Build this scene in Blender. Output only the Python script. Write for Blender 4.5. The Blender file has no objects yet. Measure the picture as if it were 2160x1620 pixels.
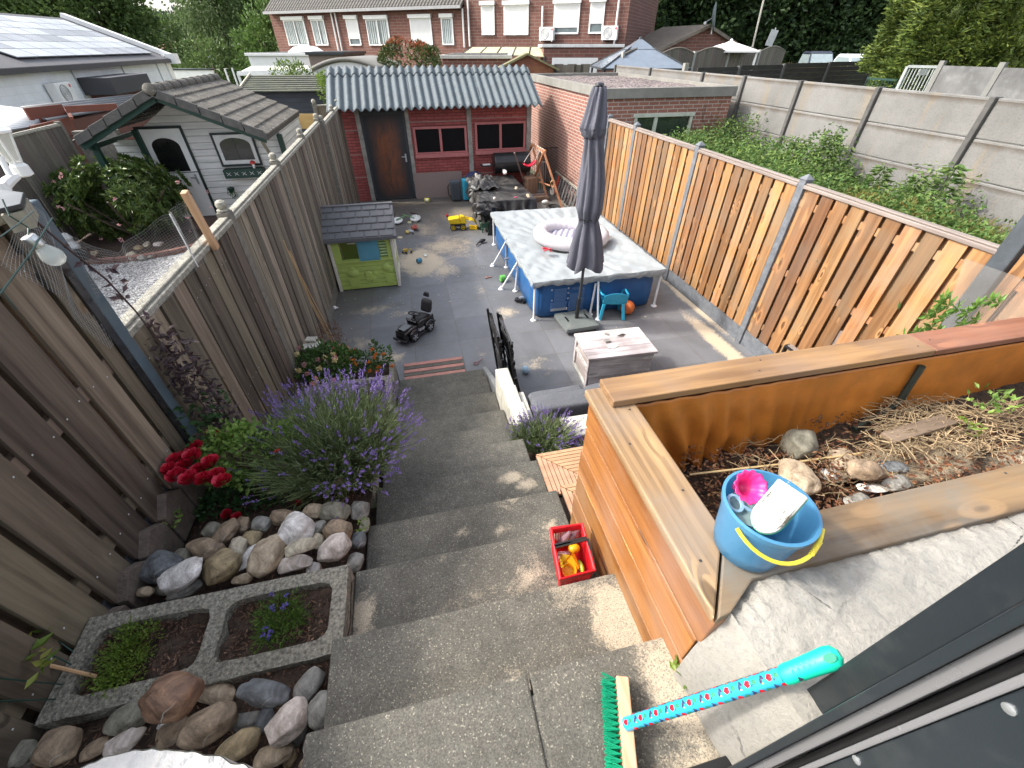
import bpy, bmesh, math, random
from mathutils import Vector as V, Matrix as MX, noise as NZ, Euler
R=math.radians
H=3.1
FPX=872.0; TH=R(39.3); YAW=R(12.9)
S=bpy.context.scene
# ---------- camera ----------
cd=bpy.data.cameras.new('camera'); cam=bpy.data.objects.new('camera',cd); S.collection.objects.link(cam)
cd.sensor_width=36; cd.lens=36*FPX/2160; cd.clip_start=.03; cd.clip_end=3000
cam.location=(0,0,H); cam.rotation_euler=(math.pi/2-TH,0,-YAW); S.camera=cam
# ---------- sky, sun, exposure ----------
SUN_EL=42; SUN_DIR=V((.94,-.22,0)).normalized()   # horizontal travel direction of the light
w=bpy.data.worlds.new('World'); S.world=w; w.use_nodes=True
nt=w.node_tree; bg=nt.nodes['Background']; sky=nt.nodes.new('ShaderNodeTexSky'); sky.sky_type='NISHITA'; sky.sun_disc=False
sky.sun_elevation=R(SUN_EL); sky.air_density=1.0; sky.dust_density=4.0; sky.ozone_density=1.0
sd=-SUN_DIR; sky.sun_rotation=math.atan2(sd.x,sd.y)
hs=nt.nodes.new('ShaderNodeHueSaturation'); hs.inputs['Saturation'].default_value=.45   # thin high cloud over the whole sky
nt.links.new(sky.outputs[0],hs.inputs['Color']); nt.links.new(hs.outputs[0],bg.inputs[0]); bg.inputs[1].default_value=.15
ld=bpy.data.lights.new('sun','SUN'); sun=bpy.data.objects.new('sun',ld); S.collection.objects.link(sun)
ld.energy=1.4; ld.angle=R(4.5); ld.color=(1,.95,.87)
dv=V((SUN_DIR.x*math.cos(R(SUN_EL)),SUN_DIR.y*math.cos(R(SUN_EL)),-math.sin(R(SUN_EL))))
sun.rotation_euler=dv.to_track_quat('-Z','Y').to_euler(); sun.location=(0,0,30)
S.view_settings.view_transform='Standard'; S.view_settings.look='None'; S.view_settings.exposure=1.62; S.view_settings.gamma=1
S.render.engine='CYCLES'
# ---------- photo-calibrated helpers: a pixel of the 2160x1620 photo -> the point it shows on a known plane (metres) ----------
CY,SY=math.cos(YAW),math.sin(YAW)
FW=V((math.cos(TH)*SY,math.cos(TH)*CY,-math.sin(TH))); RT=V((CY,-SY,0)); UP=RT.cross(FW); FH=V((SY,CY,0)); C0=V((0,0,H))
def ray(x,y): return (FW*FPX+RT*(x-1080)-UP*(y-810)).normalized()
def Wz(x,y,z=0.0):
    d=ray(x,y); return C0+d*((z-H)/d.z)
def Wx(x,y,X):
    d=ray(x,y); return C0+d*(X/d.x)
def Wy(x,y,Y):
    d=ray(x,y); return C0+d*(Y/d.y)
def Wd(x,y,D):
    d=ray(x,y); return C0+d*(D/d.dot(FH))
# ---------- mesh builder ----------
rnd=random.Random(7)
class MB:
    def __init__(s): s.v=[];s.f=[]
    def add(s,vs,fs,m=None):
        o=len(s.v)
        if m is not None: vs=[m@V(p) for p in vs]
        s.v+= [tuple(p) for p in vs]; s.f+=[tuple(i+o for i in f) for f in fs]; return s
    def hexa(s,p): return s.add(p,[(0,3,2,1),(4,5,6,7),(0,1,5,4),(1,2,6,5),(2,3,7,6),(3,0,4,7)])
    def bb(s,x0,x1,y0,y1,z0,z1,m=None): return s.add([(x0,y0,z0),(x1,y0,z0),(x1,y1,z0),(x0,y1,z0),(x0,y0,z1),(x1,y0,z1),(x1,y1,z1),(x0,y1,z1)],[(0,3,2,1),(4,5,6,7),(0,1,5,4),(1,2,6,5),(2,3,7,6),(3,0,4,7)],m)
    def box(s,c,d,rz=0,m=None,rx=0,ry=0):
        T=MX.Translation(c)@Euler((rx,ry,rz)).to_matrix().to_4x4()
        if m is not None: T=m@T
        return s.bb(-d[0]/2,d[0]/2,-d[1]/2,d[1]/2,-d[2]/2,d[2]/2,T)
    def bar(s,a,b,w,h,up=V((0,0,1))):
        a=V(a);b=V(b);d=(b-a).normalized(); x=d.cross(up)
        if x.length<1e-4: x=V((1,0,0))
        x.normalize(); z=x.cross(d).normalized()
        q=[]
        for p in (a,b):
            q+=[p-x*w/2-z*h/2,p+x*w/2-z*h/2,p+x*w/2+z*h/2,p-x*w/2+z*h/2]
        return s.add(q,[(0,1,2,3),(7,6,5,4),(0,4,5,1),(1,5,6,2),(2,6,7,3),(3,7,4,0)])
    def tube(s,pts,r,n=8,caps=True,rs=None):
        pts=[V(p) for p in pts]; k=len(pts); vs=[]; prev=None
        for i,p in enumerate(pts):
            d=(pts[min(i+1,k-1)]-pts[max(i-1,0)])
            d=d.normalized() if d.length>1e-9 else V((0,0,1))
            a=(prev if prev is not None else (V((0,0,1)) if abs(d.z)<.9 else V((1,0,0)))); a=(a-d*a.dot(d))
            a=a.normalized() if a.length>1e-6 else d.orthogonal().normalized(); prev=a; b=d.cross(a); rr=rs[i] if rs else r
            for j in range(n):
                t=2*math.pi*j/n; vs.append(p+a*math.cos(t)*rr+b*math.sin(t)*rr)
        fs=[(i*n+j,i*n+(j+1)%n,(i+1)*n+(j+1)%n,(i+1)*n+j) for i in range(k-1) for j in range(n)]
        if caps: fs+=[tuple(range(n))[::-1],tuple((k-1)*n+j for j in range(n))]
        return s.add(vs,fs)
    def lathe(s,prof,c=(0,0,0),n=24,m=None,sx=1,sy=1,fn=None):
        vs=[];k=len(prof)
        for i,(r,z) in enumerate(prof):
            for j in range(n):
                t=2*math.pi*j/n; rr=r*(fn(t,i) if fn else 1); vs.append((c[0]+rr*math.cos(t)*sx,c[1]+rr*math.sin(t)*sy,c[2]+z))
        fs=[(i*n+j,i*n+(j+1)%n,(i+1)*n+(j+1)%n,(i+1)*n+j) for i in range(k-1) for j in range(n)]
        if prof[0][0]>1e-4: fs.append(tuple(range(n))[::-1])
        if prof[-1][0]>1e-4: fs.append(tuple((k-1)*n+j for j in range(n)))
        return s.add(vs,fs,m)
    def lathe_open(s,prof,c=(0,0,0),n=24,m=None,fn=None):
        k=len(prof);vs=[]
        for i,(r,z) in enumerate(prof):
            for j in range(n):
                t=2*math.pi*j/n; rr=r*(fn(t,i) if fn else 1); vs.append((c[0]+rr*math.cos(t),c[1]+rr*math.sin(t),c[2]+z))
        return s.add(vs,[(i*n+j,i*n+(j+1)%n,(i+1)*n+(j+1)%n,(i+1)*n+j) for i in range(k-1) for j in range(n)],m)
    def ball(s,c,r,n=12,m=None):
        if not hasattr(r,'__len__'): r=(r,r,r)
        k=n//2+1; vs=[];
        for i in range(k+1):
            a=-math.pi/2+math.pi*i/k
            for j in range(n):
                t=2*math.pi*j/n; vs.append((c[0]+r[0]*math.cos(a)*math.cos(t),c[1]+r[1]*math.cos(a)*math.sin(t),c[2]+r[2]*math.sin(a)))
        return s.add(vs,[(i*n+j,i*n+(j+1)%n,(i+1)*n+(j+1)%n,(i+1)*n+j) for i in range(k) for j in range(n)],m)
    def prism(s,poly,d):
        n=len(poly); d=V(d); a=[V(p) for p in poly]; b=[p+d for p in a]
        return s.add(a+b,[tuple(range(n))[::-1],tuple(range(n,2*n))]+[(i,(i+1)%n,n+(i+1)%n,n+i) for i in range(n)])
    def grid(s,fn,nu,nv):
        vs=[fn(i/nu,j/nv) for j in range(nv+1) for i in range(nu+1)]
        return s.add(vs,[(j*(nu+1)+i,j*(nu+1)+i+1,(j+1)*(nu+1)+i+1,(j+1)*(nu+1)+i) for j in range(nv) for i in range(nu)])
    def build(s,name,mat,parent=None,smooth=False,bevel=0,solid=0,local=False,disp=None,sub=0,merge=False,angle=35):
        vs=s.v
        me=bpy.data.meshes.new(name)
        o=bpy.data.objects.new(name,me); S.collection.objects.link(o)
        if parent is not None:
            o.parent=parent
            if not local:
                P=parent
                T=MX.Identity(4)
                while P is not None: T=P.matrix_basis@T; P=P.parent
                I=T.inverted(); vs=[I@V(p) for p in vs]
        elif not local and vs:
            xs=[p[0] for p in vs];ys=[p[1] for p in vs];zs=[p[2] for p in vs]
            c=V(((min(xs)+max(xs))/2,(min(ys)+max(ys))/2,min(zs))); o.location=c; vs=[(p[0]-c.x,p[1]-c.y,p[2]-c.z) for p in vs]
        me.from_pydata([tuple(p) for p in vs],[],s.f)
        bm=bmesh.new(); bm.from_mesh(me)
        if merge: bmesh.ops.remove_doubles(bm,verts=bm.verts,dist=1e-5)
        bmesh.ops.recalc_face_normals(bm,faces=bm.faces) if len(bm.faces)<60000 and merge!='keep' else None
        if smooth:
            for f in bm.faces: f.smooth=True
        bm.to_mesh(me); bm.free(); me.update()
        if smooth is True and angle<180:
            me.set_sharp_from_angle(angle=R(angle))
        if mat is not None: me.materials.append(mat)
        if bevel:
            b=o.modifiers.new('bevel','BEVEL'); b.width=bevel; b.segments=2; b.limit_method='ANGLE'; b.angle_limit=R(40); b.harden_normals=False
        if solid:
            b=o.modifiers.new('solid','SOLIDIFY'); b.thickness=solid; b.offset=0
        if sub:
            b=o.modifiers.new('sub','SUBSURF'); b.levels=sub; b.render_levels=sub
        return o
def build_each(b,name,mat,parent=None,**k):
    n=len(b.v); par=list(range(n))
    def fd(i):
        while par[i]!=i: par[i]=par[par[i]]; i=par[i]
        return i
    for f in b.f:
        r=fd(f[0])
        for i in f[1:]: par[fd(i)]=r
    G={}
    for f in b.f: G.setdefault(fd(f[0]),[]).append(f)
    for fs in G.values():
        idx=sorted({i for f in fs for i in f}); mp={a:j for j,a in enumerate(idx)}; c=MB(); c.add([b.v[i] for i in idx],[tuple(mp[i] for i in f) for f in fs]); c.build(name,mat,parent,**k)
def tag(o,label=None,cat=None,group=None,kind=None):
    if label: o['label']=label
    if cat: o['category']=cat
    if group: o['group']=group
    if kind: o['kind']=kind
    return o
def thing(name,label,cat,loc=(0,0,0),rz=0,group=None):
    o=bpy.data.objects.new(name,None); S.collection.objects.link(o); o.empty_display_size=.1
    o.location=loc; o.rotation_euler=(0,0,rz); return tag(o,label,cat,group)
def dup(root,loc,rz=None,label=None,group=None,sc=None):
    def cp(o,p):
        c=o.copy(); S.collection.objects.link(c); c.parent=p
        for ch in [x for x in KIDS.get(o.name,[])]: cp(ch,c)
        return c
    KIDS={}
    for x in S.collection.objects:
        if x.parent: KIDS.setdefault(x.parent.name,[]).append(x)
    r=cp(root,None); r.location=loc
    if rz is not None: r.rotation_euler=(0,0,rz)
    if label: r['label']=label
    if group: r['group']=group
    if sc: r.scale=sc
    return r
# ---------- materials ----------
class NT:
    def __init__(s,name):
        s.m=bpy.data.materials.new(name); s.m.use_nodes=True; s.t=s.m.node_tree; s.b=s.t.nodes['Principled BSDF']; s.out=s.t.nodes['Material Output']
        s.tc=s.t.nodes.new('ShaderNodeTexCoord'); s.obj=s.tc.outputs['Object']; s.isl=s.t.nodes.new('ShaderNodeNewGeometry'); s.ri=s.isl.outputs['Random Per Island']; s.oi=s.t.nodes.new('ShaderNodeObjectInfo').outputs['Random']
    def n(s,ty,ins={},out=0,**pr):
        k=s.t.nodes.new(ty)
        for a,b in pr.items(): setattr(k,a,b)
        for a,b in ins.items():
            if isinstance(b,bpy.types.NodeSocket): s.t.links.new(b,k.inputs[a])
            else: k.inputs[a].default_value=b
        return k.outputs[out]
    def mix(s,f,a,b,bl='MIX'):
        k=s.t.nodes.new('ShaderNodeMix'); k.data_type='RGBA'; k.blend_type=bl
        for i,x in ((0,f),(6,a),(7,b)):
            if isinstance(x,bpy.types.NodeSocket): s.t.links.new(x,k.inputs[i])
            else: k.inputs[i].default_value=(x if i==0 else (*x,1) if len(x)==3 else x)
        return k.outputs[2]
    def ma(s,op,a,b=0.0,c=0.0,cl=False):
        k=s.t.nodes.new('ShaderNodeMath'); k.operation=op; k.use_clamp=cl
        for i,x in enumerate((a,b,c)):
            if isinstance(x,bpy.types.NodeSocket): s.t.links.new(x,k.inputs[i])
            else: k.inputs[i].default_value=x
        return k.outputs[0]
    def vm(s,op,a,b):
        k=s.t.nodes.new('ShaderNodeVectorMath'); k.operation=op
        for i,x in enumerate((a,b)):
            if isinstance(x,bpy.types.NodeSocket): s.t.links.new(x,k.inputs[i])
            else: k.inputs[i].default_value=x
        return k.outputs[0]
    def noise(s,vec,sc,det=4,ro=.55,dist=0): return s.n('ShaderNodeTexNoise',{'Vector':vec,'Scale':sc,'Detail':det,'Roughness':ro,'Distortion':dist})
    def ramp(s,f,a,b,lo=0.0,hi=1.0): return s.n('ShaderNodeMapRange',{'Value':f,'From Min':a,'From Max':b,'To Min':lo,'To Max':hi})
    def setc(s,c): s.t.links.new(c,s.b.inputs['Base Color'])
    def bump(s,h,st=.3,dist=.01):
        o=s.n('ShaderNodeBump',{'Height':h,'Strength':st,'Distance':dist}); s.t.links.new(o,s.b.inputs['Normal'])
    def rough(s,x):
        if isinstance(x,bpy.types.NodeSocket): s.t.links.new(x,s.b.inputs['Roughness'])
        else: s.b.inputs['Roughness'].default_value=x
def mul(c,k): return tuple(min(1,x*k) for x in c[:3])
def plain(name,col,rough=.6,metal=0,var=.18,scale=4,bump=0,bs=80,island=0,spec=.5,objv=0,dirt=0,dirtc=(.12,.1,.07)):
    m=NT(name); n1=m.noise(m.obj,scale,6,.62); f=m.ramp(n1,.3,.72)
    c=m.mix(f,mul(col,1-var),mul(col,1+var))
    if island: c=m.mix(m.ramp(m.ri,0,1,0,1),m.mix(1.0,c,(1-island,)*3,'MULTIPLY'),m.mix(1.0,c,(1+island*.0+0,)*3,'MULTIPLY'))
    if objv: c=m.mix(1.0,c,m.n('ShaderNodeCombineColor',{0:m.ramp(m.oi,0,1,1-objv,1),1:m.ramp(m.oi,0,1,1-objv,1),2:m.ramp(m.oi,0,1,1-objv,1)}),'MULTIPLY')
    if dirt:
        d=m.noise(m.obj,scale*2.3,8,.7); c=m.mix(m.ma('MULTIPLY',m.ramp(d,.52,.7),dirt,cl=True),c,dirtc)
    m.setc(c); m.b.inputs['Metallic'].default_value=metal; m.b.inputs['Specular IOR Level'].default_value=spec
    m.rough(m.ramp(n1,.3,.7,max(0.03,rough-.1),min(1,rough+.1)))
    if bump: m.bump(m.noise(m.obj,bs,5,.6),bump,.01)
    return m.m
def wood(name,c1,c2,axis='Z',island=.35,knots=.7,rough=.65,grain=1.0,hue=0,bump=.25,wx=None,kc=None,weather=0,wc=(.3,.29,.27),nrm='x'):
    m=NT(name)
    st={'Z':(1,1,.05),'X':(.05,1,1),'Y':(1,.05,1)}[axis]
    off=m.n('ShaderNodeCombineXYZ',{0:m.ma('MULTIPLY',m.ri,37.0),1:m.ma('MULTIPLY',m.ri,91.0),2:m.ma('MULTIPLY',m.ri,53.0)})
    p=m.vm('ADD',m.obj,off)
    q=m.vm('MULTIPLY',p,st)
    # knots warp the grain
    kv=m.vm('MULTIPLY',p,tuple(2.4 if a==.05 else (1.2 if 'xyz'[i_]==nrm else 6.5) for i_,a in enumerate(st)))
    vor=m.n('ShaderNodeTexVoronoi',{'Vector':kv,'Scale':1.0,'Randomness':1.0},out=0)
    kn=m.ramp(vor,.0,.22,1,0)
    warp=m.ma('MULTIPLY',kn,.05)
    q2=m.vm('ADD',q,m.n('ShaderNodeCombineXYZ',{0:warp,1:warp,2:warp}))
    g1=m.noise(q2,26*grain,5,.6,.3); g2=m.noise(q,110*grain,3,.6)
    ringv=m.n('ShaderNodeTexWave',{'Vector':q2,'Scale':9*grain,'Distortion':5.0,'Detail':2.0,'Detail Scale':1.5},out=1)
    f=m.ma('ADD',m.ma('MULTIPLY',m.ramp(g1,.38,.62),.5),m.ma('ADD',m.ma('MULTIPLY',m.ramp(ringv,.2,.8),.35),m.ma('MULTIPLY',m.ramp(g2,.3,.7),.22)),cl=True)
    c=m.mix(f,c2,c1)
    if weather:
        wn=m.noise(m.obj,2.6,5,.6); c=m.mix(m.ma('MULTIPLY',m.ramp(wn,.42,.62),weather,cl=True),c,wc)
    if island:
        t=m.ramp(m.ri,0,1,1-island,1+island*.35); c=m.mix(1.0,c,m.n('ShaderNodeCombineColor',{0:t,1:m.ma('MULTIPLY',t,m.ramp(m.ma('FRACT',m.ma('MULTIPLY',m.ri,17.0)),0,1,.9,1.06)),2:t}),'MULTIPLY')
    if knots:
        c=m.mix(m.ma('MULTIPLY',m.ma('MULTIPLY',m.ramp(vor,.10,.34,1,0),m.ramp(ringv,.35,.6)),knots*.55,cl=True),c,mul(c1,1.4)); c=m.mix(m.ma('MULTIPLY',m.ramp(vor,.075,.115,1,0),knots,cl=True),c,kc or mul(c2,.4))
    m.setc(c); m.rough(rough); m.bump(f,bump,.004); return m.m
def facexy(m):
    nrm=m.n('ShaderNodeNewGeometry',out=1); s=m.n('ShaderNodeSeparateXYZ',{0:nrm}); k=[x for x in m.t.nodes if x.type=='SEPXYZ'][-1]
    px=m.t.nodes.new('ShaderNodeSeparateXYZ'); m.t.links.new(m.obj,px.inputs[0])
    ax=m.ma('GREATER_THAN',m.ma('ABSOLUTE',k.outputs[0]),.7)
    u=m.ma('ADD',m.ma('MULTIPLY',px.outputs[1],ax),m.ma('MULTIPLY',px.outputs[0],m.ma('SUBTRACT',1.0,ax)))
    return m.n('ShaderNodeCombineXYZ',{0:u,1:px.outputs[2],2:0.0})
def brickm(name,c1,c2,mortar,bw=.21,bh=.0625,ms=.008,rough=.8,var=.15,bump=.5,bias=0):
    m=NT(name); uv=facexy(m)
    k=m.t.nodes.new('ShaderNodeTexBrick'); m.t.links.new(uv,k.inputs['Vector'])
    for a,b in (('Color1',(*c1,1)),('Color2',(*c2,1)),('Mortar',(*mortar,1)),('Scale',1.0),('Mortar Size',ms),('Mortar Smooth',.2),('Bias',bias),('Brick Width',bw),('Row Height',bh)): k.inputs[a].default_value=b
    n1=m.noise(m.obj,1.6,6,.65); n2=m.noise(m.obj,60,4,.6)
    c=m.mix(1.0,k.outputs[0],m.mix(m.ramp(n1,.3,.7),(1-var,)*3,(1+var,)*3),'MULTIPLY'); c=m.mix(1.0,c,m.mix(n2,(.75,)*3,(1.2,)*3),'MULTIPLY')
    m.setc(c); m.rough(rough); m.bump(m.ma('ADD',m.ma('MULTIPLY',k.outputs[1],-1.0),m.ma('MULTIPLY',n2,.3)),bump,.006); return m.m
def leafm(name,cols,rough=.5,trans=.3):
    m=NT(name); a=m.mix(m.ramp(m.ri,0,.5),cols[0],cols[1]); c=m.mix(m.ramp(m.ri,.5,1),a,cols[2])
    n=m.noise(m.obj,1.5,3,.5); c=m.mix(1.0,c,m.mix(m.ramp(n,.35,.65),(.7,)*3,(1.2,)*3),'MULTIPLY')
    m.setc(c); m.rough(rough); m.b.inputs['Specular IOR Level'].default_value=.35
    if trans:
        t=m.t.nodes.new('ShaderNodeBsdfTranslucent'); m.t.links.new(c,t.inputs[0]); x=m.t.nodes.new('ShaderNodeMixShader'); x.inputs[0].default_value=trans
        m.t.links.new(m.b.outputs[0],x.inputs[1]); m.t.links.new(t.outputs[0],x.inputs[2]); m.t.links.new(x.outputs[0],m.out.inputs[0])
    return m.m
def glass(name,col=(.9,.95,.95),alpha=.3,rough=.02):
    m=NT(name); m.b.inputs['Base Color'].default_value=(*col,1); m.b.inputs['Alpha'].default_value=alpha; m.b.inputs['Roughness'].default_value=rough; m.b.inputs['Specular IOR Level'].default_value=.8; return m.m
# leaves: list of (pos, dir, length, width) as one mesh of folded quads
def leaves(name,L,mat,parent=None,fold=.25):
    b=MB(); v=b.v; f=b.f
    for (p,d,ln,wd) in L:
        d=V(d).normalized(); s_=d.cross(V((rnd.uniform(-1,1),rnd.uniform(-1,1),rnd.uniform(-.2,1)+1e-3)))
        if s_.length<1e-3: s_=d.orthogonal()
        s_.normalize(); n=s_.cross(d); o=len(v); p=V(p)
        q=p+d*ln*.45+n*(-wd*fold)
        v+= [tuple(p),tuple(p+d*ln*.45+s_*wd*.5),tuple(p+d*ln),tuple(p+d*ln*.45-s_*wd*.5),tuple(q)]
        f+=[(o,o+1,o+4),(o+1,o+2,o+4),(o+2,o+3,o+4),(o+3,o,o+4)]
    return b.build(name,mat,parent,merge='keep') if len(f)>60000 else b.build(name,mat,parent,merge=False)
def rv(): 
    z=rnd.uniform(-1,1); t=rnd.uniform(0,2*math.pi); r=math.sqrt(1-z*z); return V((r*math.cos(t),r*math.sin(t),z))
def clumpleaves(c,rad,ncl,nlf,cr,ls,lw=None,shell=.55,up=.2,flat=1,cond=None):
    L=[]
    for i in range(ncl):
        u=rv(); k=rnd.uniform(shell,1)**.6; cc=V(c)+V((u.x*rad[0],u.y*rad[1],u.z*rad[2]))*k
        if cond and not cond(cc): continue
        for j in range(nlf):
            a=rv(); p=cc+V((a.x,a.y,a.z*flat))*cr*rnd.uniform(.3,1)
            d=(a*.8+u*.5+V((0,0,up))+rv()*.4); l=ls*rnd.uniform(.6,1.3); L.append((p,d,l,(lw or ls*.5)*rnd.uniform(.7,1.2)))
    return L
# ---------- shared materials ----------
def sandmask(m,pos,patches,nsc=2.2,amp=.9,thr=.0,soft=.25):
    sep=m.t.nodes.new('ShaderNodeSeparateXYZ'); m.t.links.new(pos,sep.inputs[0])
    tot=None
    for (x,y,rx,ry,k) in patches:
        a=m.ma('DIVIDE',m.ma('SUBTRACT',sep.outputs[0],x),rx); b=m.ma('DIVIDE',m.ma('SUBTRACT',sep.outputs[1],y),ry)
        d=m.ma('SQRT',m.ma('ADD',m.ma('MULTIPLY',a,a),m.ma('MULTIPLY',b,b))); v=m.ma('MULTIPLY',m.ma('SUBTRACT',1.0,d,cl=True),k)
        tot=v if tot is None else m.ma('MAXIMUM',tot,v)
    n=m.n('ShaderNodeTexNoise',{'Vector':pos,'Scale':nsc,'Detail':9,'Roughness':.7,'Distortion':1.2})
    n2=m.n('ShaderNodeTexNoise',{'Vector':pos,'Scale':nsc*9,'Detail':6,'Roughness':.7,'Distortion':2.0})
    s_=m.ma('ADD',tot,m.ma('ADD',m.ma('MULTIPLY',m.ma('SUBTRACT',n,.5),amp),m.ma('MULTIPLY',m.ma('SUBTRACT',n2,.5),amp*.9)))
    return m.ma('MULTIPLY',m.ramp(s_,thr+.32,thr+.32+soft),m.ramp(tot,0,.08),cl=True)
def patiomat():
    m=NT('patio_tiles'); pos=m.isl.outputs['Position']
    k=m.t.nodes.new('ShaderNodeTexBrick'); k.offset=0.0; k.squash=1.0
    v=m.vm('ADD',pos,(.24,.01+.59*2,0)); m.t.links.new(v,k.inputs['Vector'])
    for a,b in (('Color1',(.112,.117,.127,1)),('Color2',(.15,.153,.162,1)),('Mortar',(.10,.09,.072,1)),('Scale',1.0),('Mortar Size',.0035),('Mortar Smooth',.1),('Brick Width',.595),('Row Height',.595)): k.inputs[a].default_value=b
    n1=m.noise(pos,1.1,7,.65,.8); n2=m.noise(pos,7,8,.7,1.0); n3=m.noise(pos,120,3,.6)
    c=m.mix(1.0,k.outputs[0],m.mix(m.ramp(n1,.3,.7),(.78,.76,.72),(1.25,1.25,1.27)),'MULTIPLY')
    c=m.mix(m.ma('MULTIPLY',m.ramp(n2,.5,.75),.3,cl=True),c,(.20,.20,.205))
    P=[(0.0,7.6,.75,1.0,1.05),(.55,8.2,1.1,1.4,.62),(.35,7.1,.7,.8,.55),(1.0,10.2,1.1,1.0,.62),(.2,9.3,.8,1.4,.5),(1.15,5.35,.35,.35,.62),(-.95,5.0,.4,.5,.5),(-.55,4.55,.35,.3,.6),(-.45,5.7,.5,.3,.42),(3.75,3.95,.22,1.3,1.0),(4.0,5.0,.15,1.6,.9),(.6,4.4,.3,.3,.4),(1.2,4.0,.6,.5,.42),(-1.2,10,.5,2.2,.5),(1.95,6.6,.35,1.6,.42),(2.6,4.3,.9,.6,.33),(3.1,5.1,.9,.6,.36),(.9,6.1,.3,.6,.4),(-.2,11.3,1.2,.5,.65),(-.9,5.9,.7,.35,.55)]
    sm=sandmask(m,pos,P)
    sc=m.mix(n3,(.42,.33,.22),(.62,.52,.38)); c=m.mix(m.ma('MULTIPLY',sm,.85),c,sc)
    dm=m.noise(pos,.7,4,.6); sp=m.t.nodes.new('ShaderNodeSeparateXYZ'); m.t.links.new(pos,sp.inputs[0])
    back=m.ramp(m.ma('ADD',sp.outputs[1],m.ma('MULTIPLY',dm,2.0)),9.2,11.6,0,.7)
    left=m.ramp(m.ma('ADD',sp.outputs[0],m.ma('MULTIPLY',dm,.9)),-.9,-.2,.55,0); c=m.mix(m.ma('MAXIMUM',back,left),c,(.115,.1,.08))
    cr=m.ma('MULTIPLY',m.ramp(n3,.64,.7),.35,cl=True); c=m.mix(cr,c,(.4,.36,.3))
    m.setc(c); m.rough(m.ramp(n2,.3,.7,.38,.7)); m.bump(m.ma('ADD',m.ma('MULTIPLY',k.outputs[1],-1.0),m.ma('MULTIPLY',n2,.25)),.35,.004); return m.m
def stepmat():
    m=NT('washed_concrete'); pos=m.isl.outputs['Position']
    n0=m.noise(pos,2.3,5,.6); n1=m.noise(pos,150,3,.6); n2=m.noise(pos,14,6,.65)
    vor=m.n('ShaderNodeTexVoronoi',{'Vector':pos,'Scale':300.0},out=1); vv=m.n('ShaderNodeSeparateColor',{0:vor})
    c=m.mix(m.ramp(vv,.0,1.0),(.058,.056,.051),(.122,.117,.105)); c=m.mix(m.ramp(vv,.955,.97),c,(.23,.22,.19))
    c=m.mix(1.0,c,m.mix(m.ramp(n0,.32,.68),(.88,.87,.80),(1.42,1.37,1.24)),'MULTIPLY'); c=m.mix(1.0,c,m.mix(m.ramp(n2,.3,.7),(.8,)*3,(1.2,)*3),'MULTIPLY')
    def sp(px,py,i,rx,ry,k): q=Wz(px,py,H*(.56-.056*i)); return (q.x,q.y,rx,ry,k)
    P=[(.5,.5,.16,.22,1.3),sp(1080,1008,4,.13,.08,.95),sp(1110,1022,4,.12,.08,1.0),sp(968,1080,2,.10,.06,.6),sp(1055,1075,2,.10,.07,.6),sp(1165,1065,2,.08,.10,.75),sp(740,1290,1,.05,.14,1.1),sp(1120,1170,1,.12,.08,.6),sp(1010,1200,1,.2,.1,.45),sp(1020,960,4,.04,.02,.7),sp(1110,1410,0,.12,.04,.6),(.52,.25,.14,.25,1.25),(.5,.0,.2,.25,1.1),(.28,.78,.35,.22,.5),(.0,.72,.5,.2,.30),(.3,1.33,.2,.16,.72),(.12,1.36,.16,.09,.6),(-.12,.95,.13,.07,.55),(-.42,.78,.1,.16,.95),(.4,1.0,.15,.2,.55),(.1,.4,.2,.1,.4),(-.25,1.0,.1,.07,.42),(.05,1.6,.2,.1,.36),(.35,.68,.18,.2,.62)]
    sm=sandmask(m,pos,P,9,1.3,.02,.35); gr=m.ramp(n1,.35,.5)
    c=m.mix(m.ma('MULTIPLY',sm,m.ramp(m.noise(pos,260,2,.6),.36,.5,.25,1.0)),c,m.mix(n1,(.34,.28,.2),(.56,.48,.36)))
    n5=m.noise(pos,30,8,.8); c=m.mix(m.ma('MULTIPLY',m.ramp(n5,.66,.7),.6,cl=True),c,(.45,.43,.38))
    m.setc(c); m.rough(.85); m.bump(m.ma('ADD',vv,n1),.6,.003); return m.m
M={}
M['patio']=patiomat(); M['step']=stepmat()
M['redwood']=wood('larch_lit',(.43,.215,.085),(.19,.082,.028),'Z',.5,.9,.6,wc=(.27,.19,.12),weather=.6)
M['greywood']=wood('weathered_brown',(.24,.192,.138),(.072,.052,.036),'Z',.6,.45,.7,kc=(.2,.12,.05))
M['greywood2']=wood('weathered_grey',(.275,.228,.17),(.095,.072,.052),'Z',.6,.3,.7)
M['capwood']=wood('pale_cap',(.31,.28,.225),(.17,.15,.12),'Y',.2,.5,.6)
M['lichen']=plain('lichen_cap',(.30,.285,.235),.9,var=.5,scale=35,bump=.8,bs=90,dirt=.7,dirtc=(.14,.13,.11))
M['postc']=plain('post_grey',(.12,.13,.145),.75,var=.3,scale=12,bump=.3,dirt=.4,dirtc=(.26,.27,.28))
M['lpost']=plain('post_weathered',(.16,.145,.12),.85,var=.35,scale=20,bump=.6,dirt=.5,dirtc=(.3,.28,.24))
M['bluepost']=plain('blue_steel_post',(.075,.11,.135),.45,var=.2,scale=5,dirt=.2)
M['orange']=wood('stained_orange_side',(.42,.19,.05),(.19,.072,.017),'Y',.25,.95,.5,wc=(.34,.22,.14),weather=.6,grain=.8)
M['orangez']=wood('stained_orange_x',(.34,.15,.07),(.18,.07,.03),'X',.3,.7,.5,weather=.4,wc=(.28,.18,.12),nrm='z')
M['ycap']=wood('yellowed_cap',(.38,.24,.09),(.17,.095,.035),'X',.2,.9,.55,weather=.45,wc=(.26,.20,.13),nrm='z')
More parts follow.
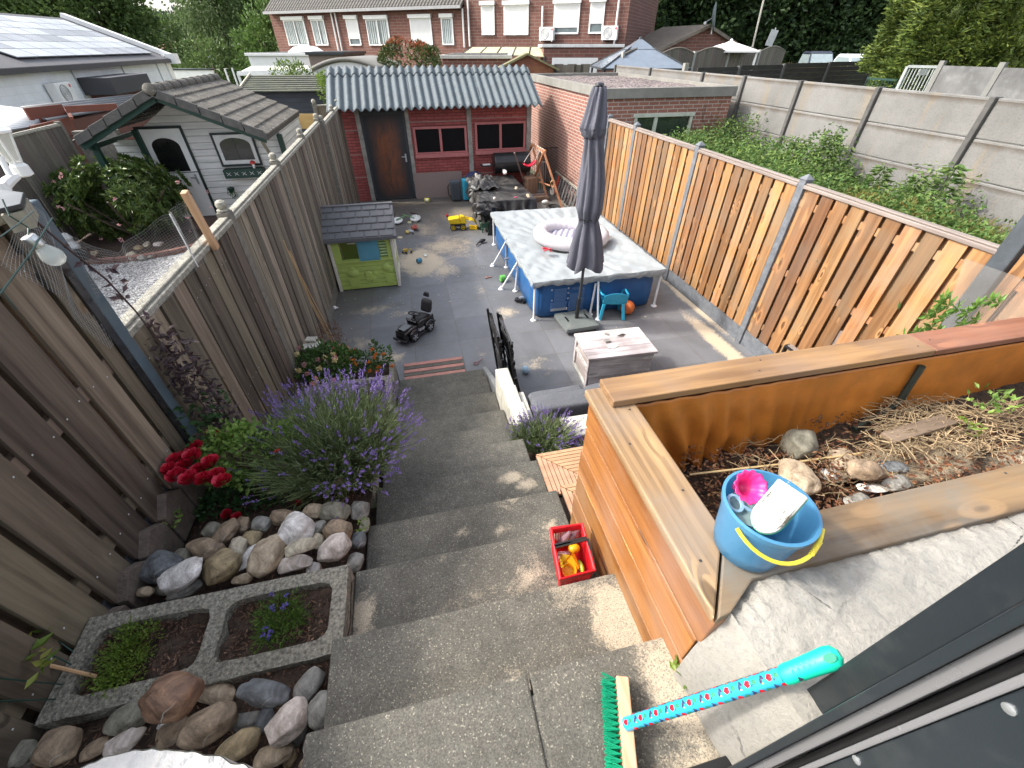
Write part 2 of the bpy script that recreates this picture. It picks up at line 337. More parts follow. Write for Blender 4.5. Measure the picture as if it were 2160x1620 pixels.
M['capy']=wood('worn_cap_y',(.37,.235,.11),(.15,.088,.04),'Y',.15,.7,.6,weather=.7,wc=(.25,.20,.15),nrm='z')
M['capold']=wood('worn_grey_brown_cap',(.27,.165,.085),(.075,.045,.027),'X',.1,.4,.65,grain=.5,weather=.95,wc=(.165,.15,.135),nrm='z')
M['tarp']=plain('orange_tarp',(.62,.22,.035),.4,var=.3,scale=3,bump=.3,bs=6,dirt=.3,dirtc=(.28,.10,.02))
M['conc']=plain('rough_concrete',(.50,.48,.44),.9,var=.35,scale=5,bump=.7,bs=60,dirt=.5,dirtc=(.26,.26,.25))
M['soil']=plain('dark_soil',(.05,.032,.022),.95,var=.6,scale=30,bump=1,bs=90,dirt=.6,dirtc=(.13,.075,.045))
M['block']=plain('porous_block',(.27,.25,.20),.95,var=.75,scale=85,bump=1.2,bs=120,dirt=.8,dirtc=(.08,.075,.06))
M['white_block']=plain('white_block',(.52,.50,.43),.8,var=.15,scale=9,bump=.3,dirt=.6,dirtc=(.35,.30,.18))
M['dark']=plain('anthracite_frame',(.016,.021,.025),.35,var=.05,scale=3,bump=.05,dirt=.12,dirtc=(.15,.15,.15),spec=.6)
M['black']=plain('black_plastic',(.012,.012,.013),.28,var=.1,scale=4,spec=.6)
M['rubber']=plain('black_rubber',(.015,.015,.016),.6,var=.2)
M['nail']=plain('nail_head',(.5,.5,.5),.35)
M['alu']=plain('brushed_alu',(.16,.16,.165),.3,metal=0,var=0,spec=.8)
M['white']=plain('white_paint',(.76,.76,.74),.45,var=.06,dirt=.25,dirtc=(.5,.47,.4))
M['wmetal']=plain('white_steel',(.78,.78,.78),.35,var=.04)
M['steel']=plain('galvanised',(.5,.52,.53),.4,metal=.8,var=.15)
# ---------- ground sheets ----------
def gmat():
    m=NT('far_ground'); pos=m.isl.outputs['Position']; n=m.noise(pos,.3,8,.65); n2=m.noise(pos,6,5,.6)
    c=m.mix(m.ramp(n,.35,.65),(.06,.085,.03),(.11,.12,.05)); c=m.mix(1.0,c,m.mix(n2,(.6,)*3,(1.3,)*3),'MULTIPLY'); m.setc(c); m.rough(.95); return m.m
def gravelmat(name,c1,c2,sc):
    m=NT(name); pos=m.isl.outputs['Position']; v=m.n('ShaderNodeTexVoronoi',{'Vector':pos,'Scale':sc},out=1); d=m.n('ShaderNodeTexVoronoi',{'Vector':pos,'Scale':sc},out=0)
    s_=m.n('ShaderNodeSeparateColor',{0:v}); c=m.mix(m.ramp(s_,0,1),c1,c2); n=m.noise(pos,1.2,6,.6); c=m.mix(1.0,c,m.mix(m.ramp(n,.3,.7),(.75,)*3,(1.15,)*3),'MULTIPLY'); c=m.mix(m.ramp(d,.35,.75),c,mul(c1,.35)); m.setc(c); m.rough(.9); m.bump(d,-.8 if False else .8,.01); return m.m
b=MB(); b.grid(lambda u,v:((u-.5)*900,(v-.1)*900,-.06),30,30); tag(b.build('ground',gmat()),'flat green ground reaching the horizon',kind='structure')
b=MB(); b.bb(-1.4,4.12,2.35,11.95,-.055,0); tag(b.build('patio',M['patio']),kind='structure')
b=MB(); b.bb(-12,-1.46,1.5,16,-.05,.0); tag(b.build('gravel',gravelmat('grey_gravel',(.22,.22,.22),(.62,.62,.62),38)),kind='structure')
def emb(u,v):
    x=9+u*160; y=12+v*170; k=max(0,min(1,(x*.6+y*.8-26)/9)); k2=max(0,min(1,(x-9)/6)); return (x,y,-.055+1.15*k*k2)
b=MB(); b.grid(emb,50,60); tag(b.build('embankment',gmat()),kind='structure')
b=MB(); b.bb(4.16,7.4,-.5,9.0,-.05,1.02); tag(b.build('garden_soil',M['soil']),kind='structure')
b=MB(); b.bb(.56,4.0,-.4,2.33,-.05,.70); tag(b.build('terrace_soil',M['soil']),kind='structure')
def zr(y):
    P=[(-.5,1.50),(.9,1.42),(1.0,1.30),(1.55,1.16),(1.95,1.06),(2.15,.78),(2.9,.52),(3.5,.38),(3.62,.30),(4.0,.22),(4.05,-.1)]
    for (a,za),(b_,zb) in zip(P,P[1:]):
        if y<=b_: return za+(zb-za)*max(0,(y-a))/(b_-a)
    return -.1
def soilfn(u,v):
    x=-1.44+u*.99; y=-.45+v*4.5; n=NZ.noise(V((x*7,y*7,0)))*.03+NZ.noise(V((x*25,y*25,4)))*.014
    return (x,y,zr(y)+n-(.0 if u>0 else 0))
b=MB(); b.grid(soilfn,60,220); tag(b.build('rockery_soil',M['soil'],smooth=True,angle=180),kind='structure')
b=MB(); b.bb(-1.44,-.46,-.45,3.5,-.05,.3); tag(b.build('soil_base',M['soil']),kind='structure')
# ---------- stairs ----------
NPX=[((665,1545),(1375,1345)),((720,1355),(1275,1203)),((749,1213),(1217,1101)),((774,1118),(1164,1028)),((786,1035),(1131,967)),((810,976),(1098,924)),((830,937),(1072,890)),((840,900),(1066,861)),((845,857),(1048,823)),((845,819),(1030,790)),((848,804),(1018,781))]
NY=[(Wz(*a,H*(.56-.056*i)).y+Wz(*c,H*(.56-.056*i)).y)/2/H for i,(a,c) in enumerate(NPX)]
b=MB()
for i,y in enumerate(NY):
    z=H*(.56-.056*i) if i<10 else .022
    y1=y*H; y0=(NY[i-1]*H-.05) if i else -.7
    xl,xr=-.452,.548
    if i==1: xl=-.47; xr=.56
    if i==0: 
        j=Wz(1115,1425,z).x
        b.bb(-.46,j-.004,y0,y1,z-.055,z); b.bb(j+.004,.60,y0,y1,z-.055,z); b.bb(j-.02,j+.02,y0,y1-.05,z-.05,z-.006)
    else: b.bb(xl,xr,y0,y1,z-.055,z)
    if i<10: b.bb(xl+.01,xr-.01,-.7 if i==0 else y0,y1-.025,z-.056*H*1.3,z-.0555)
tag(b.build('stairs',M['step'],bevel=.006),'grey washed concrete stairs running down to the patio',kind='structure')
# inlaid strips at the stair foot
b=MB()
for i in range(5):
    (b if i%2==0 else b)
t=thing('stripe_paving','pink and grey striped clay paving strip at the foot of the stairs','paving',(0.0,4.2,0))
p0=Wz(853,770); p1=Wz(975,757); yA,yB=4.02,4.36; n=5; dy=(yB-yA)/n
for i in range(n):
    b=MB(); b.bb(-.39,.34,yA+i*dy+.004,yA+(i+1)*dy-.004,.002,.022); 
    b.build('strip',plain('clay_pink',(.42,.20,.16),.85,var=.2,scale=15,bump=.3) if i%2==0 else M['step'],t,bevel=.004)
# ---------- fences ----------
def vfence(t,X,ys,z0,z1,bmat,cap,post,side=1,pitch=.178,bw=.14,capmat=None,ball=True,rail=True,pyr=False,postw=.09,gb=None,posts=True,jit=.004,ptop=.05,skip_last=False,pitchback=True,nails=False):
    """board fence in the plane x=X, faces side*x; ys = post positions"""
    for a,c in zip(ys,ys[1:]):
        p=MB(); y=a+postw*.5+.01; e=c-postw*.5-.01; zb=z0+(gb or 0)+.01
        while y+.03<e:
            w_=min(bw,e-y); o=rnd.uniform(-jit,jit); dz=rnd.uniform(-.008,.008)
            p.bb(X+side*(.018)+o,X+side*(.034)+o,y,y+w_,zb+dz,z1-.03)
            y2=y+pitch*.5+.02
            if pitchback and y2+bw*.6<e: p.bb(X-side*.034+o,X-side*.018+o,y2,min(y2+bw,e),zb+dz,z1-.03)
            y+=pitch
        if not posts or skip_last: p.bb(X-.008,X+.010,a-.01,a+postw*.5+.05,zb,z1-.03); p.bb(X-.008,X+.010,c-postw*.5-.05,c+.01,zb,z1-.03)  # closing strips added at the panel ends to block slits of sun
        nf=len(p.f)
        if nails:
            y=a+postw*.5+.01
            while y+.03<c-postw*.5-.01:
                for zz in (zb+.16,(zb+z1)/2,z1-.17):
                    for yy in (y+.03,y+bw-.03):
                        if yy<c-.06 and rnd.random()<.9: p.box((X+side*.0352,yy+rnd.uniform(-.006,.006),zz+rnd.uniform(-.012,.012)),(.0015,.0055,.0055))
                y+=pitch
        po_=p.build('panel',bmat,t)
        if nails:
            po_.data.materials.append(M['nail']); nn_=len(po_.data.polygons)
            for k_ in range(nf,nn_): po_.data.polygons[k_].material_index=1
        q=MB()
        for zz in (zb+.16,(zb+z1)/2,z1-.17): q.bb(X-.017,X+.017,a+postw*.5,c-postw*.5,zz-.035,zz+.035)
        q.build('rail',bmat,t)
        if cap:
            q=MB(); q.bb(X-.05,X+.05,a+postw*.5,c-postw*.5,z1-.028,z1+.006); q.bb(X-.03,X+.03,a+postw*.5,c-postw*.5,z1+.0065,z1+.022); q.build('cap_rail',capmat,t,bevel=.006)
        if gb:
            q=MB(); q.bb(X-.02,X+.02,a+postw*.5,c-postw*.5,z0-.1,z0+gb); q.build('gravel_board',post,t,bevel=.004)
    if posts:
        for y in (ys[:-1] if skip_last else ys):
            q=MB(); h_=postw/2; q.bb(X-h_,X+h_,y-h_,y+h_,z0-.3,z1+ptop)
            if pyr: q.add([(X-h_-.012,y-h_-.012,z1+ptop+.001),(X+h_+.012,y-h_-.012,z1+ptop+.001),(X+h_+.012,y+h_+.012,z1+ptop+.001),(X-h_-.012,y+h_+.012,z1+ptop+.001),(X,y,z1+ptop+.055)],[(0,3,2,1),(0,1,4),(1,2,4),(2,3,4),(3,0,4)])
            o=q.build('post',post,t,bevel=.006)
            if ball:
                g=MB(); g.lathe([(.0,0),(.044,.003),(.045,.012),(.026,.018),(.036,.032),(.040,.05),(.034,.068),(.016,.08),(0,.083)],(X,y,z1+ptop+.001),14); g.build('finial',M['lichen'],o,smooth=True)
t=thing('wooden_fence','sunlit orange brown board fence along the right side of the patio','fence',(4.05,5,0))
vfence(t,4.05,[3.89,5.85,7.81,9.0],0.02,1.97,M['redwood'],True,M['postc'],side=-1,pyr=True,ball=False,capmat=M['capwood'],gb=.19)
vfence(t,4.05,[1.98,3.89],0.02,1.97,M['redwood'],True,M['postc'],side=-1,pyr=True,ball=False,capmat=M['capwood'],gb=.19,posts=False)
q=MB(); q.bb(4.0,4.12,1.92,2.04,-.2,3.6); q.build('tall_post',plain('tall_post_grey',(.05,.06,.07),.6,var=.25,scale=9,dirt=.3,dirtc=(.12,.13,.14)),t,bevel=.01)
t=thing('upper_fence','orange brown board fence behind the tall grey post at the right edge','fence',(4.05,1,0))
vfence(t,4.05,[-.2,1.9],0.7,2.9,M['redwood'],True,M['postc'],side=-1,ball=False,capmat=M['capwood'],posts=False)
t=thing('wooden_fence','long weathered board fence with ball topped posts on the left of the patio','fence',(-1.4,7,0))
vfence(t,-1.4,[3.65,5.46,7.2,8.87],.03,2.08,M['greywood2'],True,M['lpost'],side=1,capmat=M['lichen'],pitch=.15,bw=.135,gb=.16,jit=.006)
vfence(t,-1.4,[1.92,3.65],.2,2.08,M['greywood'],True,M['lpost'],side=1,capmat=M['lichen'],posts=False,pitch=.165,nails=True)
t=thing('wooden_fence','short grey board fence section beside the red shed','fence',(-1.52,10,0))
vfence(t,-1.33,[8.9,10.55,11.6],.03,2.05,M['greywood2'],True,M['lpost'],side=1,capmat=M['lichen'],pitch=.15,bw=.135,ball=True)
t=thing('tall_fence','tall dark brown board fence at the left edge above the rockery','fence',(-1.4,1,0))
vfence(t,-1.4,[-.3,1.93],1.38,2.66,M['greywood'],True,M['lpost'],side=1,capmat=M['lichen'],posts=False,pitch=.185,bw=.15,nails=True)
q=MB(); q.bb(-1.43,-1.405,-.3,1.9,0,1.40); q.build('gravel_board',M['postc'],t)
t=thing('steel_post','square blue grey steel post between the two left fences','post',(-1.4,1.98,1))
q=MB(); q.bb(-1.42,-1.352,1.905,1.975,.9,2.66); q.build('shaft',M['bluepost'],t,bevel=.006)
q=MB(); q.bb(-1.40,-1.352,1.86,1.904,.9,2.62); q.build('shade_flank',M['black'],t,bevel=.003)  # black strip put in for the shadowed side of the post
# brown edging slabs (pointed palisades)
em=plain('brown_concrete',(.13,.10,.08),.9,var=.35,scale=18,bump=.8,dirt=.4,dirtc=(.25,.22,.18))
y=.05; i=0
while y<1.95:
    b=MB(); z=1.43-.0*(y); wv=.2+rnd.uniform(-.015,.015); X=-1.375
    pts=[(X,y,1.2),(X,y+wv-.012,1.2),(X,y+wv-.012,z-.04),(X,y+wv*.5,z+.03+rnd.uniform(-.01,.01)),(X,y+.004,z-.04)]
    b.prism(pts,(.045,0,0)); tag(b.build('edging_slab',em,bevel=.004),'brown pointed concrete edging slab in the row under the tall left fence','edging',group='edging slabs under the tall fence'); y+=wv
for i in range(8):
    b=MB(); y=2.12+i*.19; z=1.02-i*.075; X=-1.33
    b.prism([(X,y,.2),(X,y+.165,.2),(X,y+.165,z-.06),(X,y+.08,z+.03),(X,y+.004,z-.05)],(.06,.0,0)); tag(b.build('edging_slab',em,bevel=.008),'brown pointed concrete slab in the stepped row beside the lavender','edging',group='stepped edging slabs beside the lavender')
# ---------- hollow block planters ----------
def frame_block(name,label,x0,x1,y0,y1,z0,z1,cells,wall=.05):
    t=thing(name,label,'planter',((x0+x1)/2,(y0+y1)/2,z0))
    b=MB(); n=cells; N=48
    # walls as rounded-cell frame: build a grid top with holes through rings
    cw=(x1-x0-wall*(n+1))/n
    for i in range(n):
        a=x0+wall+i*(cw+wall); bx=a+cw; r=.05; ya=y0+wall; yb=y1-wall
        inn=[];out=[]
        ox0=x0 if i==0 else a-wall/2; ox1=x1 if i==n-1 else bx+wall/2
        for k in range(N):
            tt=2*math.pi*k/N; c_,s_=math.cos(tt),math.sin(tt); mlt=1/max(abs(c_),abs(s_))
            # superellipse inner
            e=.28; ix=math.copysign(abs(c_)**e,c_); iy=math.copysign(abs(s_)**e,s_)
            nz=NZ.noise(V((k*1.3,i*9,y0*7)))*.006
            inn.append(((a+bx)/2+ix*(cw/2)+nz,(ya+yb)/2+iy*((yb-ya)/2)+nz))
            out.append(((ox0+ox1)/2+c_*mlt*(ox1-ox0)/2+nz*.6,(y0+y1)/2+s_*mlt*(y1-y0)/2+nz*.6))
        vs=[(p[0],p[1],z1-.004) for p in out]+[(p[0],p[1],z1) for p in inn]+[(p[0],p[1],z0) for p in inn]+[(p[0],p[1],z0) for p in out]
        b.add(vs,[(k,(k+1)%N,N+(k+1)%N,N+k) for k in range(N)]+[(N+k,N+(k+1)%N,2*N+(k+1)%N,2*N+k) for k in range(N)]+[(3*N+k,3*N+(k+1)%N,(k+1)%N,k) for k in range(N)])
        s=MB(); s.grid(lambda u,v:(a+u*cw,ya+v*(yb-ya),z1-.045+NZ.noise(V((u*5,v*4,i+z1)))*.03+NZ.noise(V((u*22,v*18,i+z1)))*.018),36,18); s.build('soil',M['soil'],t,smooth=True,angle=180)
    b.build('concrete_block',M['block'],t,bevel=.006)
    return t
frame_block('block_planter','porous grey two cell concrete block planter below the river stones',-1.36,-.455,.635,.955,1.25,1.49,2,.055)
frame_block('block_planter','concrete block planter holding the red rose bush',-1.36,-.93,1.6,1.93,.95,1.12,1,.05)
frame_block('block_planter','concrete block planter under the big lavender beside the stairs',-.905,-.46,1.6,1.93,.95,1.12,1,.05)
frame_block('block_planter','low concrete block planter with the blue glass ball behind the lavender',-1.26,-.455,2.95,3.5,.25,.52,1,.055)
frame_block('block_planter','lowest concrete block planter holding the lantana at the patio',-1.3,-.45,3.53,3.98,.02,.40,1,.05)
# ---------- orange planter box on the right ----------
zt=.68*H; X0=.175*H; yN=.088*H; yF=.345*H
t=thing('raised_planter','large orange stained timber planter box right of the stairs','planter',(X0+.5,(yN+yF)/2,1.0))
b=MB(); zz=zt-.03; k=0; hs=[.145,.145,.145,.145,.145,.15,.15]
for hh in hs:
    e0=yN-(.0 if k<1 else 0)+[.0,.012,.0,.05,.06,.16,.3][k]; b.bb(X0-.0,X0+.028,e0,yF+[0,-.008,.004,0,.006,0,0][k],zz-hh+.005,zz); zz-=hh; k+=1
b.build('side_boards',M['orange'],t,bevel=.004)
b=MB(); b.bb(X0+.03,4.0,yF-.03,yF,1.2,zt-.045); b.build('back_board',M['orangez'],t,bevel=.004)
b=MB(); b.bb(X0+.03,4.0,.118*H-.0,.118*H+.03,1.2,zt-.045); b.build('front_board',M['orangez'],t)
# caps
b=MB(); q=[Wz(1252,838,zt),Wz(1518,1262,zt),Wz(1505,1120,zt),Wz(1340,872,zt)]
b.prism([(X0-.015,.272,zt-.03),(X0-.015,yF+.02,zt-.03),(X0+.135,yF+.02,zt-.03),(X0+.135,.462,zt-.03)],(0,0,.03)); b.build('cap_board',M['capy'],t,bevel=.005)
b=MB(); b.bb(Wz(1282,828,zt+.03).x,2.0,yF-.10,yF+.03,zt+.002,zt+.032); b.build('cap_board',M['ycap'],t,bevel=.004)
b=MB(); b.bb(2.004,2.9,yF-.10,yF+.03,zt+.001,zt+.03); b.bb(2.904,3.98,yF-.10,yF+.03,zt,zt+.03); b.build('cap_board',M['orangez'],t,bevel=.004)
b=MB(); b.prism([(X0-.008,.270,zt-.034),(X0+.139,.458,zt-.034),(3.98,.462,zt-.034),(3.98,.335,zt-.034),(X0+.13,.332,zt-.034),(X0+.03,.276,zt-.034)],(0,0,.033)); b.build('cap_board',M['capold'],t,bevel=.004)
b=MB()
for (x_,y_,z_) in [(X0+.03,.40,0),(X0+.10,.60,0),(X0+.03,.80,0),(X0+.1,.95,0),(1.2,yF-.06,.032),(1.25,yF+.0,.032),(1.95,yF-.06,.032),(2.05,yF-.03,.03),(2.85,yF-.05,.03),(.9,.44,-.001),(1.6,.36,-.001),(1.62,.44,-.001)]: b.lathe([(0,.0012),(.0035,.001),(.004,.0)],(x_,y_,zt+z_+.0005),8)
build_each(b,'screw',plain('dark_screw',(.06,.055,.05),.5,metal=.3),t)
# tarp lining
def tf(u,v):
    x=X0+.12+u*3.25; z=1.66+v*(zt-.05-1.66); a=math.exp(-((x-1.0)/.45)**2)*2.2
    wv=math.sin((x*62+v*7)*(1)+NZ.noise(V((x*3,v,0)))*5)*.007*(a*1.6+.15)+NZ.noise(V((x*2.5+v*1.5,v*2,3)))*.05*(1-v)*.7+NZ.noise(V((x*8+v*3,v*2,7)))*.012
    return (x,yF-.055-.025*(1-v)+wv*(1.1-v),z)
b=MB(); b.grid(tf,260,24); b.build('tarp_lining',M['tarp'],t,smooth=True,angle=180,solid=.003)
b=MB(); b.tube([Wy(1945,772,yF-.075)+V((0,-.0,-.0)),Wy(1895,850,yF-.09),Wy(1800,905,yF-.12)],.014,6); b.build('strap',plain('dark_strap',(.035,.045,.035),.6),t)
b=MB()
def sf(u,v):
    x=X0+.05+u*3.4; y=.147*H-.04+v*(yF-.05-.147*H+.04); return (x,y,1.66+NZ.noise(V((x*3,y*3,1)))*.05+NZ.noise(V((x*14,y*14,1)))*.02+.12*max(0,min(1,(x-1.1)/1.2)))
b.grid(sf,150,40); 
sm=plain('planter_soil',(.035,.025,.02),.95,var=.6,scale=25,bump=1,bs=90)
m=NT('planter_soil2'); pos=m.isl.outputs['Position']; n1=m.noise(pos,30,6,.7); n3=m.noise(pos,200,3,.6)
c=m.mix(m.ramp(n1,.35,.65),(.018,.013,.01),(.085,.055,.035))
pA=Wz(1960,965,1.75); pB=Wz(2090,990,1.75); pC=Wz(1870,960,1.75)
sd_=sandmask(m,pos,[(pA.x,pA.y,.32,.14,1.2),(pB.x+.1,pB.y,.3,.12,.7),(pC.x,pC.y,.3,.12,.8)],6,.5,0,.25)
m.setc(m.mix(sd_,c,m.mix(n3,(.45,.36,.24),(.66,.57,.42)))); m.rough(.95); m.bump(n1,1,.02)
b.build('soil',m.m,t,smooth=True,angle=180)
# ---------- concrete stub of the cut wall ----------
t=thing('concrete_wall','rough broken concrete wall stub beside the dark door frame','wall',(.9,.1,1.7))
def cz(u,v):
    # v 0: crease at landing, .45 shoulder, 1 far rough edge ; u along
    pass
bot=[Wz(1420,1425,1.735),Wz(1495,1557,1.735),Wz(1540,1630,1.735),V((.60,-.12,1.735)),V((.62,-.4,1.735))]
sh=[V((.575,.285,2.10)),V((.585,.16,2.10)),V((.60,.04,2.10)),V((.62,-.12,2.10)),V((.64,-.4,2.10))]
def lerpl(P,u):
    k=u*(len(P)-1); i=min(int(k),len(P)-2); return P[i].lerp(P[i+1],k-i)
b=MB()
def side(u,v):
    p=lerpl(bot,u).lerp(lerpl(sh,u),v); o=V((math.sin(v*math.pi)*-.012,0,0)); n=NZ.noise(V((p.x*9,p.y*9,p.z*5)))*.012+NZ.noise(V((p.x*40,p.y*40,p.z*15)))*.003
    return p+o+V((n*(1-v),0,0))
NXs=[.575+ (3.4*(i/170)) for i in range(171)]
def edge(x): 
    y=.112*H+NZ.noise(V((x*5,1,0)))*.030+NZ.noise(V((x*22,1,0)))*.014+NZ.noise(V((x*70,1,0)))*.006
    if x<.70: y-= (.70-x)*.5
    return y
def top(u,v):
    x=.575+u*2.6; p0=sh[0].lerp(sh[0],0); ye=edge(x); y=-.4+(ye+.4)*v; shx=lerpl(sh,max(0,min(1,(.285-y)/.685))).x; xs=x+(shx-.575)*max(0,1-u*4)
    n=NZ.noise(V((x*6,y*6,0)))*.012+NZ.noise(V((x*30,y*30,0)))*.005+NZ.noise(V((x*90,y*90,0)))*.003
    ez=-.02*max(0,v-.93)/.07+NZ.noise(V((x*60,3,0)))*.012*(1 if v>.93 else 0)
    return (xs,y,2.100+n*min(1,u*30)+ez)
b.grid(side,60,24); b.grid(top,220,90)
def drop(u,v):
    p=top(u,1.0); return (p[0],p[1]+.006*math.sin(v*3),p[2]-v*.5)
b.grid(drop,220,4)
def cm():
    m=NT('cut_concrete'); pos=m.isl.outputs['Position']; n0=m.noise(pos,4,6,.65,.5); n1=m.noise(pos,70,5,.7); n2=m.noise(m.vm('MULTIPLY',pos,(30,6,30)),1,4,.6)
    c=m.mix(m.ramp(n0,.3,.7),(.25,.24,.215),(.345,.325,.285)); c=m.mix(m.ma('MULTIPLY',m.ramp(n1,.50,.62),.35),c,(.17,.165,.155)); c=m.mix(m.ma('MULTIPLY',m.ramp(n2,.55,.7),.25),c,(.36,.36,.35))
    v=m.n('ShaderNodeTexVoronoi',{'Vector':pos,'Scale':4.0,'Randomness':1.0},out=0,feature='DISTANCE_TO_EDGE'); vd=m.ma('ADD',v,m.ma('MULTIPLY',m.ma('SUBTRACT',n1,.5),.05))
    g=m.ma('MULTIPLY',m.ramp(vd,.0,.006,1,0),m.ramp(m.noise(pos,2.3,2,.5),.55,.62)); c=m.mix(g,c,(.06,.055,.05))
    m.setc(c); m.rough(.92); m.bump(m.ma('ADD',n1,n0),.9,.006); return m.m
M['cut']=cm(); b.build('body',M['cut'],t,smooth=True,angle=180)
# left-bottom stub
t=thing('concrete_wall','broken white plaster edge of the house wall at the bottom left corner','wall',(-.8,.3,1.6))
b=MB()
def tl(u,v):
    p_=lerpl([Wz(60,1640,2.02),Wz(200,1600,2.02),Wz(290,1572,2.02),Wz(360,1578,2.02),Wz(450,1594,2.02),Wz(540,1625,2.02)],u); x=p_.x; ye=p_.y+NZ.noise(V((x*10,5,0)))*.012+NZ.noise(V((x*40,5,0)))*.006
    y=-.5+(ye+.5)*v; n=NZ.noise(V((x*14,y*14,2)))*.014+NZ.noise(V((x*60,y*60,2)))*.005
    return (x,y,2.02+n-.03*max(0,v-.9)*10)
b.grid(tl,120,50); b.grid(lambda u,v:(tl(u,1)[0],tl(u,1)[1]+.002,tl(u,1)[2]-v*.6),120,4); b.grid(lambda u,v:(tl(1,u)[0],tl(1,u)[1],tl(1,u)[2]-v*.4),50,4)
b.build('body',plain('white_plaster',(.5,.49,.47),.9,var=.15,scale=14,bump=.8,bs=50,dirt=.4,dirtc=(.45,.44,.42)),t,smooth=True,angle=180)
# ---------- door frame at the right ----------
t=thing('door_frame','anthracite aluminium sliding door frame at the bottom right corner','door frame',(.7,0,1.74))
def az(a,r): return V((r*math.sin(R(a)),r*math.cos(R(a)),0))
def vstrip(pts,z0,z1,name,mat,bev=.002):
    b=MB(); b.prism([(p.x,p.y,z0) for p in pts],(0,0,z1-z0)); return b.build(name,mat,t,bevel=bev)
zT=3.6
vstrip([V((.634,.116,0)),V((.70,.116,0)),V((.70,.05,0)),V((.634,.0744,0))],2.09,zT,'outer_trim',M['dark'])
xs=.52
def yp(a,x): return x/math.tan(R(a))
vstrip([V((xs,yp(83.3,xs),0)),V((.70,yp(83.3,.70),0)),V((.70,yp(84.6,.66),0)),V((xs,yp(84.7,xs),0))],1.74,zT,'jamb',M['dark'])
vstrip([V((xs+.018,yp(84.6,xs),0)),V((.70,yp(84.6,xs),0)),V((.70,yp(86.2,xs),0)),V((xs+.018,yp(86.4,xs+.018),0))],1.74,zT,'track',M['alu'])
vstrip([V((xs+.05,yp(86.4,xs),0)),V((.70,yp(86.2,xs),0)),V((.70,yp(88,xs),0)),V((xs+.05,yp(87.9,xs+.05),0))],1.74,zT,'gasket',M['rubber'])
vstrip([V((xs,yp(87.9,xs),0)),V((.70,yp(88,xs),0)),V((.70,yp(89,xs),0)),V((xs,yp(88.8,xs),0))],1.74,zT,'rail',M['alu'])
vstrip([V((xs+.004,yp(88.9,xs),0)),V((.70,yp(89,xs),0)),V((.70,-.06,0)),V((xs+.004,-.045,0))],1.74,zT,'inner_panel',M['dark'])
vstrip([V((xs+.06,-.045,0)),V((.75,-.045,0)),V((.75,-.4,0)),V((xs+.06,-.4,0))],1.74,zT,'sash',M['black'])
for (px,py) in ((2130,1495),(1808,1603)):
    d=Wx(px,py,xs+.004); b=MB(); b.lathe([(0,0),(.006,0),(.006,.002),(.003,.003),(0,.003)],(0,0,0),12,MX.Translation(d)@Euler((0,-math.pi/2,0)).to_matrix().to_4x4()); b.build('screw',M['steel'],t,smooth=True)
b=MB(); a=Wz(1440,1613,1.76); c=Wz(1505,1593,1.76); b.bb(.20,.66,-.08,.085,1.742,1.765); b.bb(-.46,.198,-.08,.02,1.742,1.76); b.build('sill',M['black'],t,bevel=.003)
# ---------- river stones of the rockery ----------
def stonemat(name,c,c2,vein=0,rough=.7):
    m=NT(name); n=m.noise(m.obj,11,7,.7,.8); n2=m.noise(m.obj,90,5,.75); c_=m.mix(m.ramp(n,.38,.6),mul(c2,.8),mul(c,1.12)); c_=m.mix(m.ma('MULTIPLY',m.ramp(m.noise(m.obj,5,4,.6,1.5),.55,.62),.35),c_,mul(c,1.5))
    if vein: 
        wv=m.n('ShaderNodeTexWave',{'Vector':m.obj,'Scale':3.2,'Distortion':12.0,'Detail':3.0,'Detail Scale':1.2},out=1); c_=m.mix(m.ma('MULTIPLY',m.ma('MULTIPLY',m.ramp(wv,.985,.999),vein),m.ramp(m.noise(m.obj,4,2,.5),.5,.6)),c_,(.5,.47,.4))
    c_=m.mix(1.0,c_,m.mix(n2,(.6,)*3,(1.4,)*3),'MULTIPLY'); m.setc(c_); m.rough(rough); m.bump(m.ma('ADD',n2,m.ma('MULTIPLY',n,1.5)),.6,.006); return m.m
SM={'brown':stonemat('stone_brown',(.34,.25,.165),(.18,.13,.085),.5),'ochre':stonemat('stone_ochre',(.38,.29,.16),(.2,.15,.085),.3),'tan':stonemat('stone_tan',(.46,.37,.26),(.27,.2,.13),.4),
'grey':stonemat('stone_grey',(.27,.26,.23),(.15,.142,.125),.3),'blue':stonemat('stone_blue_grey',(.17,.18,.185),(.085,.09,.095),.5,.55),'white':stonemat('stone_white_quartz',(.75,.72,.68),(.48,.44,.40),.2),
'pink':stonemat('stone_pink_quartz',(.64,.565,.51),(.40,.33,.27),.5),'cream':stonemat('stone_cream',(.5,.44,.33),(.28,.24,.17),.3),'red':stonemat('stone_red_brown',(.31,.18,.11),(.15,.085,.055),1.0,.5),'olive':stonemat('stone_olive',(.25,.235,.18),(.14,.13,.095),.3)}
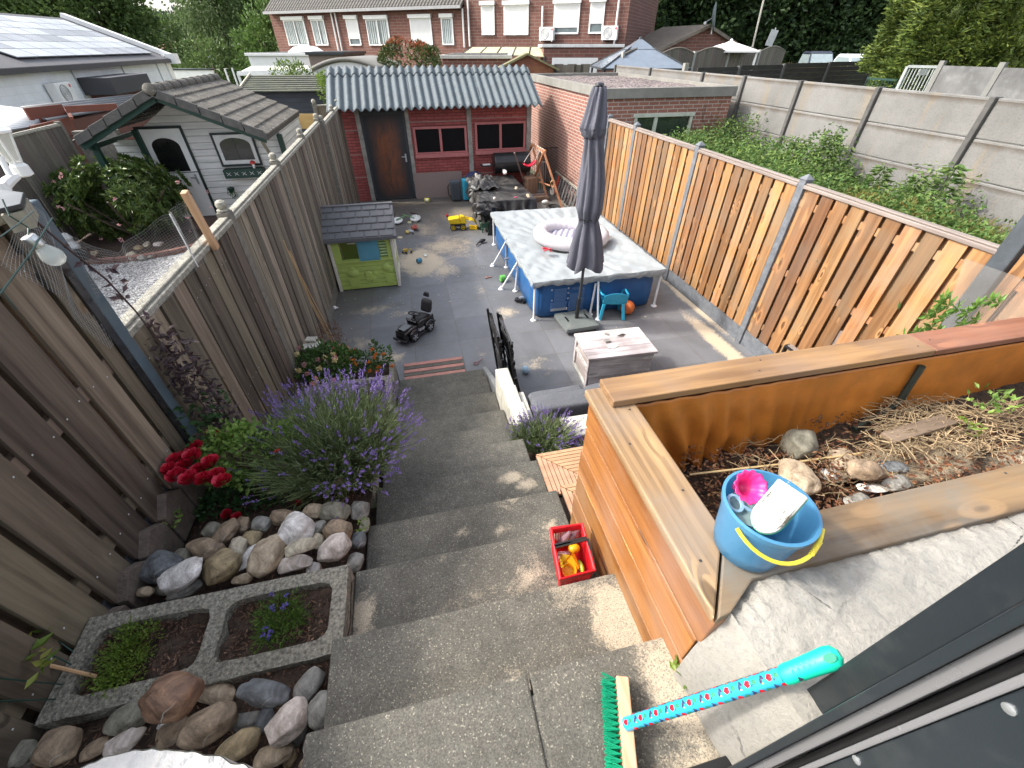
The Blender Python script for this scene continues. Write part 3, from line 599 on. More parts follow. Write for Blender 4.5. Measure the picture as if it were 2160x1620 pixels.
def rock(px,py,w_,h_,rot,z,mt,label,group=None,ang=0,flat=.62,seed=None,sink=.25):
    c=Wz(px,py,z); sx=(Wz(px+w_/2,py,z)-Wz(px-w_/2,py,z)).length/2; sy=(Wz(px,py-h_/2,z)-Wz(px,py+h_/2,z)).length/2*.92
    sz=min(sx,sy)*flat*1.15; sd=seed if seed is not None else (px*7+py*3)
    bm=bmesh.new(); bmesh.ops.create_icosphere(bm,subdivisions=4,radius=1); r2=random.Random(sd)
    pl=[(V((r2.gauss(0,1),r2.gauss(0,1),r2.gauss(0,.8))).normalized(),r2.uniform(.62,.9)) for _ in range(9)] if (ang or sd%5<3) else []
    ang=ang or (.5 if sd%5<3 else 0)
    for v in bm.verts:
        p=v.co.copy(); n=NZ.noise(p*1.1+V((sd,0,0)))*.22+NZ.noise(p*2.3+V((0,sd,0)))*.10
        k=1+n
        q=p*k
        for (nn,dd) in pl:
            t=q.dot(nn)-dd
            if t>0: q-=nn*t*(.95 if ang==1 else .7)
        if ang==1: q+=p*(NZ.noise(p*5+V((sd,1,0)))*.05+NZ.noise(p*12+V((sd,1,0)))*.02)
        e=V((math.copysign(abs(q.x)**.8,q.x)*.94,math.copysign(abs(q.y)**.8,q.y)*.94,q.z))
        v.co=V((e.x*sx,e.y*sy,e.z*sz))
    bmesh.ops.rotate(bm,verts=bm.verts,cent=(0,0,0),matrix=MX.Rotation(R(-rot)-YAW,3,'Z')) if True else None
    bmesh.ops.rotate(bm,verts=bm.verts,cent=(0,0,0),matrix=Euler((r2.uniform(-.2,.25),r2.uniform(-.2,.2),0)).to_matrix())
    me=bpy.data.meshes.new('stone')
    for f in bm.faces: f.smooth=True
    bm.to_mesh(me); bm.free(); me.materials.append(SM[mt]); o=bpy.data.objects.new('stone',me); S.collection.objects.link(o); o.location=(c.x,c.y,c.z+sz*(.5-sink))
    return tag(o,label,'stone',group)
GU='river stones between the two rows of block planters'; GL='river stones at the bottom left corner'
U=1.36; L_=1.47
RK=[(343,1200,84,66,10,U,'blue','angular dark blue grey stone at the left end of the upper stones',1),(383,1217,112,56,-28,U+.05,'white','long white grey stone lying slanted beside the dark angular stone',1),
(470,1200,84,74,-50,U+.02,'ochre','big ochre brown stone above the middle of the block planter',1),(440,1157,80,44,12,U,'brown','flat brown wedge stone under the rose bush',0),
(565,1173,64,92,10,U+.05,'tan','tall tan brown boulder standing in the middle of the upper stones',0),(625,1120,80,76,-10,U+.03,'white','large white quartz rock in the upper stones',1),
(633,1157,66,34,-28,U+.1,'cream','oblong cream tan stone leaning on the white quartz rock',0),(500,1157,40,40,0,U+.04,'cream','small cream stone with dark marks beside the ochre round stone',0),
(530,1140,46,44,0,U,'ochre','round ochre stone left of the white quartz rock',0),(480,1123,40,54,15,U,'brown','upright brown grey stone next to the rose leaves',0),
(527,1178,44,64,35,U-.01,'white','whitish slab stone wedged between the ochre and the tan boulder',1),(553,1107,42,38,0,U,'grey','small grey tan stone behind the round ochre stone',0),
(598,1092,54,36,0,U-.02,'brown','brown oval stone behind the white quartz rock',0),(662,1080,42,30,0,U-.04,'tan','small tan stone by the lavender planter',0),
(707,1083,66,42,5,U-.04,'olive','olive grey oval stone below the lavender',0),(715,1120,72,50,15,U,'brown','broad brown grey stone below the olive oval one',0),
(673,1113,32,34,0,U,'grey','little grey stone right of the white quartz rock',0),(670,1143,30,32,0,U,'cream','little pale green grey stone under the white quartz rock',0),
(710,1160,84,58,-30,U+.03,'pink','big pink white quartz wedge near the right end of the planter',1),(627,1190,84,38,-8,U+.02,'pink','flat pinkish quartz stone touching the planter wall',1),
(750,1188,34,44,0,U-.02,'grey','grey stone between the pink quartz and the stairs',0),(760,1077,42,50,0,U-.08,'grey','dark grey stone beside the stairs below the lavender',1),
(392,1245,66,30,-30,U,'grey','grey flat stone behind the planter at left',0),(308,1250,38,24,0,U,'tan','small tan stone at the left palisade',0),
(388,1175,44,30,0,U-.02,'olive','olive stone behind the long white stone',0),(513,1222,44,22,-15,U,'tan','small tan stone pressed against the planter wall',0),
(513,1108,36,34,0,U-.03,'brown','brown round stone behind the cream stone with marks',0),(448,1122,40,34,0,U-.03,'olive','small olive stone half hidden by rose leaves',0),
(757,1140,34,48,0,U-.06,'blue','slate dark stone at the stair edge',1),(345,1245,30,26,0,U-.05,'olive','small dark stone below the angular blue grey stone',0),(420,1185,36,30,0,U-.05,'grey','grey pebble between the white and the ochre stones',0),(590,1140,30,40,0,U-.05,'grey','grey pebble behind the tan boulder',0),(663,1200,40,30,0,U-.02,'white','white chip at the planter wall',1),(770,1110,26,34,0,U-.1,'olive','narrow olive stone at the stair edge',0)]
for (x,y,a,b_,r,z,mt,lb,an) in RK: rock(x,y,a,b_,r,z,mt,lb,GU,an)
RL=[(367,1473,108,100,0,L_+.09,'red','reddish brown boulder with a bright white vein at the block planter corner',0,.85),(277,1512,100,70,-35,L_-.01,'olive','flat grey green stone left of the red boulder',0,.5),
(457,1463,90,48,8,L_-.02,'tan','flat tan stone right of the red boulder',0,.6),(443,1530,112,90,-35,L_+.04,'brown','big smooth brown boulder in front of the red one',0,.7),(557,1463,114,58,6,L_+.06,'blue','oval dark blue grey stone',0,.7),
(517,1523,80,44,-10,L_-.03,'grey','mottled grey stone under the blue oval one',0,.6),(653,1447,78,62,-60,L_+.02,'grey','grey stone with a pale cap beside the stairs',0,.7),(682,1500,64,88,5,L_+.04,'grey','upright oval grey stone against the top step',0,.7),
(607,1527,96,92,-50,L_+.06,'pink','angular pinkish brown rock near the top step',1,.7),(503,1577,98,70,-35,L_+.05,'ochre','oval ochre brown stone near the bottom edge',0,.7),(370,1547,66,66,-40,L_-.03,'brown','dark brown stone under the smooth brown boulder',0,.6),
(575,1595,86,58,-20,L_+.02,'tan','tan boulder at the bottom edge near the steps',0,.7),(267,1567,84,54,-20,L_+.02,'pink','pale pink quartz rock above the white plaster edge',1,.7),(123,1577,92,76,-15,L_+.03,'brown','striped brown stone at the bottom left',0,.6),
(34,1592,84,52,0,L_+.0,'olive','olive stone at the extreme bottom left corner',0,.6),(205,1577,60,40,-40,L_-.01,'brown','narrow brown stone between the striped stone and pink quartz',0,.6),(607,1417,48,24,-30,L_-.06,'grey','small grey stone behind the blue oval one',0,.6),
(520,1433,38,34,0,L_-.06,'brown','small brown stone above the blue oval one',0,.7),(347,1530,32,24,0,L_-.03,'white','small white chip under the red boulder',1,.6),(655,1573,34,46,10,L_,'white','white grey stone at the corner of the top step',1,.6),
(650,1612,44,30,0,L_,'tan','tan stone at the bottom edge under the top step corner',0,.6),(707,1462,26,40,0,L_-.03,'tan','small tan stone squeezed against the step',0,.6),(560,1523,44,60,0,L_-.04,'blue','dark grey stone behind the pinkish rock',0,.6),(630,1548,44,60,30,L_-.03,'grey','grey stone right of the pinkish rock',0,.6),
(690,1400,40,26,0,L_-.05,'grey','dark stone under the planter corner beside the stairs',0,.6),(612,1600,30,44,0,L_-.02,'ochre','small ochre stone at the bottom edge',0,.6),(420,1600,60,40,-20,L_-.03,'brown','brown stone half under the plaster edge',0,.6),(330,1590,50,36,0,L_-.03,'olive','olive stone behind the plaster edge',0,.6)]
for (x,y,a,b_,r,z,mt,lb,an,fl) in RL: rock(x,y,a,b_,r,z,mt,lb,GL,an,fl)
# stones + board in the raised planter
for a in [(1683,945,74,50,0,1.78,'olive','large dark round stone in the planter beside the orange tarp',0,.8),(1682,1010,72,72,0,1.80,'tan','big round tan stone behind the blue bucket',0,.6),(1825,995,80,34,8,1.84,'brown','oval brown stone in the middle of the planter sand',0,.7),(1790,985,80,66,0,1.76,'tan','flat tan stone under the oval brown one',0,.4),(1890,1020,70,26,-8,1.80,'grey','flat grey stone at the planter front board',1,.5),(1600,1010,40,24,0,1.74,'brown','small brown stone behind the bucket rim',0,.6),(1808,1060,60,34,-20,1.78,'grey','grey stone at the worn front board of the planter',1,.5),(1840,1030,70,20,5,1.79,'white','broken pale mortar piece in the planter',1,.4),(1880,985,60,24,15,1.80,'blue','bluish pebble on the planter sand',0,.5),(1755,1005,60,30,0,1.75,'white','pale broken mortar lump beside the round tan stone',1,.5)]: rock(*a[:7],a[7],'stones in the raised planter',a[8],a[9])
b=MB(); c=Wz(1938,905,1.86); u=(Wz(2005,885,1.87)-Wz(1875,925,1.87)); b.box(c,(u.length,.06,.02),math.atan2(u.y,u.x)); tag(b.build('plank_offcut',wood('old_board',(.27,.22,.14),(.14,.11,.07),'X',.1,.3),bevel=.003),'short grey board offcut lying on the planter soil','board')
b=MB(); b.tube([Wz(1455,1001,1.80),Wz(1640,980,1.80),Wz(1825,955,1.80)],.0045,6); tag(b.build('bamboo_stick',plain('bamboo',(.50,.37,.18),.5),smooth=True),'thin bamboo stick lying across the planter soil','stick')
# dry straw / roots and leaf litter
b=MB()
for i in range(520):
    if rnd.random()<.72: c=Wz(rnd.uniform(1840,2160),rnd.uniform(850,960),1.84)
    else: c=Wz(rnd.uniform(1560,2000),rnd.uniform(930,1050),1.78)
    if c.y>yF-.08: c.y=yF-.1
    d=V((rnd.uniform(-1,1),rnd.uniform(-.4,.4),0)).normalized(); p=[c+d*(k-.5*4)*rnd.uniform(.02,.05)+V((rnd.gauss(0,.012),rnd.gauss(0,.01),rnd.uniform(0,.035))) for k in range(5)]; b.tube(p,rnd.uniform(.0008,.002),3,False)
tag(b.build('straw',plain('dry_straw',(.42,.31,.18),.8,island=.6)),'tangle of dry straw and roots on the planter soil','dry plants',kind='stuff')
L=[]
for i in range(2600):
    k=rnd.random(); c=Wz(rnd.uniform(1440,1800),rnd.uniform(950,1090),1.77) if k<.5 else Wz(rnd.uniform(1700,2160),rnd.uniform(860,1040),1.80)
    if c.y>yF-.07 or c.y<.147*H-.03 or c.x<X0+.12: continue
    L.append((c+V((0,0,rnd.uniform(-.02,.03))),rv()*V((1,1,.35)),rnd.uniform(.012,.03),rnd.uniform(.006,.015)))
tag(leaves('leaf_litter',L,leafm('litter',[(.20,.07,.03),(.10,.05,.03),(.28,.15,.07)],.8,0)),'reddish brown leaf litter and bark on the planter soil','leaf litter',kind='stuff')
L=[]
for (xa,xb,ya,yb_,n_,dz) in ((-1.36,-.47,.05,.66,2600,.0),(-1.36,-.47,.94,1.62,1700,.0)):
    for i in range(n_): x=rnd.uniform(xa,xb); y=rnd.uniform(ya,yb_); L.append((V((x,y,zr(y)+NZ.noise(V((x*7,y*7,0)))*.03+rnd.uniform(.0,.02)+dz)),rv()*V((1,1,.35)),rnd.uniform(.010,.03),rnd.uniform(.003,.008)))
tag(leaves('bark_mulch',L,leafm('mulch',[(.17,.09,.05),(.09,.05,.035),(.26,.16,.10)],.85,0)),'brown bark mulch between the river stones','bark mulch',kind='stuff')
def cellmulch(px0,px1,n_,nm):
    L=[]
    for i in range(n_): x=rnd.uniform(px0,px1); y=rnd.uniform(.70,.89); L.append((V((x,y,1.447+NZ.noise(V(((x-px0)*9,y*15,1.49)))*.02+rnd.uniform(0,.012))),rv()*V((1,1,.3)),rnd.uniform(.010,.026),rnd.uniform(.003,.007)))
    tag(leaves('bark_mulch',L,bpy.data.materials['mulch']),nm,'bark mulch',kind='stuff')
cellmulch(-1.30,-.94,900,'bark mulch in the left planter cell'); cellmulch(-.87,-.51,900,'bark mulch in the right planter cell')
# ---------- plants ----------
G_={}
G_['lavleaf']=leafm('lavender_leaf',[(.15,.21,.08),(.23,.30,.14),(.31,.37,.22)],.7,.3)
G_['lavfl']=leafm('lavender_flower',[(.20,.13,.36),(.28,.20,.48),(.14,.09,.28)],.7,.15)
def lavender(name,label,c,rx,ry,ht,n,seed=1,nf=None):
    r=random.Random(seed); t=thing(name,label,'lavender',c); b=MB(); L=[];F=[]
    for i in range(n):
        a=r.uniform(0,2*math.pi); rr=math.sqrt(r.random()); base=V(c)+V((math.cos(a)*rr*rx*.35,math.sin(a)*rr*ry*.35,0))
        h_=ht*r.uniform(.6,1.08)*(1-.32*rr); tip=V(c)+V((math.cos(a)*rr*rx+r.gauss(0,.02),math.sin(a)*rr*ry+r.gauss(0,.02),h_))
        mid=base.lerp(tip,.5)+V((0,0,h_*.13)); b.tube([base,mid,tip],.0011,3,False)
        side_=(tip.y-c[1])/ry; pf=(nf if nf is not None else .55)*(1.5 if (side_>.25 or (rr>.72 and tip.x>c[0])) else .35)
        if r.random()<pf:
            d=(tip-mid).normalized(); ln=r.uniform(.03,.065)
            for k in range(int(14*ln/.05)):
                q=tip+d*(ln*k/14*1.0-.01); o=rv(); o=(o-d*o.dot(d)).normalized(); F.append((q,(o+d*.9),r.uniform(.009,.014),.007))
        for k in range(8):
            s_=r.uniform(.02,.85); q=base.lerp(mid,min(1,s_*1.5)) if s_<.5 else mid.lerp(tip,(s_-.5)*1.6)
            L.append((q,(tip-base).normalized()*.9+rv()*.6,r.uniform(.03,.06),.0055))
    b.build('stems',plain('lavender_stem',(.17,.22,.08),.7,island=.5),t); leaves('leaves',L,G_['lavleaf'],t); leaves('flowers',F,G_['lavfl'],t)
lavender('lavender','huge flowering lavender bush spilling over the left of the stairs',(-.62,1.80,1.08),.46,.48,.58,2100,3,.30)
lavender('lavender','small flowering lavender right of the stairs in front of the grey sofa',(.72,2.08,.66),.26,.22,.32,560,5,.28)
lavender('lavender','tiny low lavender tuft beside the decking tiles',(1.03,1.86,.68),.15,.10,.2,200,6,.5)
lavender('lavender','few lavender stems by the white blocks beside the stairs',(.56,2.16,.64),.10,.08,.30,70,8,.5)
def bush(name,label,cat,c,rad,ncl,nlf,cr,ls,mat,lw=None,flowers=None,stem=None,shell=.4,up=.3,group=None,rzf=None):
    t=thing(name,label,cat,(c[0],c[1],c[2]-rad[2]),group=group); L=clumpleaves(c,rad,ncl,nlf,cr,ls,lw,shell,up); leaves('foliage',L,mat,t)
    b=MB()
    for i in range(stem or 7):
        u=rv(); e=V(c)+V((u.x*rad[0],u.y*rad[1],abs(u.z)*rad[2]))*.8; s_=V((c[0]+u.x*.02,c[1]+u.y*.02,c[2]-rad[2])); b.tube([s_,s_.lerp(e,.5)+V((0,0,.03)),e],.004,5,True,[.006*max(1,rad[2]*2),.004,.002])
    b.build('stem',plain('stem_brown',(.12,.09,.05),.8),t)
    return t
G_['rose']=leafm('rose_leaf',[(.09,.18,.03),(.20,.33,.07),(.34,.46,.12)],.45,.35)
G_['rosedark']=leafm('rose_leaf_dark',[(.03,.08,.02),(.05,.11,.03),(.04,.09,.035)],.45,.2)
t=bush('rose_bush','rose bush with big red blooms against the tall left fence','rose bush',(-1.07,1.80,1.36),(.30,.17,.17),110,16,.055,.036,G_['rose'],.024)
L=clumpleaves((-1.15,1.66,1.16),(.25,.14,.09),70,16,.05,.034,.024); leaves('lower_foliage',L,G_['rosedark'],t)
def rosebloom(c,r,par,mat):
    b=MB()
    for ring,(k,tilt) in enumerate([(4,.15),(6,.45),(8,.8),(10,1.1),(11,1.3)]):
        for i in range(k):
            a=2*math.pi*i/k+ring*.7; rr=r*(.20+.20*ring)*rnd.uniform(.85,1.12)
            d=V((math.cos(a),math.sin(a),0)); c0=V(c)+d*rr*.35+V((0,0,r*(.3-.12*ring))); tip=V(c)+d*rr+V((0,0,r*(.70-.13*ring)+rnd.uniform(-.18,.18)*r)); s_=V((-d.y,d.x,rnd.uniform(-.3,.3)))*r*(.22+.06*ring)
            b.add([c0-s_*.5,c0+s_*.5,(c0+tip)/2+s_-d*.0,tip+s_*.55+V((0,0,.1*r)),tip-s_*.55+V((0,0,.12*r)),(c0+tip)/2-s_],[(0,1,2,5),(5,2,3,4)])
    return b.build('bloom',mat,par,smooth=True,angle=180,merge=False)
mr=NT('rose_petal'); mr.setc(mr.mix(mr.ramp(mr.noise(mr.obj,40,2,.5),.35,.65),(.38,.004,.012),(.55,.015,.05))); mr.rough(.5); G_['petal']=mr.m
for (x,y) in [(405,962),(385,985),(372,1003),(420,990),(398,1010),(443,975),(374,968),(432,1010),(412,945),(455,1003),(470,1015),(360,990)]:
    rosebloom(Wz(x,y,1.50+rnd.uniform(-.03,.03)),.042,t,G_['petal'])
for (x,y,s_) in [(455,915,.02),(468,922,.015),(440,912,.018),(488,922,.014),(585,952,.014),(478,1085,.03),(500,1090,.026),(630,1060,.016)]: rosebloom(Wz(x,y,1.48 if y<1000 else 1.22),s_,t,G_['petal'])
# low plants in block planter
G_['moss']=leafm('fresh_green',[(.10,.17,.02),(.16,.25,.04),(.24,.33,.06)],.5,.3)
t=thing('ground_cover_plant','yellow green mossy plant in the left cell of the grey block planter','plant',(-1.17,.79,1.45)); c=Wz(262,1382,1.49)
L=clumpleaves((c.x,c.y,1.475),(.095,.13,.035),90,26,.03,.014,.006,.1,.6); leaves('foliage',L,G_['moss'],t)
c=Wz(583,1310,1.5); t=thing('lobelia','small green lobelia with blue flowers in the right planter cell','plant',(c.x,c.y,1.45)); L=clumpleaves((c.x,c.y,1.485),(.095,.09,.045),70,24,.035,.018,.005,.1,.6); leaves('foliage',L,leafm('lob',[(.06,.12,.02),(.10,.19,.03),(.16,.26,.05)],.5,.3),t)
L=[]
for (x,y) in [(573,1253),(603,1255),(601,1277),(597,1282),(572,1280),(576,1284),(560,1323),(556,1338),(567,1345),(572,1330)]:
    p=Wz(x,y,1.535)
    for k in range(9): L.append((p+rv()*.004,rv(),.011,.008))
leaves('flowers',L,leafm('blue_fl',[(.14,.11,.42),(.22,.18,.55),(.10,.08,.35)],.6,.2),t)
# dark red climber on the fence by the post
t=thing('clematis','dark purple leaved climber growing up beside the blue grey post','climbing plant',(-1.3,2.15,1.0))
P=[Wx(x,y,-1.30) for (x,y) in [(80,470),(150,530),(225,590),(285,655),(320,700),(370,760),(400,820),(450,880),(480,930)]]
b=MB(); b.tube(P,.004,6); b.tube([Wx(505,905,-1.3),Wx(440,850,-1.3),Wx(400,800,-1.28)],.003,5); b.build('vine',plain('vine',(.07,.04,.04),.7),t)
L=[]
for i in range(430):
    k=rnd.random(); 
    if k<.07: q=lerpl(P,rnd.uniform(.1,.55)); j=.03
    else: q=lerpl(P,rnd.uniform(.55,1)); j=.085
    L.append((q+rv()*j+V((.02,0,0)),rv()*V((1,1,.6))+V((.3,0,-.1)),rnd.uniform(.035,.062),rnd.uniform(.018,.026)))
leaves('foliage',L,leafm('purple_leaf',[(.055,.035,.042),(.10,.065,.07),(.07,.05,.045)],.5,.15),t)
L=[(Wx(rnd.uniform(400,470),rnd.uniform(830,960),-1.27)+rv()*.05,rv()*V((1,1,.4)),.05,.03) for i in range(70)]; leaves('green_leaves',L,G_['rosedark'],t)
# lantanas
def flowerheads(par,pts,mats,r=.028):
    for i,(p) in enumerate(pts):
        L=[(V(p)+rv()*r*.5,rv()+V((0,0,.8)),r*.9,r*.8) for k in range(26)]; leaves('flower_head',L,mats[i%len(mats)],par)
FM=[leafm('fl_pink',[(.62,.28,.32),(.70,.42,.42),(.65,.35,.30)],.6,.2),leafm('fl_yellow',[(.70,.62,.25),(.75,.70,.45),(.7,.5,.2)],.6,.2),leafm('fl_orange',[(.65,.17,.03),(.70,.30,.05),(.6,.12,.03)],.6,.2)]
G_['lant']=leafm('lantana_leaf',[(.035,.09,.02),(.07,.15,.03),(.11,.20,.05)],.55,.25)
t=bush('lantana','lantana with pink and yellow flowers in the lowest block planter','flowering plant',(-1.08,3.72,.60),(.30,.22,.20),80,14,.055,.048,G_['lant'],.03)
flowerheads(t,[Wz(x,y,.74) for (x,y) in [(632,735),(626,748),(670,760),(674,778),(641,771),(702,748),(706,756),(707,762),(666,800),(629,783),(660,812),(670,808),(703,803),(685,755),(648,790)]],[FM[0],FM[1]])
t=thing('flower_pot','blue rimmed pot with an orange flowering lantana beside the stair foot','flower pot',(-.66,3.8,.0))
b=MB(); b.lathe([(.09,.0),(.12,.2),(.13,.21),(.13,.23),(.11,.23),(.10,.2),(0,.19)],(-.66,3.82,.0),24); b.build('pot',plain('blue_pot',(.03,.05,.09),.3),t,smooth=True)
L=clumpleaves((-.68,3.85,.50),(.24,.20,.13),48,11,.045,.042,.024,.4,.3); leaves('foliage',L,G_['lant'],t)
flowerheads(t,[Wz(x,y,.60) for (x,y) in [(738,744),(750,739),(786,738),(793,748),(790,755),(750,768),(778,765),(781,783),(800,775),(795,785),(827,773),(745,760),(808,748)]],[FM[2]],.024)
b=MB()
for i in range(9): u=rv(); b.tube([(-.66,3.82,.2),(-.66+u.x*.1,3.83+u.y*.08,.32),(-.66+u.x*.2,3.85+u.y*.16,.45)],.003,4)
b.build('stem',plain('stem2',(.12,.11,.05),.8),t)
t=thing('flower_pot','terracotta pot with dried brown plant and bamboo canes by the left fence','flower pot',(-1.13,4.42,0)); b=MB(); b.lathe([(.10,.0),(.14,.24),(.155,.24),(.155,.28),(.135,.28),(.12,.24),(0,.235)],(-1.13,4.42,0),28); b.build('pot',plain('terracotta',(.40,.17,.09),.8,var=.25,dirt=.3,dirtc=(.5,.42,.35)),t,smooth=True)
L=clumpleaves((-1.16,4.5,.46),(.14,.14,.17),40,14,.06,.03,.008,.2,.4); leaves('dried_foliage',L,leafm('dried',[(.22,.10,.05),(.14,.08,.04),(.30,.16,.08)],.8,.1),t)
b=MB(); 
for (dx,dy,z) in ((0,0,1.60),(.03,.03,1.5),(-.02,.1,1.45)): b.tube([(-1.13+dx,4.42+dy,.24),(-1.24+dx,4.46+dy,.9),(-1.31,4.5+dy,z)],.006,6)
b.build('bamboo_cane',plain('bamboo2',(.42,.28,.14),.5),t); 
t=thing('paving_stack','pair of pale stone slabs on a small grey post behind the lantana','stone slabs',(-1.3,4.02,0)); b=MB(); b.bb(-1.32,-1.17,3.98,4.12,0,.62); b.build('post',M['block'],t,bevel=.005); b=MB(); b.box((-1.25,4.02,.645),(.17,.11,.022),.2); b.box((-1.26,4.10,.675),(.11,.08,.022),-.2); b.build('slab',M['white_block'],t,bevel=.004); b=MB(); b.bb(-1.13,-1.08,4.0,4.08,0,.6); b.build('wood_block',M['capwood'],t,bevel=.004)
b=MB(); c=Wz(636,851,.56); b.ball(c,.042,20); mg=NT('glass_ball'); mg.setc(mg.mix(mg.ramp(mg.noise(mg.obj,14,2,.5,1.5),.45,.55),(.02,.10,.30),(.25,.55,.6))); mg.rough(.08); tag(b.build('glass_ball',mg.m,smooth=True,angle=180),'blue and white glass ball in the planter behind the lavender','glass ball')
for (x,y,w_,h_,mt,lb) in [(602,888,58,26,'grey','carved grey stone turtle shape stone on the planter edge'),(580,908,34,12,'grey','flat grey stone in front of the turtle shaped stone'),(612,872,30,16,'olive','small olive stone behind the turtle shaped stone'),(560,912,16,12,'grey','small grey pebble on the block edge')]: rock(x,y,w_,h_,-5,.62,mt,lb)
rock(718,1022,36,26,0,1.24,'brown','round brown stone at the foot of the big lavender')
# weeds poking at stair edges
def weed(name,label,c,n,ls,rad,mat=None,cat='weed'):
    t=thing(name,label,cat,c); L=[(V(c)+rv()*rad*V((1,1,.6))+V((0,0,rad*.3)),rv()*V((1,1,.5))+V((0,0,.4)),ls*rnd.uniform(.6,1.2),ls*.55) for i in range(n)]; leaves('foliage',L,mat or G_['moss'],t); b=MB(); 
    for i in range(4): u=rv(); b.tube([V(c),V(c)+V((u.x*.5,u.y*.5,1))*rad*.8],.0015,3)
    b.build('stem',plain('weedstem',(.1,.15,.04),.7),t)
weed('weed','little green weed at the concrete stub below the planter boards',Wz(1447,1420,1.76),26,.03,.03)
weed('weed','tiny weed growing between the stones at the stair edge',Wz(768,1110,1.4),22,.018,.03)
weed('weed','bright green weed on the planter straw',Wz(2040,905,1.88),18,.03,.04); weed('weed','green weed in the far corner of the planter',Wz(2080,855,1.92),40,.035,.07,G_['rose'])
weed('fern_leaf','curled green fern leaf under the rose bush at the fence',Wz(365,1100,1.32),60,.03,.05,G_['rose'])
# right climbing plant above planter board
t=thing('climbing_plant','young bright green vine leaves climbing beside the tall grey post','climbing plant',(3.6,1.5,2.1)); L=[]
for (x,y) in [(1990,672),(1965,690),(1985,640),(1958,665),(2000,645),(2040,660),(2060,645),(2090,635),(2105,640),(2030,685),(2060,675),(1980,700),(1905,712),(1930,705),(1950,700),(2020,650),(1995,630),(1975,660)]:
    p=Wy(x,y,1.32)
    for k in range(7): a=k*2*math.pi/7; L.append((p,V((math.cos(a),.2,math.sin(a)*.9)),rnd.uniform(.045,.07),.02))
leaves('foliage',L,leafm('vine_green',[(.15,.30,.05),(.22,.40,.08),(.10,.22,.04)],.45,.35),t); b=MB(); b.tube([(3.1,1.22,2.0),(3.3,1.3,2.15),(3.6,1.34,2.25),(3.95,1.36,2.4)],.004,5); b.build('stem',plain('vstem',(.12,.15,.05),.7),t)
# clear plastic panel by the post
b=MB(); P=[Wx(2035,545,3.88),Wx(2165,590,3.88),Wx(2170,720,3.88),Wx(1985,690,3.88)]; b.add(P,[(0,1,2,3)]); tag(b.build('plastic_sheet',glass('clear_plastic',(.35,.33,.30),.14,.15),solid=.004),'clear plastic sheet fixed to the upper right fence','plastic sheet')
# cane, wire frame and leaves at the left edge
t=thing('plant_support','green wire plant support with a bamboo cane in the left planter cell','plant support',(-1.2,.7,1.45))
b=MB(); e=Wz(205,1427,1.47); b.tube([e,Wz(-40,1370,1.62)],.006,7); b.build('bamboo_cane',plain('bamboo3',(.46,.27,.13),.5),t)
b=MB()
q=[(165,1383),(-30,1240),(160,1407),(-30,1310),(140,1445),(-30,1428),(125,1475),(-30,1480)]
for i in range(0,8,2): b.tube([Wz(*q[i],1.47),Wz(*q[i+1],1.75)],.0022,5)
b.tube([Wz(170,1375,1.48),Wz(150,1440,1.48),Wz(118,1485,1.48)],.0022,5); b.tube([Wz(72,1305,1.6),Wz(45,1355,1.58)],.002,5); b.build('wire_frame',plain('green_wire',(.01,.05,.04),.4),t)
L=[]
for i in range(26): p=Wz(rnd.uniform(-10,85),rnd.uniform(1330,1430),1.63); L.append((p,V((rnd.uniform(-.3,1),rnd.uniform(-1,1),rnd.uniform(-.3,.3))),rnd.uniform(.04,.07),rnd.uniform(.022,.035)))
leaves('foliage',L,leafm('cl',[(.14,.25,.04),(.24,.33,.06),(.4,.38,.08)],.45,.35),t)
# ---------- string lights, lantern, net, stake at the left fence ----------
t=thing('string_light','clear glass garden bulb hanging from a wire on the blue grey post','string light',(-1.2,1.6,2.4))
c=Wx(82,518,-1.18); ax=V((.25,.2,-1)).normalized(); T=MX.Translation(c)@ax.to_track_quat('Z','Y').to_matrix().to_4x4()
b=MB(); b.lathe([(.0,-.035),(.019,-.034),(.021,-.03),(.021,0),(.017,.002)],(0,0,0),20,T); b.build('socket',plain('silver_socket',(.5,.5,.5),.3,metal=.9),t,smooth=True)
b=MB(); b.lathe([(.015,.002),(.022,.015),(.030,.032),(.031,.045),(.026,.060),(.013,.07),(0,.072)],(0,0,0),24,T); b.build('bulb',glass('bulb_glass',(.8,.85,.8),.35,.03),t,smooth=True)
b=MB(); b.tube([Wx(5,420,-1.2),Wx(20,455,-1.2),Wx(60,480,-1.19),c-ax*.03],.0025,5); b.tube([Wx(0,620,-1.15),Wx(60,540,-1.15),Wx(110,460,-1.18)],.0025,5); b.tube([Wx(0,500,-1.16),Wx(35,475,-1.17),Wx(70,445,-1.2)],.002,5); b.tube([Wx(0,608,-1.2),Wx(35,652,-1.2)],.002,4);b.build('cable',plain('green_cable',(.02,.06,.05),.4),t)
t=thing('lantern','white painted cast lantern on a curved bracket at the left edge','lantern',(-1.6,2.2,2.5))
def LW(x,y,X=-1.5): return Wx(x,y,X)
b=MB(); a=LW(30,345);top_=LW(12,300); 
b.lathe([(.018,0),(.042,.10),(.045,.104),(.018,.124),(0,.13)],tuple(LW(34,343)),6); b.build('lamp_head',glass('lampglass',(.7,.7,.65),.55,.1),t)
b=MB(); T0=LW(34,343)
for k in range(6): a_=2*math.pi*k/6; b.tube([T0+V((.019*math.cos(a_),.019*math.sin(a_),0)),T0+V((.043*math.cos(a_),.043*math.sin(a_),.10))],.004,5)
b.lathe([(.052,0),(.052,.008),(.02,.03),(.0,.036)],tuple(T0+V((0,0,.101))),6); b.lathe([(.018,-.05),(.03,-.044),(.028,-.012),(.018,0),(.02,.003)],tuple(T0),10); b.build('cage',M['white'],t)
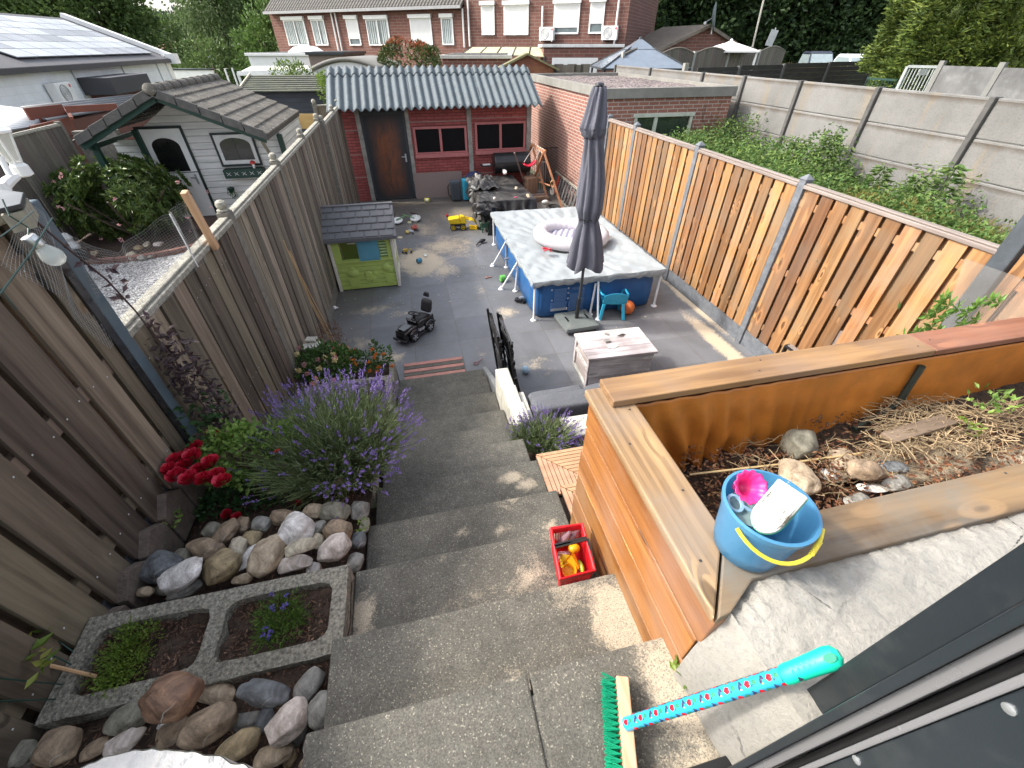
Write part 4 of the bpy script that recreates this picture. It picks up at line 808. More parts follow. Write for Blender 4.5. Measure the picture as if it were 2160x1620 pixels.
b=MB(); b.tube([LW(36,372),LW(20,380),LW(0,398),LW(-20,420)],.015,8,True,[.012,.018,.022,.02]); b.tube([LW(0,330),LW(22,372),LW(10,400)],.010,8); b.lathe([(.035,0),(.032,.03),(.0,.035)],tuple(LW(0,405)),10); b.build('bracket',M['white'],t,smooth=True)
t=thing('bird_table','dark post cap with pale timber block at the top of the left fence','post cap',(-1.35,1.9,2.6)); 
b=MB(); P=[Wz(0,408,2.69),Wz(56,415,2.69),Wz(50,440,2.69),Wz(0,452,2.69)]; b.prism([tuple(p) for p in P],(0,0,.015)); b.build('slate',M['dark'],t,bevel=.002); b=MB(); b.prism([tuple(p+V((0,0,-.06))) for p in P],(0,0,.055)); b.build('timber',M['capwood'],t)
# wire net
t=thing('wire_netting','galvanised wire netting stretched from the blue post to the timber stake','wire netting',(-1.36,2.6,2.1))
topP=[(28,432),(60,430),(110,468),(170,512),(235,535),(290,500),(345,455),(352,448),(392,424)]; botP=[(10,560),(120,640),(235,735),(290,690),(340,640),(385,595),(410,570),(425,552),(448,527)]
XN=-1.345
def netp(u,v):
    k=u*(len(topP)-1); i=min(int(k),len(topP)-2); f=k-i
    a=Wx(topP[i][0]*(1-f)+topP[i+1][0]*f,topP[i][1]*(1-f)+topP[i+1][1]*f,XN); c=Wx(botP[i][0]*(1-f)+botP[i+1][0]*f,botP[i][1]*(1-f)+botP[i+1][1]*f,XN)
    p=a.lerp(c,v); return p+V((.02*math.sin(u*17)+.012*math.sin(u*40+v*4),0,0))
b=MB(); NU,NV=110,26
for i in range(NU+1): b.tube([netp(i/NU,j/8) for j in range(9)],.00045,3,False)
for j in range(NV+1): b.tube([netp(i/60,j/NV) for i in range(61)],.00045,3,False)
b.build('wire_mesh',plain('net_wire',(.33,.34,.34),.4,metal=.6),t)
b=MB(); b.tube([netp(.80,0),netp(.80,1)],.004,5); b.build('fold_wire',M['wmetal'],t)
b=MB(); b.bar(Wx(388,404,-1.33),Wx(456,524,-1.33),.05,.035,V((1,0,0))); tag(b.build('timber_stake',wood('stake',(.62,.42,.22),(.46,.29,.14),'Z',.1,.3),bevel=.004),'pale timber stake nailed to the top of the left fence','stake')
def textmesh(name,txt,size,mat,parent,loc,rot,ext=.001):
    cu=bpy.data.curves.new(name,'FONT'); cu.body=txt; cu.size=size; cu.extrude=ext; cu.align_x='CENTER'; cu.align_y='CENTER'
    o=bpy.data.objects.new(name+'_tmp',cu); S.collection.objects.link(o); dg=bpy.context.evaluated_depsgraph_get(); me=bpy.data.meshes.new_from_object(o.evaluated_get(dg)); bpy.data.objects.remove(o)
    o=bpy.data.objects.new(name,me); S.collection.objects.link(o); me.materials.clear(); me.materials.append(mat); o.parent=parent; o.location=loc; o.rotation_euler=rot; return o
# ---------- swimming pool ----------
px0,px1,py0,py1,pz=1.50,3.36,5.08,8.08,.59
t=thing('swimming_pool','blue frame swimming pool under a pale grey cover on the patio','pool',((px0+px1)/2,(py0+py1)/2,0))
mp=NT('pool_vinyl'); n=mp.noise(mp.obj,3,4,.5); mp.setc(mp.mix(mp.ramp(n,.3,.7),(.012,.075,.22),(.02,.12,.32))); mp.rough(.42); mp.bump(mp.noise(mp.obj,5,3,.5,.5),.4,.03)
b=MB(); per=[]; rr=.09
def rrect(k,N=120,ins=0):
    cx,cy=(px0+px1)/2,(py0+py1)/2; a,c=(px1-px0)/2-ins,(py1-py0)/2-ins; tt=2*math.pi*k/N; e=.12; return (cx+a*math.copysign(abs(math.cos(tt))**e,math.cos(tt)),cy+c*math.copysign(abs(math.sin(tt))**e,math.sin(tt)))
N=160
for j,(z,o) in enumerate([(.004,.03),(.03,.0),(.2,-.012),(.4,-.008),(.50,.01),(.545,.02)]):
    for k in range(N): x,y=rrect(k,N,o+NZ.noise(V((k*.21,j*.9,0)))*.012); b.v.append((x,y,z))
for j in range(5):
    for k in range(N): b.f.append((j*N+k,j*N+(k+1)%N,(j+1)*N+(k+1)%N,(j+1)*N+k))
b.build('liner',mp.m,t,smooth=True,angle=60)
def ppole(a,b_,r=.016): q=MB(); q.tube([a,b_],r,10); return q
legs=[((px0-.02,py0-.03,0),(px0-.02,py0-.03,pz)),((px1+.03,py0-.03,0),(px1+.03,py0-.02,pz)),((px0-.02,py1,0),(px0-.02,py1,pz)),((px1,py1,0),(px1,py1,pz)),((2.40,4.86,0),(2.40,py0-.04,pz)),((2.34,5.02,0),(2.37,py0-.045,pz-.1)),
 (tuple(Wz(1039,561)),(px0-.03,6.85,.52)),(tuple(Wz(1068,564)),(px0-.03,6.88,.5)),(tuple(Wz(1057,610)),(px0-.03,5.98,.52)),(tuple(Wz(1087,614)),(px0-.03,6.0,.5))]
for a,c in legs:
    o=ppole(a,c).build('pole',M['wmetal'],t,smooth=True); q=MB(); q.lathe([(.045,0),(.045,.012),(.02,.03),(.018,.05)],a,14); q.build('foot',M['wmetal'],o,smooth=True)
b=MB(); 
for a,c in (((px0-.02,py0-.03,pz),(px1+.03,py0-.03,pz)),((px0-.02,py1,pz),(px1,py1,pz)),((px0-.02,py0-.03,pz),(px0-.02,py1,pz)),((px1+.02,py0-.03,pz),(px1+.02,py1,pz))): b.tube([a,c],.018,10)
b.build('top_frame',M['wmetal'],t,smooth=True)
b=MB(); b.tube([(px0-.05,6.55,.33),(px0-.13,6.55,.33)],.02,10); b.tube([(px0-.05,5.55,.12),(px0-.11,5.55,.12)],.02,10); b.build('valve',M['steel'],t,smooth=True)
# warning print on the front wall
mi=plain('print_blue',(.10,.20,.40),.5,var=.15,scale=60); mw=plain('print_white',(.6,.65,.7),.5,var=.1)
yf=py0-.006
def onf(x,y): return Wy(x,y,yf)
def yfo(x,z): return py0-.03
b=MB()
for (x0,y0,x1,y1) in [(1169,608,1195,634),(1206,604,1233,608),(1201,617,1231,634),(1160,637,1194,652),(1198,635,1229,652),(1228,606,1233,650)]:
    A,B_,C_,D_=[onf(*p) for p in ((x0,y0),(x1,y0-1.5),(x1,y1-1.5),(x0,y1))]; z0_,z1_=C_.z,A.z; nn=9
    for k in range(nn):
        za=z0_+(z1_-z0_)*(k+.15)/nn; zb_=z0_+(z1_-z0_)*(k+.8)/nn; xa=A.x; 
        while xa<B_.x-.01:
            wd=rnd.uniform(.012,.04); b.bb(xa,min(xa+wd,B_.x),py0-.035,py0-.031,za,zb_); xa+=wd+.006
b.build('print_text',mi,t)
b=MB()
for (x,y) in [(1164.5,612),(1164,634),(1199.5,608),(1199,618),(1198,629)]:
    c=Wy(x,y,py0-.035); T=MX.Translation((c.x,py0-.034,c.z))@Euler((math.pi/2,0,0)).to_matrix().to_4x4(); b.lathe_open([(.013,0),(.013,.002),(.0095,.002),(.0095,0)],(0,0,0),18,T); b.box((0,0,.001),(.02,.003,.001),.8,T); b.box((0,0,.001),(.006,.008,.001),0,T)
b.build('warning_symbol',mw,t); b=MB(); b.bb(onf(1160,655).x,onf(1195,650).x,py0-.035,py0-.031,onf(1160,655).z,onf(1160,650).z); b.build('print_bar',mw,t)
# cover
mc=NT('cover_fabric'); n=mc.noise(mc.obj,2.2,5,.6); n2=mc.noise(mc.obj,18,5,.6); mc.setc(mc.mix(mc.ramp(n,.35,.65),(.275,.30,.31),(.295,.32,.325))); mc.rough(.55)
wv=mc.n('ShaderNodeTexWave',{'Vector':mc.obj,'Scale':3.0,'Distortion':7.0,'Detail':3.0},out=1); mc.bump(n2,.12,.006)
cx,cy=(px0+px1)/2,(py0+py1)/2
def cov(u,v):
    x=px0-.06+(px1-px0+.12)*u; y=py0-.08+(py1-py0+.13)*v
    e=min(u,1-u,v,1-v)*2; sag=-.09*min(1,e*1.3)**1.3; du,dv_=u-.5,v-.5
    ang=math.atan2(dv_,du); rr=max(abs(du),abs(dv_))*2
    wr=math.sin(ang*26+3*NZ.noise(V((u*3,v*3,0))))*.010*max(0,min(1,(rr-.35)*2))*max(0,min(1,e*9))+NZ.noise(V((u*9,v*14,1)))*.018+math.sin((u*7+v*19)+NZ.noise(V((u*4,v*4,6)))*5)*.006
    wr+= NZ.noise(V((u*26,v*40,2)))*.007+abs(NZ.noise(V((u*5+v*9,v*4-u*7,9))))*.03*max(0,min(1,e*5))
    return (x,y,pz+.028+sag+wr*.8)
b=MB(); b.grid(cov,90,130)
# hem around the edge
def hem(pts_fn,n,out):
    def f(u,v):
        p=V(pts_fn(u)); dn=(.05+.05*NZ.noise(V((u*6+out[0]*3,out[1],2)))+.035*NZ.noise(V((u*17,out[0],5))))*(1.0)+.035
        return (p.x+out[0]*(.012*math.sin(v*3)+.012*NZ.noise(V((u*40,v*2,0)))),p.y+out[1]*(.012*math.sin(v*3)+.012*NZ.noise(V((u*40,v*2,1)))),p.z-v*dn)
    b.grid(f,n,5)
hem(lambda u:cov(u,0),90,(0,-1)); hem(lambda u:cov(u,1),90,(0,1)); hem(lambda u:cov(0,u),130,(-1,0)); hem(lambda u:cov(1,u),130,(1,0))
b.build('cover',mc.m,t,smooth=True,angle=180,merge=True)
# inflatable ring boat
mg=plain('pale_vinyl',(.50,.47,.49),.3,var=.06,scale=3); t=thing('inflatable_boat','white inflatable ring boat lying on the pool cover behind the parasol','inflatable',(2.48,6.45,.6))
T=MX.Translation((2.46,6.42,.70))@MX.Rotation(R(-28),4,'Z')@MX.Rotation(R(6),4,'X')
b=MB(); NN,nn=72,14; vs=[]
for i in range(NN):
    a=2*math.pi*i/NN; e=V((.50*math.cos(a),.36*math.sin(a),0)); d=V((math.cos(a),math.sin(a)*1.1,0)).normalized(); r_=.125*(1+.05*math.cos(a*26)*(1 if math.sin(a)>-.2 else .3))
    for j in range(nn): q=2*math.pi*j/nn; vs.append(e+d*math.cos(q)*r_+V((0,0,math.sin(q)*r_*.85)))
b.add(vs,[(i*nn+j,((i+1)%NN)*nn+j,((i+1)%NN)*nn+(j+1)%nn,i*nn+(j+1)%nn) for i in range(NN) for j in range(nn)],T); b.build('ring',mg,t,smooth=True,angle=180)
b=MB(); b.grid(lambda u,v:tuple(T@V(((u-.5)*.84,(v-.5)*.56,-.04+.028*abs(math.sin(u*9*math.pi))))),72,6); b.build('floor',plain('floor_vinyl',(.40,.38,.47),.35),t,smooth=True,angle=180)
b=MB(); b.ball((0,0,0),(.16,.09,.035),14,MX.Translation((2.98,6.22,.66))@MX.Rotation(R(20),4,'Z')); b.build('tail',plain('grey_vinyl',(.5,.55,.56),.35),t,smooth=True)
b=MB()
for k in range(7):
    a=R(150+k*18); b.bar((1.99,5.98,.67),(1.99+.14*math.cos(a),5.98+.09*math.sin(a),.66+.02*(k%3)),.03,.012)
b.build('fin',plain('red_vinyl',(.65,.04,.06),.35),t,bevel=.004)
# ---------- parasol ----------
t=thing('parasol','closed dark grey parasol standing in a square base in front of the pool','parasol',(2.03,4.78,0))
my=4.76; prof=[(182,1252,1278),(200,1247,1279),(240,1237,1279),(268,1228,1277),(284,1229,1275),(290,1235,1272),(310,1233,1272),(350,1229,1274),(400,1222,1273),(440,1218,1268),(460,1222,1262),(466,1223,1259),(472,1222,1260),(500,1212,1264),(540,1203,1268),(560,1198,1270)]
b=MB(); vs=[]; nn=80; NP=[]
for (a,c),(d,e) in zip([(p,0) for p in prof],[(p,0) for p in prof[1:]]): 
    for k in range(4): f=k/4; NP.append(tuple(a[i]*(1-f)+d[i]*f for i in range(3)))
NP.append(prof[-1]); pc=None
for i,(y,xl,xr) in enumerate(NP):
    A=Wy(xl,y,my); B_=Wy(xr,y,my); cx_=(A.x+B_.x)/2; r_=(B_.x-A.x)/2*.93; z=(A.z+B_.z)/2; fl=max(0,(y-475)/85)
    for j in range(nn):
        q=2*math.pi*j/nn; pl=.17*math.cos(8*q+.9*math.sin(i*.10)+NZ.noise(V((i*.05,0,0)))*3)+.05*math.cos(17*q+i*.07)+.10*NZ.noise(V((math.cos(q)*2,math.sin(q)*2,i*.05)))*2
        zz=z+(.045*math.cos(4*q+1) if y>556 else 0)+(.03*math.cos(8*q+2) if 275<y<286 else 0)
        vs.append((cx_+r_*(1+pl)*math.cos(q),my+r_*(1+pl)*math.sin(q)*.9,zz))
K=len(NP); b.add(vs,[(i*nn+j,i*nn+(j+1)%nn,(i+1)*nn+(j+1)%nn,(i+1)*nn+j) for i in range(K-1) for j in range(nn)])
b.build('canopy',plain('parasol_cloth',(.10,.102,.125),.85,var=.15,scale=3,bump=.25,bs=25),t,smooth=True,angle=180)
b=MB()
A=Wy(1247,272,my); 
for i in range(5):
    q=i*1.25+.3
tp=Wy(1265,180,my); b.lathe([(.03,-.01),(.045,.0),(.04,.02),(.0,.03)],tuple(tp),18); b.build('cap',M['black'],t,smooth=True)
b=MB(); bot=V((2.03,4.78,.06)); b.tube([bot,Wy(1234,545,4.77),Wy(1262,190,my)],.019,12); b.build('pole',plain('pole_grey',(.05,.052,.055),.4,metal=.3),t,smooth=True)
b=MB(); b.tube([bot,bot+V((.004,0,.36))],.028,14); b.build('sleeve',M['black'],t,smooth=True)
b=MB(); q=[Wy(1222,463,my-.09),Wy(1241,466,my-.13),Wy(1261,464,my-.08)]; b.tube(q,.006,5); b.build('tie',M['black'],t)
T=MX.Translation((2.03,4.78,0))@MX.Rotation(R(4),4,'Z'); b=MB(); b.bb(-.25,.25,-.24,.24,.035,.10,T); b.add([T@V(p) for p in [(-.245,-.235,.1005),(.245,-.235,.1005),(.245,.235,.1005),(-.245,.235,.1005),(-.13,-.13,.125),(.13,-.13,.125),(.13,.13,.125),(-.13,.13,.125)]],[(4,5,6,7),(0,1,5,4),(1,2,6,5),(2,3,7,6),(3,0,4,7)])
ob=b.build('base',plain('base_grey',(.13,.145,.14),.5,var=.1,dirt=.3,dirtc=(.25,.23,.18)),t,bevel=.022)
b=MB(); 
for sx in (-1,1):
    for sy in (-1,1): b.tube([T@V((sx*.2,sy*.19,.018)),T@V((sx*.2+.02,sy*.19,.018))],.018,10)
b.build('wheel',M['black'],t)
b=MB(); b.bb(-.16,-.14,-.06,.06,.127,.135,T); b.bb(.14,.16,-.06,.06,.127,.135,T); b.build('handle',M['black'],t)
# ---------- child chair ----------
mb=plain('turquoise_plastic',(.03,.36,.55),.32,var=.06); t=thing('child_chair','small turquoise plastic garden chair in front of the pool','chair',(2.62,4.95,0),R(-12))
def lb(b,*a): return b.bb(*a)
# local: chair faces +x? back towards camera-right; faces the pool
SZ=.245
b=MB(); b.bb(-.15,.15,-.13,.15,SZ,SZ+.018); b.build('seat',mb,t,local=True,bevel=.008)
for sx,sy in ((-1,-1),(1,-1),(-1,1),(1,1)):
    b=MB(); b.hexa([(sx*.175-.022,sy*.15-.018,0),(sx*.175+.022,sy*.15-.018,0),(sx*.175+.022,sy*.15+.018,0),(sx*.175-.022,sy*.15+.018,0),(sx*.135-.022,sy*.12-.018,SZ),(sx*.135+.022,sy*.12-.018,SZ),(sx*.135+.022,sy*.12+.018,SZ),(sx*.135-.022,sy*.12+.018,SZ)]); b.build('leg',mb,t,local=True,bevel=.006)
b=MB(); 
def backf(u,v): a=(u-.5)*2; return (a*.17,-.15-.06*v-.02*(1-a*a),SZ+.02+v*.20*(1-.25*a*a))
b.grid(backf,20,10); b.build('backrest',mb,t,local=True,solid=.01,smooth=True,angle=180)
b=MB()
for sx in (-1,1): b.tube([(sx*.165,-.17,SZ+.17),(sx*.185,-.12,SZ+.15),(sx*.185,.06,SZ+.14),(sx*.17,.13,SZ+.08),(sx*.15,.14,SZ)],.014,8)
b.build('armrest',mb,t,local=True,smooth=True)
mo=NT('orange_ball'); n=mo.noise(mo.obj,8,5,.6,1); mo.setc(mo.mix(mo.ramp(n,.35,.6),(.55,.10,.02),(.65,.19,.05))); mo.rough(.6)
b=MB(); b.ball((2.88,4.93,.105),.105,28); tag(b.build('ball',mo.m,smooth=True,angle=180),'orange ball beside the turquoise chair','ball')
# ---------- wooden chest ----------
wm=wood('whitewashed',(.58,.57,.53),(.27,.25,.22),'X',.25,.6,.7,wc=(.20,.185,.165),weather=.55); t=thing('wooden_chest','whitewashed wooden chest with a worn lid on the patio','chest',(2.03,3.6,0))
A=Wz(1240,818); B_=Wz(1362,803); D=Wz(1206,745); ux=(B_-A); uy=V((-ux.y,ux.x,0)).normalized()*.66; z1=.44
T=MX.Translation(A)@MX.Rotation(math.atan2(ux.y,ux.x),4,'Z'); Lx=ux.length; Ly=.50
b=MB()
for ya_,yb2_ in ((0,.02),(Ly-.02,Ly)):
    b=MB()
    for z0_,z_ in ((.0,.145),(.15,.295),(.30,.40)): b.bb(-.02*z_/.4,Lx+.02*z_/.4,ya_,yb2_,z0_,z_,T)
    b.build('long_side',wm,t,bevel=.004)
b=MB()
for z0_,z_ in ((.0,.16),(.16,.33),(.33,.40)): b.bb(-.015,.004,.021,Ly-.021,z0_,z_,T)
wwy=wood('ww_y',(.50,.48,.43),(.24,.22,.18),'Y',.2,.5,.7,weather=.6,wc=(.22,.2,.17))
b.build('end_side',wwy,t,bevel=.004); b=MB()
for z0_,z_ in ((.0,.16),(.16,.33),(.33,.40)): b.bb(Lx-.004,Lx+.012,.021,Ly-.021,z0_,z_,T)
b.build('end_side',wwy,t,bevel=.004)
b=MB(); b.bb(-.035,-.016,0.0,.05,.0,.40,T); b.bb(-.035,-.016,Ly-.05,Ly,.0,.40,T); b.bb(-.035,-.016,.051,Ly-.051,.235,.28,T); b.bb(-.035,-.016,.051,Ly-.051,.0,.045,T); b.build('end_battens',wm,t,bevel=.004)
b=MB()
for k in range(3): b.bb(-.05,Lx+.05,-.02+k*.18,-.02+k*.18+.177,.402,.432,T)
b.build('lid',wm,t,bevel=.004)
b=MB(); c=T@V((Lx*.42,.17,.434)); b.lathe([(.0,0),(.045,0),(.045,.004),(.03,.006),(0,.006)],tuple(c),16,fn=None); b.box(c+V((.0,0,.003)),(.13,.05,.005),.1); b.build('latch_plate',M['white_block'],t,bevel=.002)
b=MB(); b.box(T@V((Lx*.38,.27,.445)),(.06,.045,.022),.1); b.box(T@V((Lx*.45,.42,.44)),(.05,.03,.01),-.6); b.build('latch',plain('rusty_metal',(.3,.28,.26),.6,metal=.4,var=.3),t,bevel=.002)
b=MB(); 
for k in range(14): p=T@V((Lx*.68,.36,.437)); b.tube([p+rv()*V((.03,.02,0)),p+rv()*V((.05,.035,.0))+V((0,0,.008)),p+rv()*V((.06,.04,0))],.0018,4)
tag(b.build('dry_twigs',M['soil']),'dry twigs lying on the lid of the wooden chest','twigs')
# ---------- folded camping chairs ----------
for k,(x,y) in enumerate([(.74,3.72),(.84,3.66)]):
    t=thing('folding_chair',['black folded camping chair leaning nearest to the stairs','black folded camping chair on the patio side of the leaning pair'][k],'folding chair',(x,y,0))
    lean=V((-.10,0,0)); top_=.86-.03*k; n=6
    for yy in (-.30,.30):
        b=MB(); b.tube([(x,y+yy,0),V((x,y+yy*.98,top_*.5))+lean*.5,V((x,y+yy*.95,top_))+lean],.014,8); b.build('side_tube',M['black'],t,smooth=True)
    b=MB(); b.grid(lambda u,v:(x+.018+lean.x*(.08+v*.9)+.018*math.sin(u*6+k)*math.sin(v*9)+.006*NZ.noise(V((u*20,v*20,0))),y-.28+.56*u,.10+v*(top_-.16)),18,24); b.build('fabric',plain('black_fabric',(.012,.012,.013),.75,var=.3,scale=9,bump=.3),t,smooth=True,angle=180,solid=.006)
    b=MB()
    for zz in (.12,.42,.78): b.tube([(x+lean.x*zz+.01,y-.3,zz),(x+lean.x*zz+.01,y+.3,zz)],.009,6)
    b.tube([(x+.03,y-.3,.1),(x-.06,y+.28,.8)],.009,6); b.tube([(x+.03,y+.3,.1),(x-.06,y-.28,.8)],.009,6); b.build('cross_bar',M['black'],t,smooth=True)
    b=MB()
    for i in range(7): zz=.12+i*.11; b.box((x+lean.x*zz+.0,y-.305+.02*(i%2),zz),(.035,.035,.05)); b.box((x+lean.x*zz+.0,y+.30,zz),(.03,.03,.04))
    build_each(b,'hinge',M['black'],t,bevel=.006)
# ---------- stone blocks, sofa, side edging ----------
mwb=M['white_block']; t=None
for k,(y0,y1,z,lb_) in enumerate([(2.86,3.17,.66,'white concrete edging block at the lower end of the stairs'),(2.55,2.85,.70,'middle white concrete edging block beside the stairs'),(2.27,2.54,.76,'upper white concrete edging block half hidden by lavender')]):
    b=MB(); b.bb(.555,.685,y0,y1,-.02+.0,z); tag(b.build('edging_block',mwb,bevel=.012),lb_,'edging block')
b=MB(); b.bb(.695,.745,2.3,2.78,0,.66); tag(b.build('edging_block',mwb,bevel=.01),'narrow white block standing behind the row of edging blocks','edging block')
b=MB(); b.hexa([(.56,3.18,0),(.62,3.18,0),(.60,4.02,0),(.55,4.02,0),(.56,3.18,.42),(.62,3.18,.42),(.60,4.02,.06),(.55,4.02,.06)]); tag(b.build('kerb_stone',plain('kerb_grey',(.22,.23,.23),.85,var=.3,scale=14,bump=.5,dirt=.4,dirtc=(.4,.36,.28)),bevel=.006),'grey sloping kerb stone at the foot of the stairs','kerb')
mf=NT('sofa_felt'); n=mf.noise(mf.obj,180,3,.6); n2=mf.noise(mf.obj,3,4,.6); c=mf.mix(mf.ramp(n,.35,.65),(.065,.068,.078),(.135,.14,.15)); mf.setc(mf.mix(1.0,c,mf.mix(n2,(.75,)*3,(1.25,)*3),'MULTIPLY')); mf.rough(.95); mf.bump(n,.3,.003)
t=thing('garden_sofa','grey cushioned garden sofa behind the orange planter','sofa',(2.2,2.8,0))
def cush(x0,x1,y0,y1,z0,z1,name='back_cushion'):
    b=MB(); cx_,cy_,cz_=(x0+x1)/2,(y0+y1)/2,(z0+z1)/2; n=20
    def sp(k): return math.copysign(abs(k)**.22,k)
    vs=[];K=16
    for i in range(K+1):
        a=-math.pi/2+math.pi*i/K
        for j in range(40):
            q=2*math.pi*j/40; X_=sp(math.cos(a))*sp(math.cos(q)); Y_=sp(math.cos(a))*sp(math.sin(q)); Z_=sp(math.sin(a)); nz=1+.04*NZ.noise(V((X_*2+cx_*5,Y_*2,Z_*2)))
            vs.append((cx_+X_*(x1-x0)/2*nz,cy_+Y_*(y1-y0)/2*nz,cz_+Z_*(z1-z0)/2*nz))
    b.add(vs,[(i*40+j,i*40+(j+1)%40,(i+1)*40+(j+1)%40,(i+1)*40+j) for i in range(K) for j in range(40)]); return b.build(name,mf.m,t,smooth=True,angle=180)
cush(.76,1.52,2.42,2.62,.42,.74); cush(.78,1.30,2.63,2.77,.38,.66); cush(1.31,2.45,2.63,2.76,.38,.655); cush(2.46,3.6,2.63,2.75,.38,.66)
cush(.80,1.75,2.80,2.95,.25,.38,'seat_cushion'); cush(1.77,2.7,2.80,2.95,.25,.38,'seat_cushion'); cush(2.72,3.6,2.80,2.95,.25,.38,'seat_cushion')
b=MB(); b.bb(.76,3.65,2.40,2.46,.1,.44); b.bb(.76,3.65,2.46,2.94,.16,.22); b.build('frame',M['black'],t,bevel=.006)
# U shaped arm rest near the fence
b=MB(); a=Wx(1660,728,3.84); b.bar(a,a+V((0,-.40,0)),.06,.03,V((0,0,1))); b.bar(a+V((0,.0,.0)),a+V((0,.0,-.45)),.05,.02,V((0,1,0))); b.build('arm_frame',M['black'],t,bevel=.004)
b=MB(); b.bar(a+V((0,-.03,.022)),a+V((0,-.38,.022)),.05,.014); b.build('arm_board',M['capwood'],t,bevel=.003)
b=MB(); c=Wz(1758,738,.62); b.box(c,(.14,.14,.5)); tag(b.build('timber_block',M['capwood'],bevel=.01),'pale timber post end showing above the planter cap board','timber post')
b=MB(); b.box(Wz(1215,912,.71)+V((.06,.06,0)),(.30,.22,.03),-.02); tag(b.build('stone_slab',mwb,bevel=.006),'pale grey slab behind the decking tiles under the sofa','slab')
# ---------- decking tiles ----------
dw=wood('deck_tile',(.55,.33,.19),(.36,.19,.10),'X',.25,.3,.6)
def deck(x0,y1,z,sx,label):
    t=thing('decking_tile',label,'decking tile',(x0+sx/2,y1-.15,z)); y0=y1-.30; x1=x0+sx
    n=12; wd=.30/n
    for k in range(n):
        b=MB(); off=k*wd
        # mitred: horizontal slats in upper-right triangle, vertical slats in lower-left triangle
        b.hexa([(x0+off*1.0,y1-off-wd+.004,z-.02),(x1,y1-off-wd+.004,z-.02),(x1,y1-off,z-.02),(x0+off-wd*0+.0,y1-off,z-.02),(x0+off+wd*.9,y1-off-wd+.004,z),(x1,y1-off-wd+.004,z),(x1,y1-off,z),(x0+off,y1-off,z)]) if True else None
        b.hexa([(x0+off,y0,z-.02),(x0+off+wd-.004,y0,z-.02),(x0+off+wd-.004,y1-off-wd,z-.02),(x0+off,y1-off-.004,z-.02),(x0+off,y0,z-.0015),(x0+off+wd-.004,y0,z-.0015),(x0+off+wd-.004,y1-off-wd-.002,z-.0015),(x0+off,y1-off-.006,z-.0015)])
        b.build('slat',dw,t)
    b=MB(); b.bb(x0,x1,y0,y1,z-.04,z-.021); b.build('tray',M['black'],t)
deck(.51,1.58,1.20,.40,'upper ribbed wooden decking tile beside the orange planter'); deck(.565,1.29,1.255,.33,'lower ribbed wooden decking tile closer to the red basket')
# ---------- red basket with sand toys ----------
mr=plain('red_plastic',(.60,.012,.02),.32,var=.06); zb=NY[1]*0+.448*H; t=thing('toy_basket','red plastic basket filled with sand toys on the stair beside the planter','basket',(.44,.72,zb))
A=Wz(1160,1115,.555*H-.06+.0); C_=[Wz(1162,1116,1.56),Wz(1228,1106,1.56),Wz(1254,1203,1.56),Wz(1182,1222,1.56)]
cc=sum(C_,V())/4; z0=.452*H+.01; bt=[V((cc.x+(p.x-cc.x)*.82,cc.y+(p.y-cc.y)*.84,z0)) for p in C_]
b=MB(); 
for i in range(4):
    p,q,r_,s_=C_[i],C_[(i+1)%4],bt[(i+1)%4],bt[i]; n=18
    for k in range(n):
        a=k/n+.012; c=(k+1)/n-.012
        b.add([p.lerp(q,a),p.lerp(q,c),s_.lerp(r_,c),s_.lerp(r_,a)],[(0,1,2,3)])
    for (v0,v1) in ((0,.2),(.55,.65),(.85,1)):
        b.add([p.lerp(s_,v0)+V((0,0,0)),q.lerp(r_,v0),q.lerp(r_,v1),p.lerp(s_,v1)],[(0,1,2,3)])
b.add(bt,[(0,1,2,3)]); b.build('body',mr,t,solid=.003)
b=MB(); b.tube(C_+[C_[0]],.008,8); b.build('rim',mr,t,smooth=True)
b=MB()
for off in (0,.022): 
    p=C_[3].lerp(C_[0],.62-off*1.4)+V((0,0,.01)); q=C_[2].lerp(C_[1],.66-off*1.4)+V((0,0,.01)); b.bar(p,q,.012,.006)
b.bar(C_[2].lerp(C_[1],.64)+V((.004,0,.008)),C_[2].lerp(C_[1],.1)+V((.004,0,-.0)),.01,.005); b.build('handle',M['black'],t)
my_=plain('yellow_plastic',(.75,.38,.01),.35,var=.05); myy=plain('lemon_plastic',(.75,.55,.02),.35,var=.05)
def toyc(x,y,z): return Wz(x,y,z)
zt_=1.50
tc=thing('toy_cup','orange yellow sand cup lying at the near end of the red basket','toy',tuple(toyc(1200,1205,zt_))); T=MX.Translation(toyc(1201,1203,zt_+.01))@Euler((R(25),R(-5),0)).to_matrix().to_4x4(); b=MB(); b.lathe([(.0,-.03),(.018,-.03),(.026,.0),(.028,.002),(.025,.002),(.017,-.024),(.0,-.024)],(0,0,0),24,T); b.build('cup',my_,tc,smooth=True)
T=MX.Translation(toyc(1205,1182,zt_+.01))@Euler((R(-70),0,R(30))).to_matrix().to_4x4(); b=MB(); b.lathe([(.0,-.04),(.010,-.04),(.030,.015),(.034,.017),(.026,.014),(.0,-.03)],(0,0,0),20,T,fn=lambda t_,i:1+.08*math.cos(8*t_) if i>=2 else 1); tag(b.build('toy_funnel',my_,smooth=True),'yellow orange flower shaped sand mould in the red basket','toy')
T=MX.Translation(toyc(1192,1178,zt_))@Euler((R(-60),0,R(-20))).to_matrix().to_4x4(); b=MB(); b.lathe([(.0,-.035),(.014,-.035),(.024,.015),(0,.015)],(0,0,0),20,T,fn=lambda t_,i:1+.08*math.cos(9*t_)); tag(b.build('toy_mould',myy,smooth=True),'lemon yellow fluted sand mould in the middle of the red basket','toy')
b=MB(); b.ball(tuple(toyc(1211,1157,zt_)),(.026,.02,.018),16); tag(b.build('toy_shell',my_,smooth=True),'orange rounded toy below the basket handle','toy')
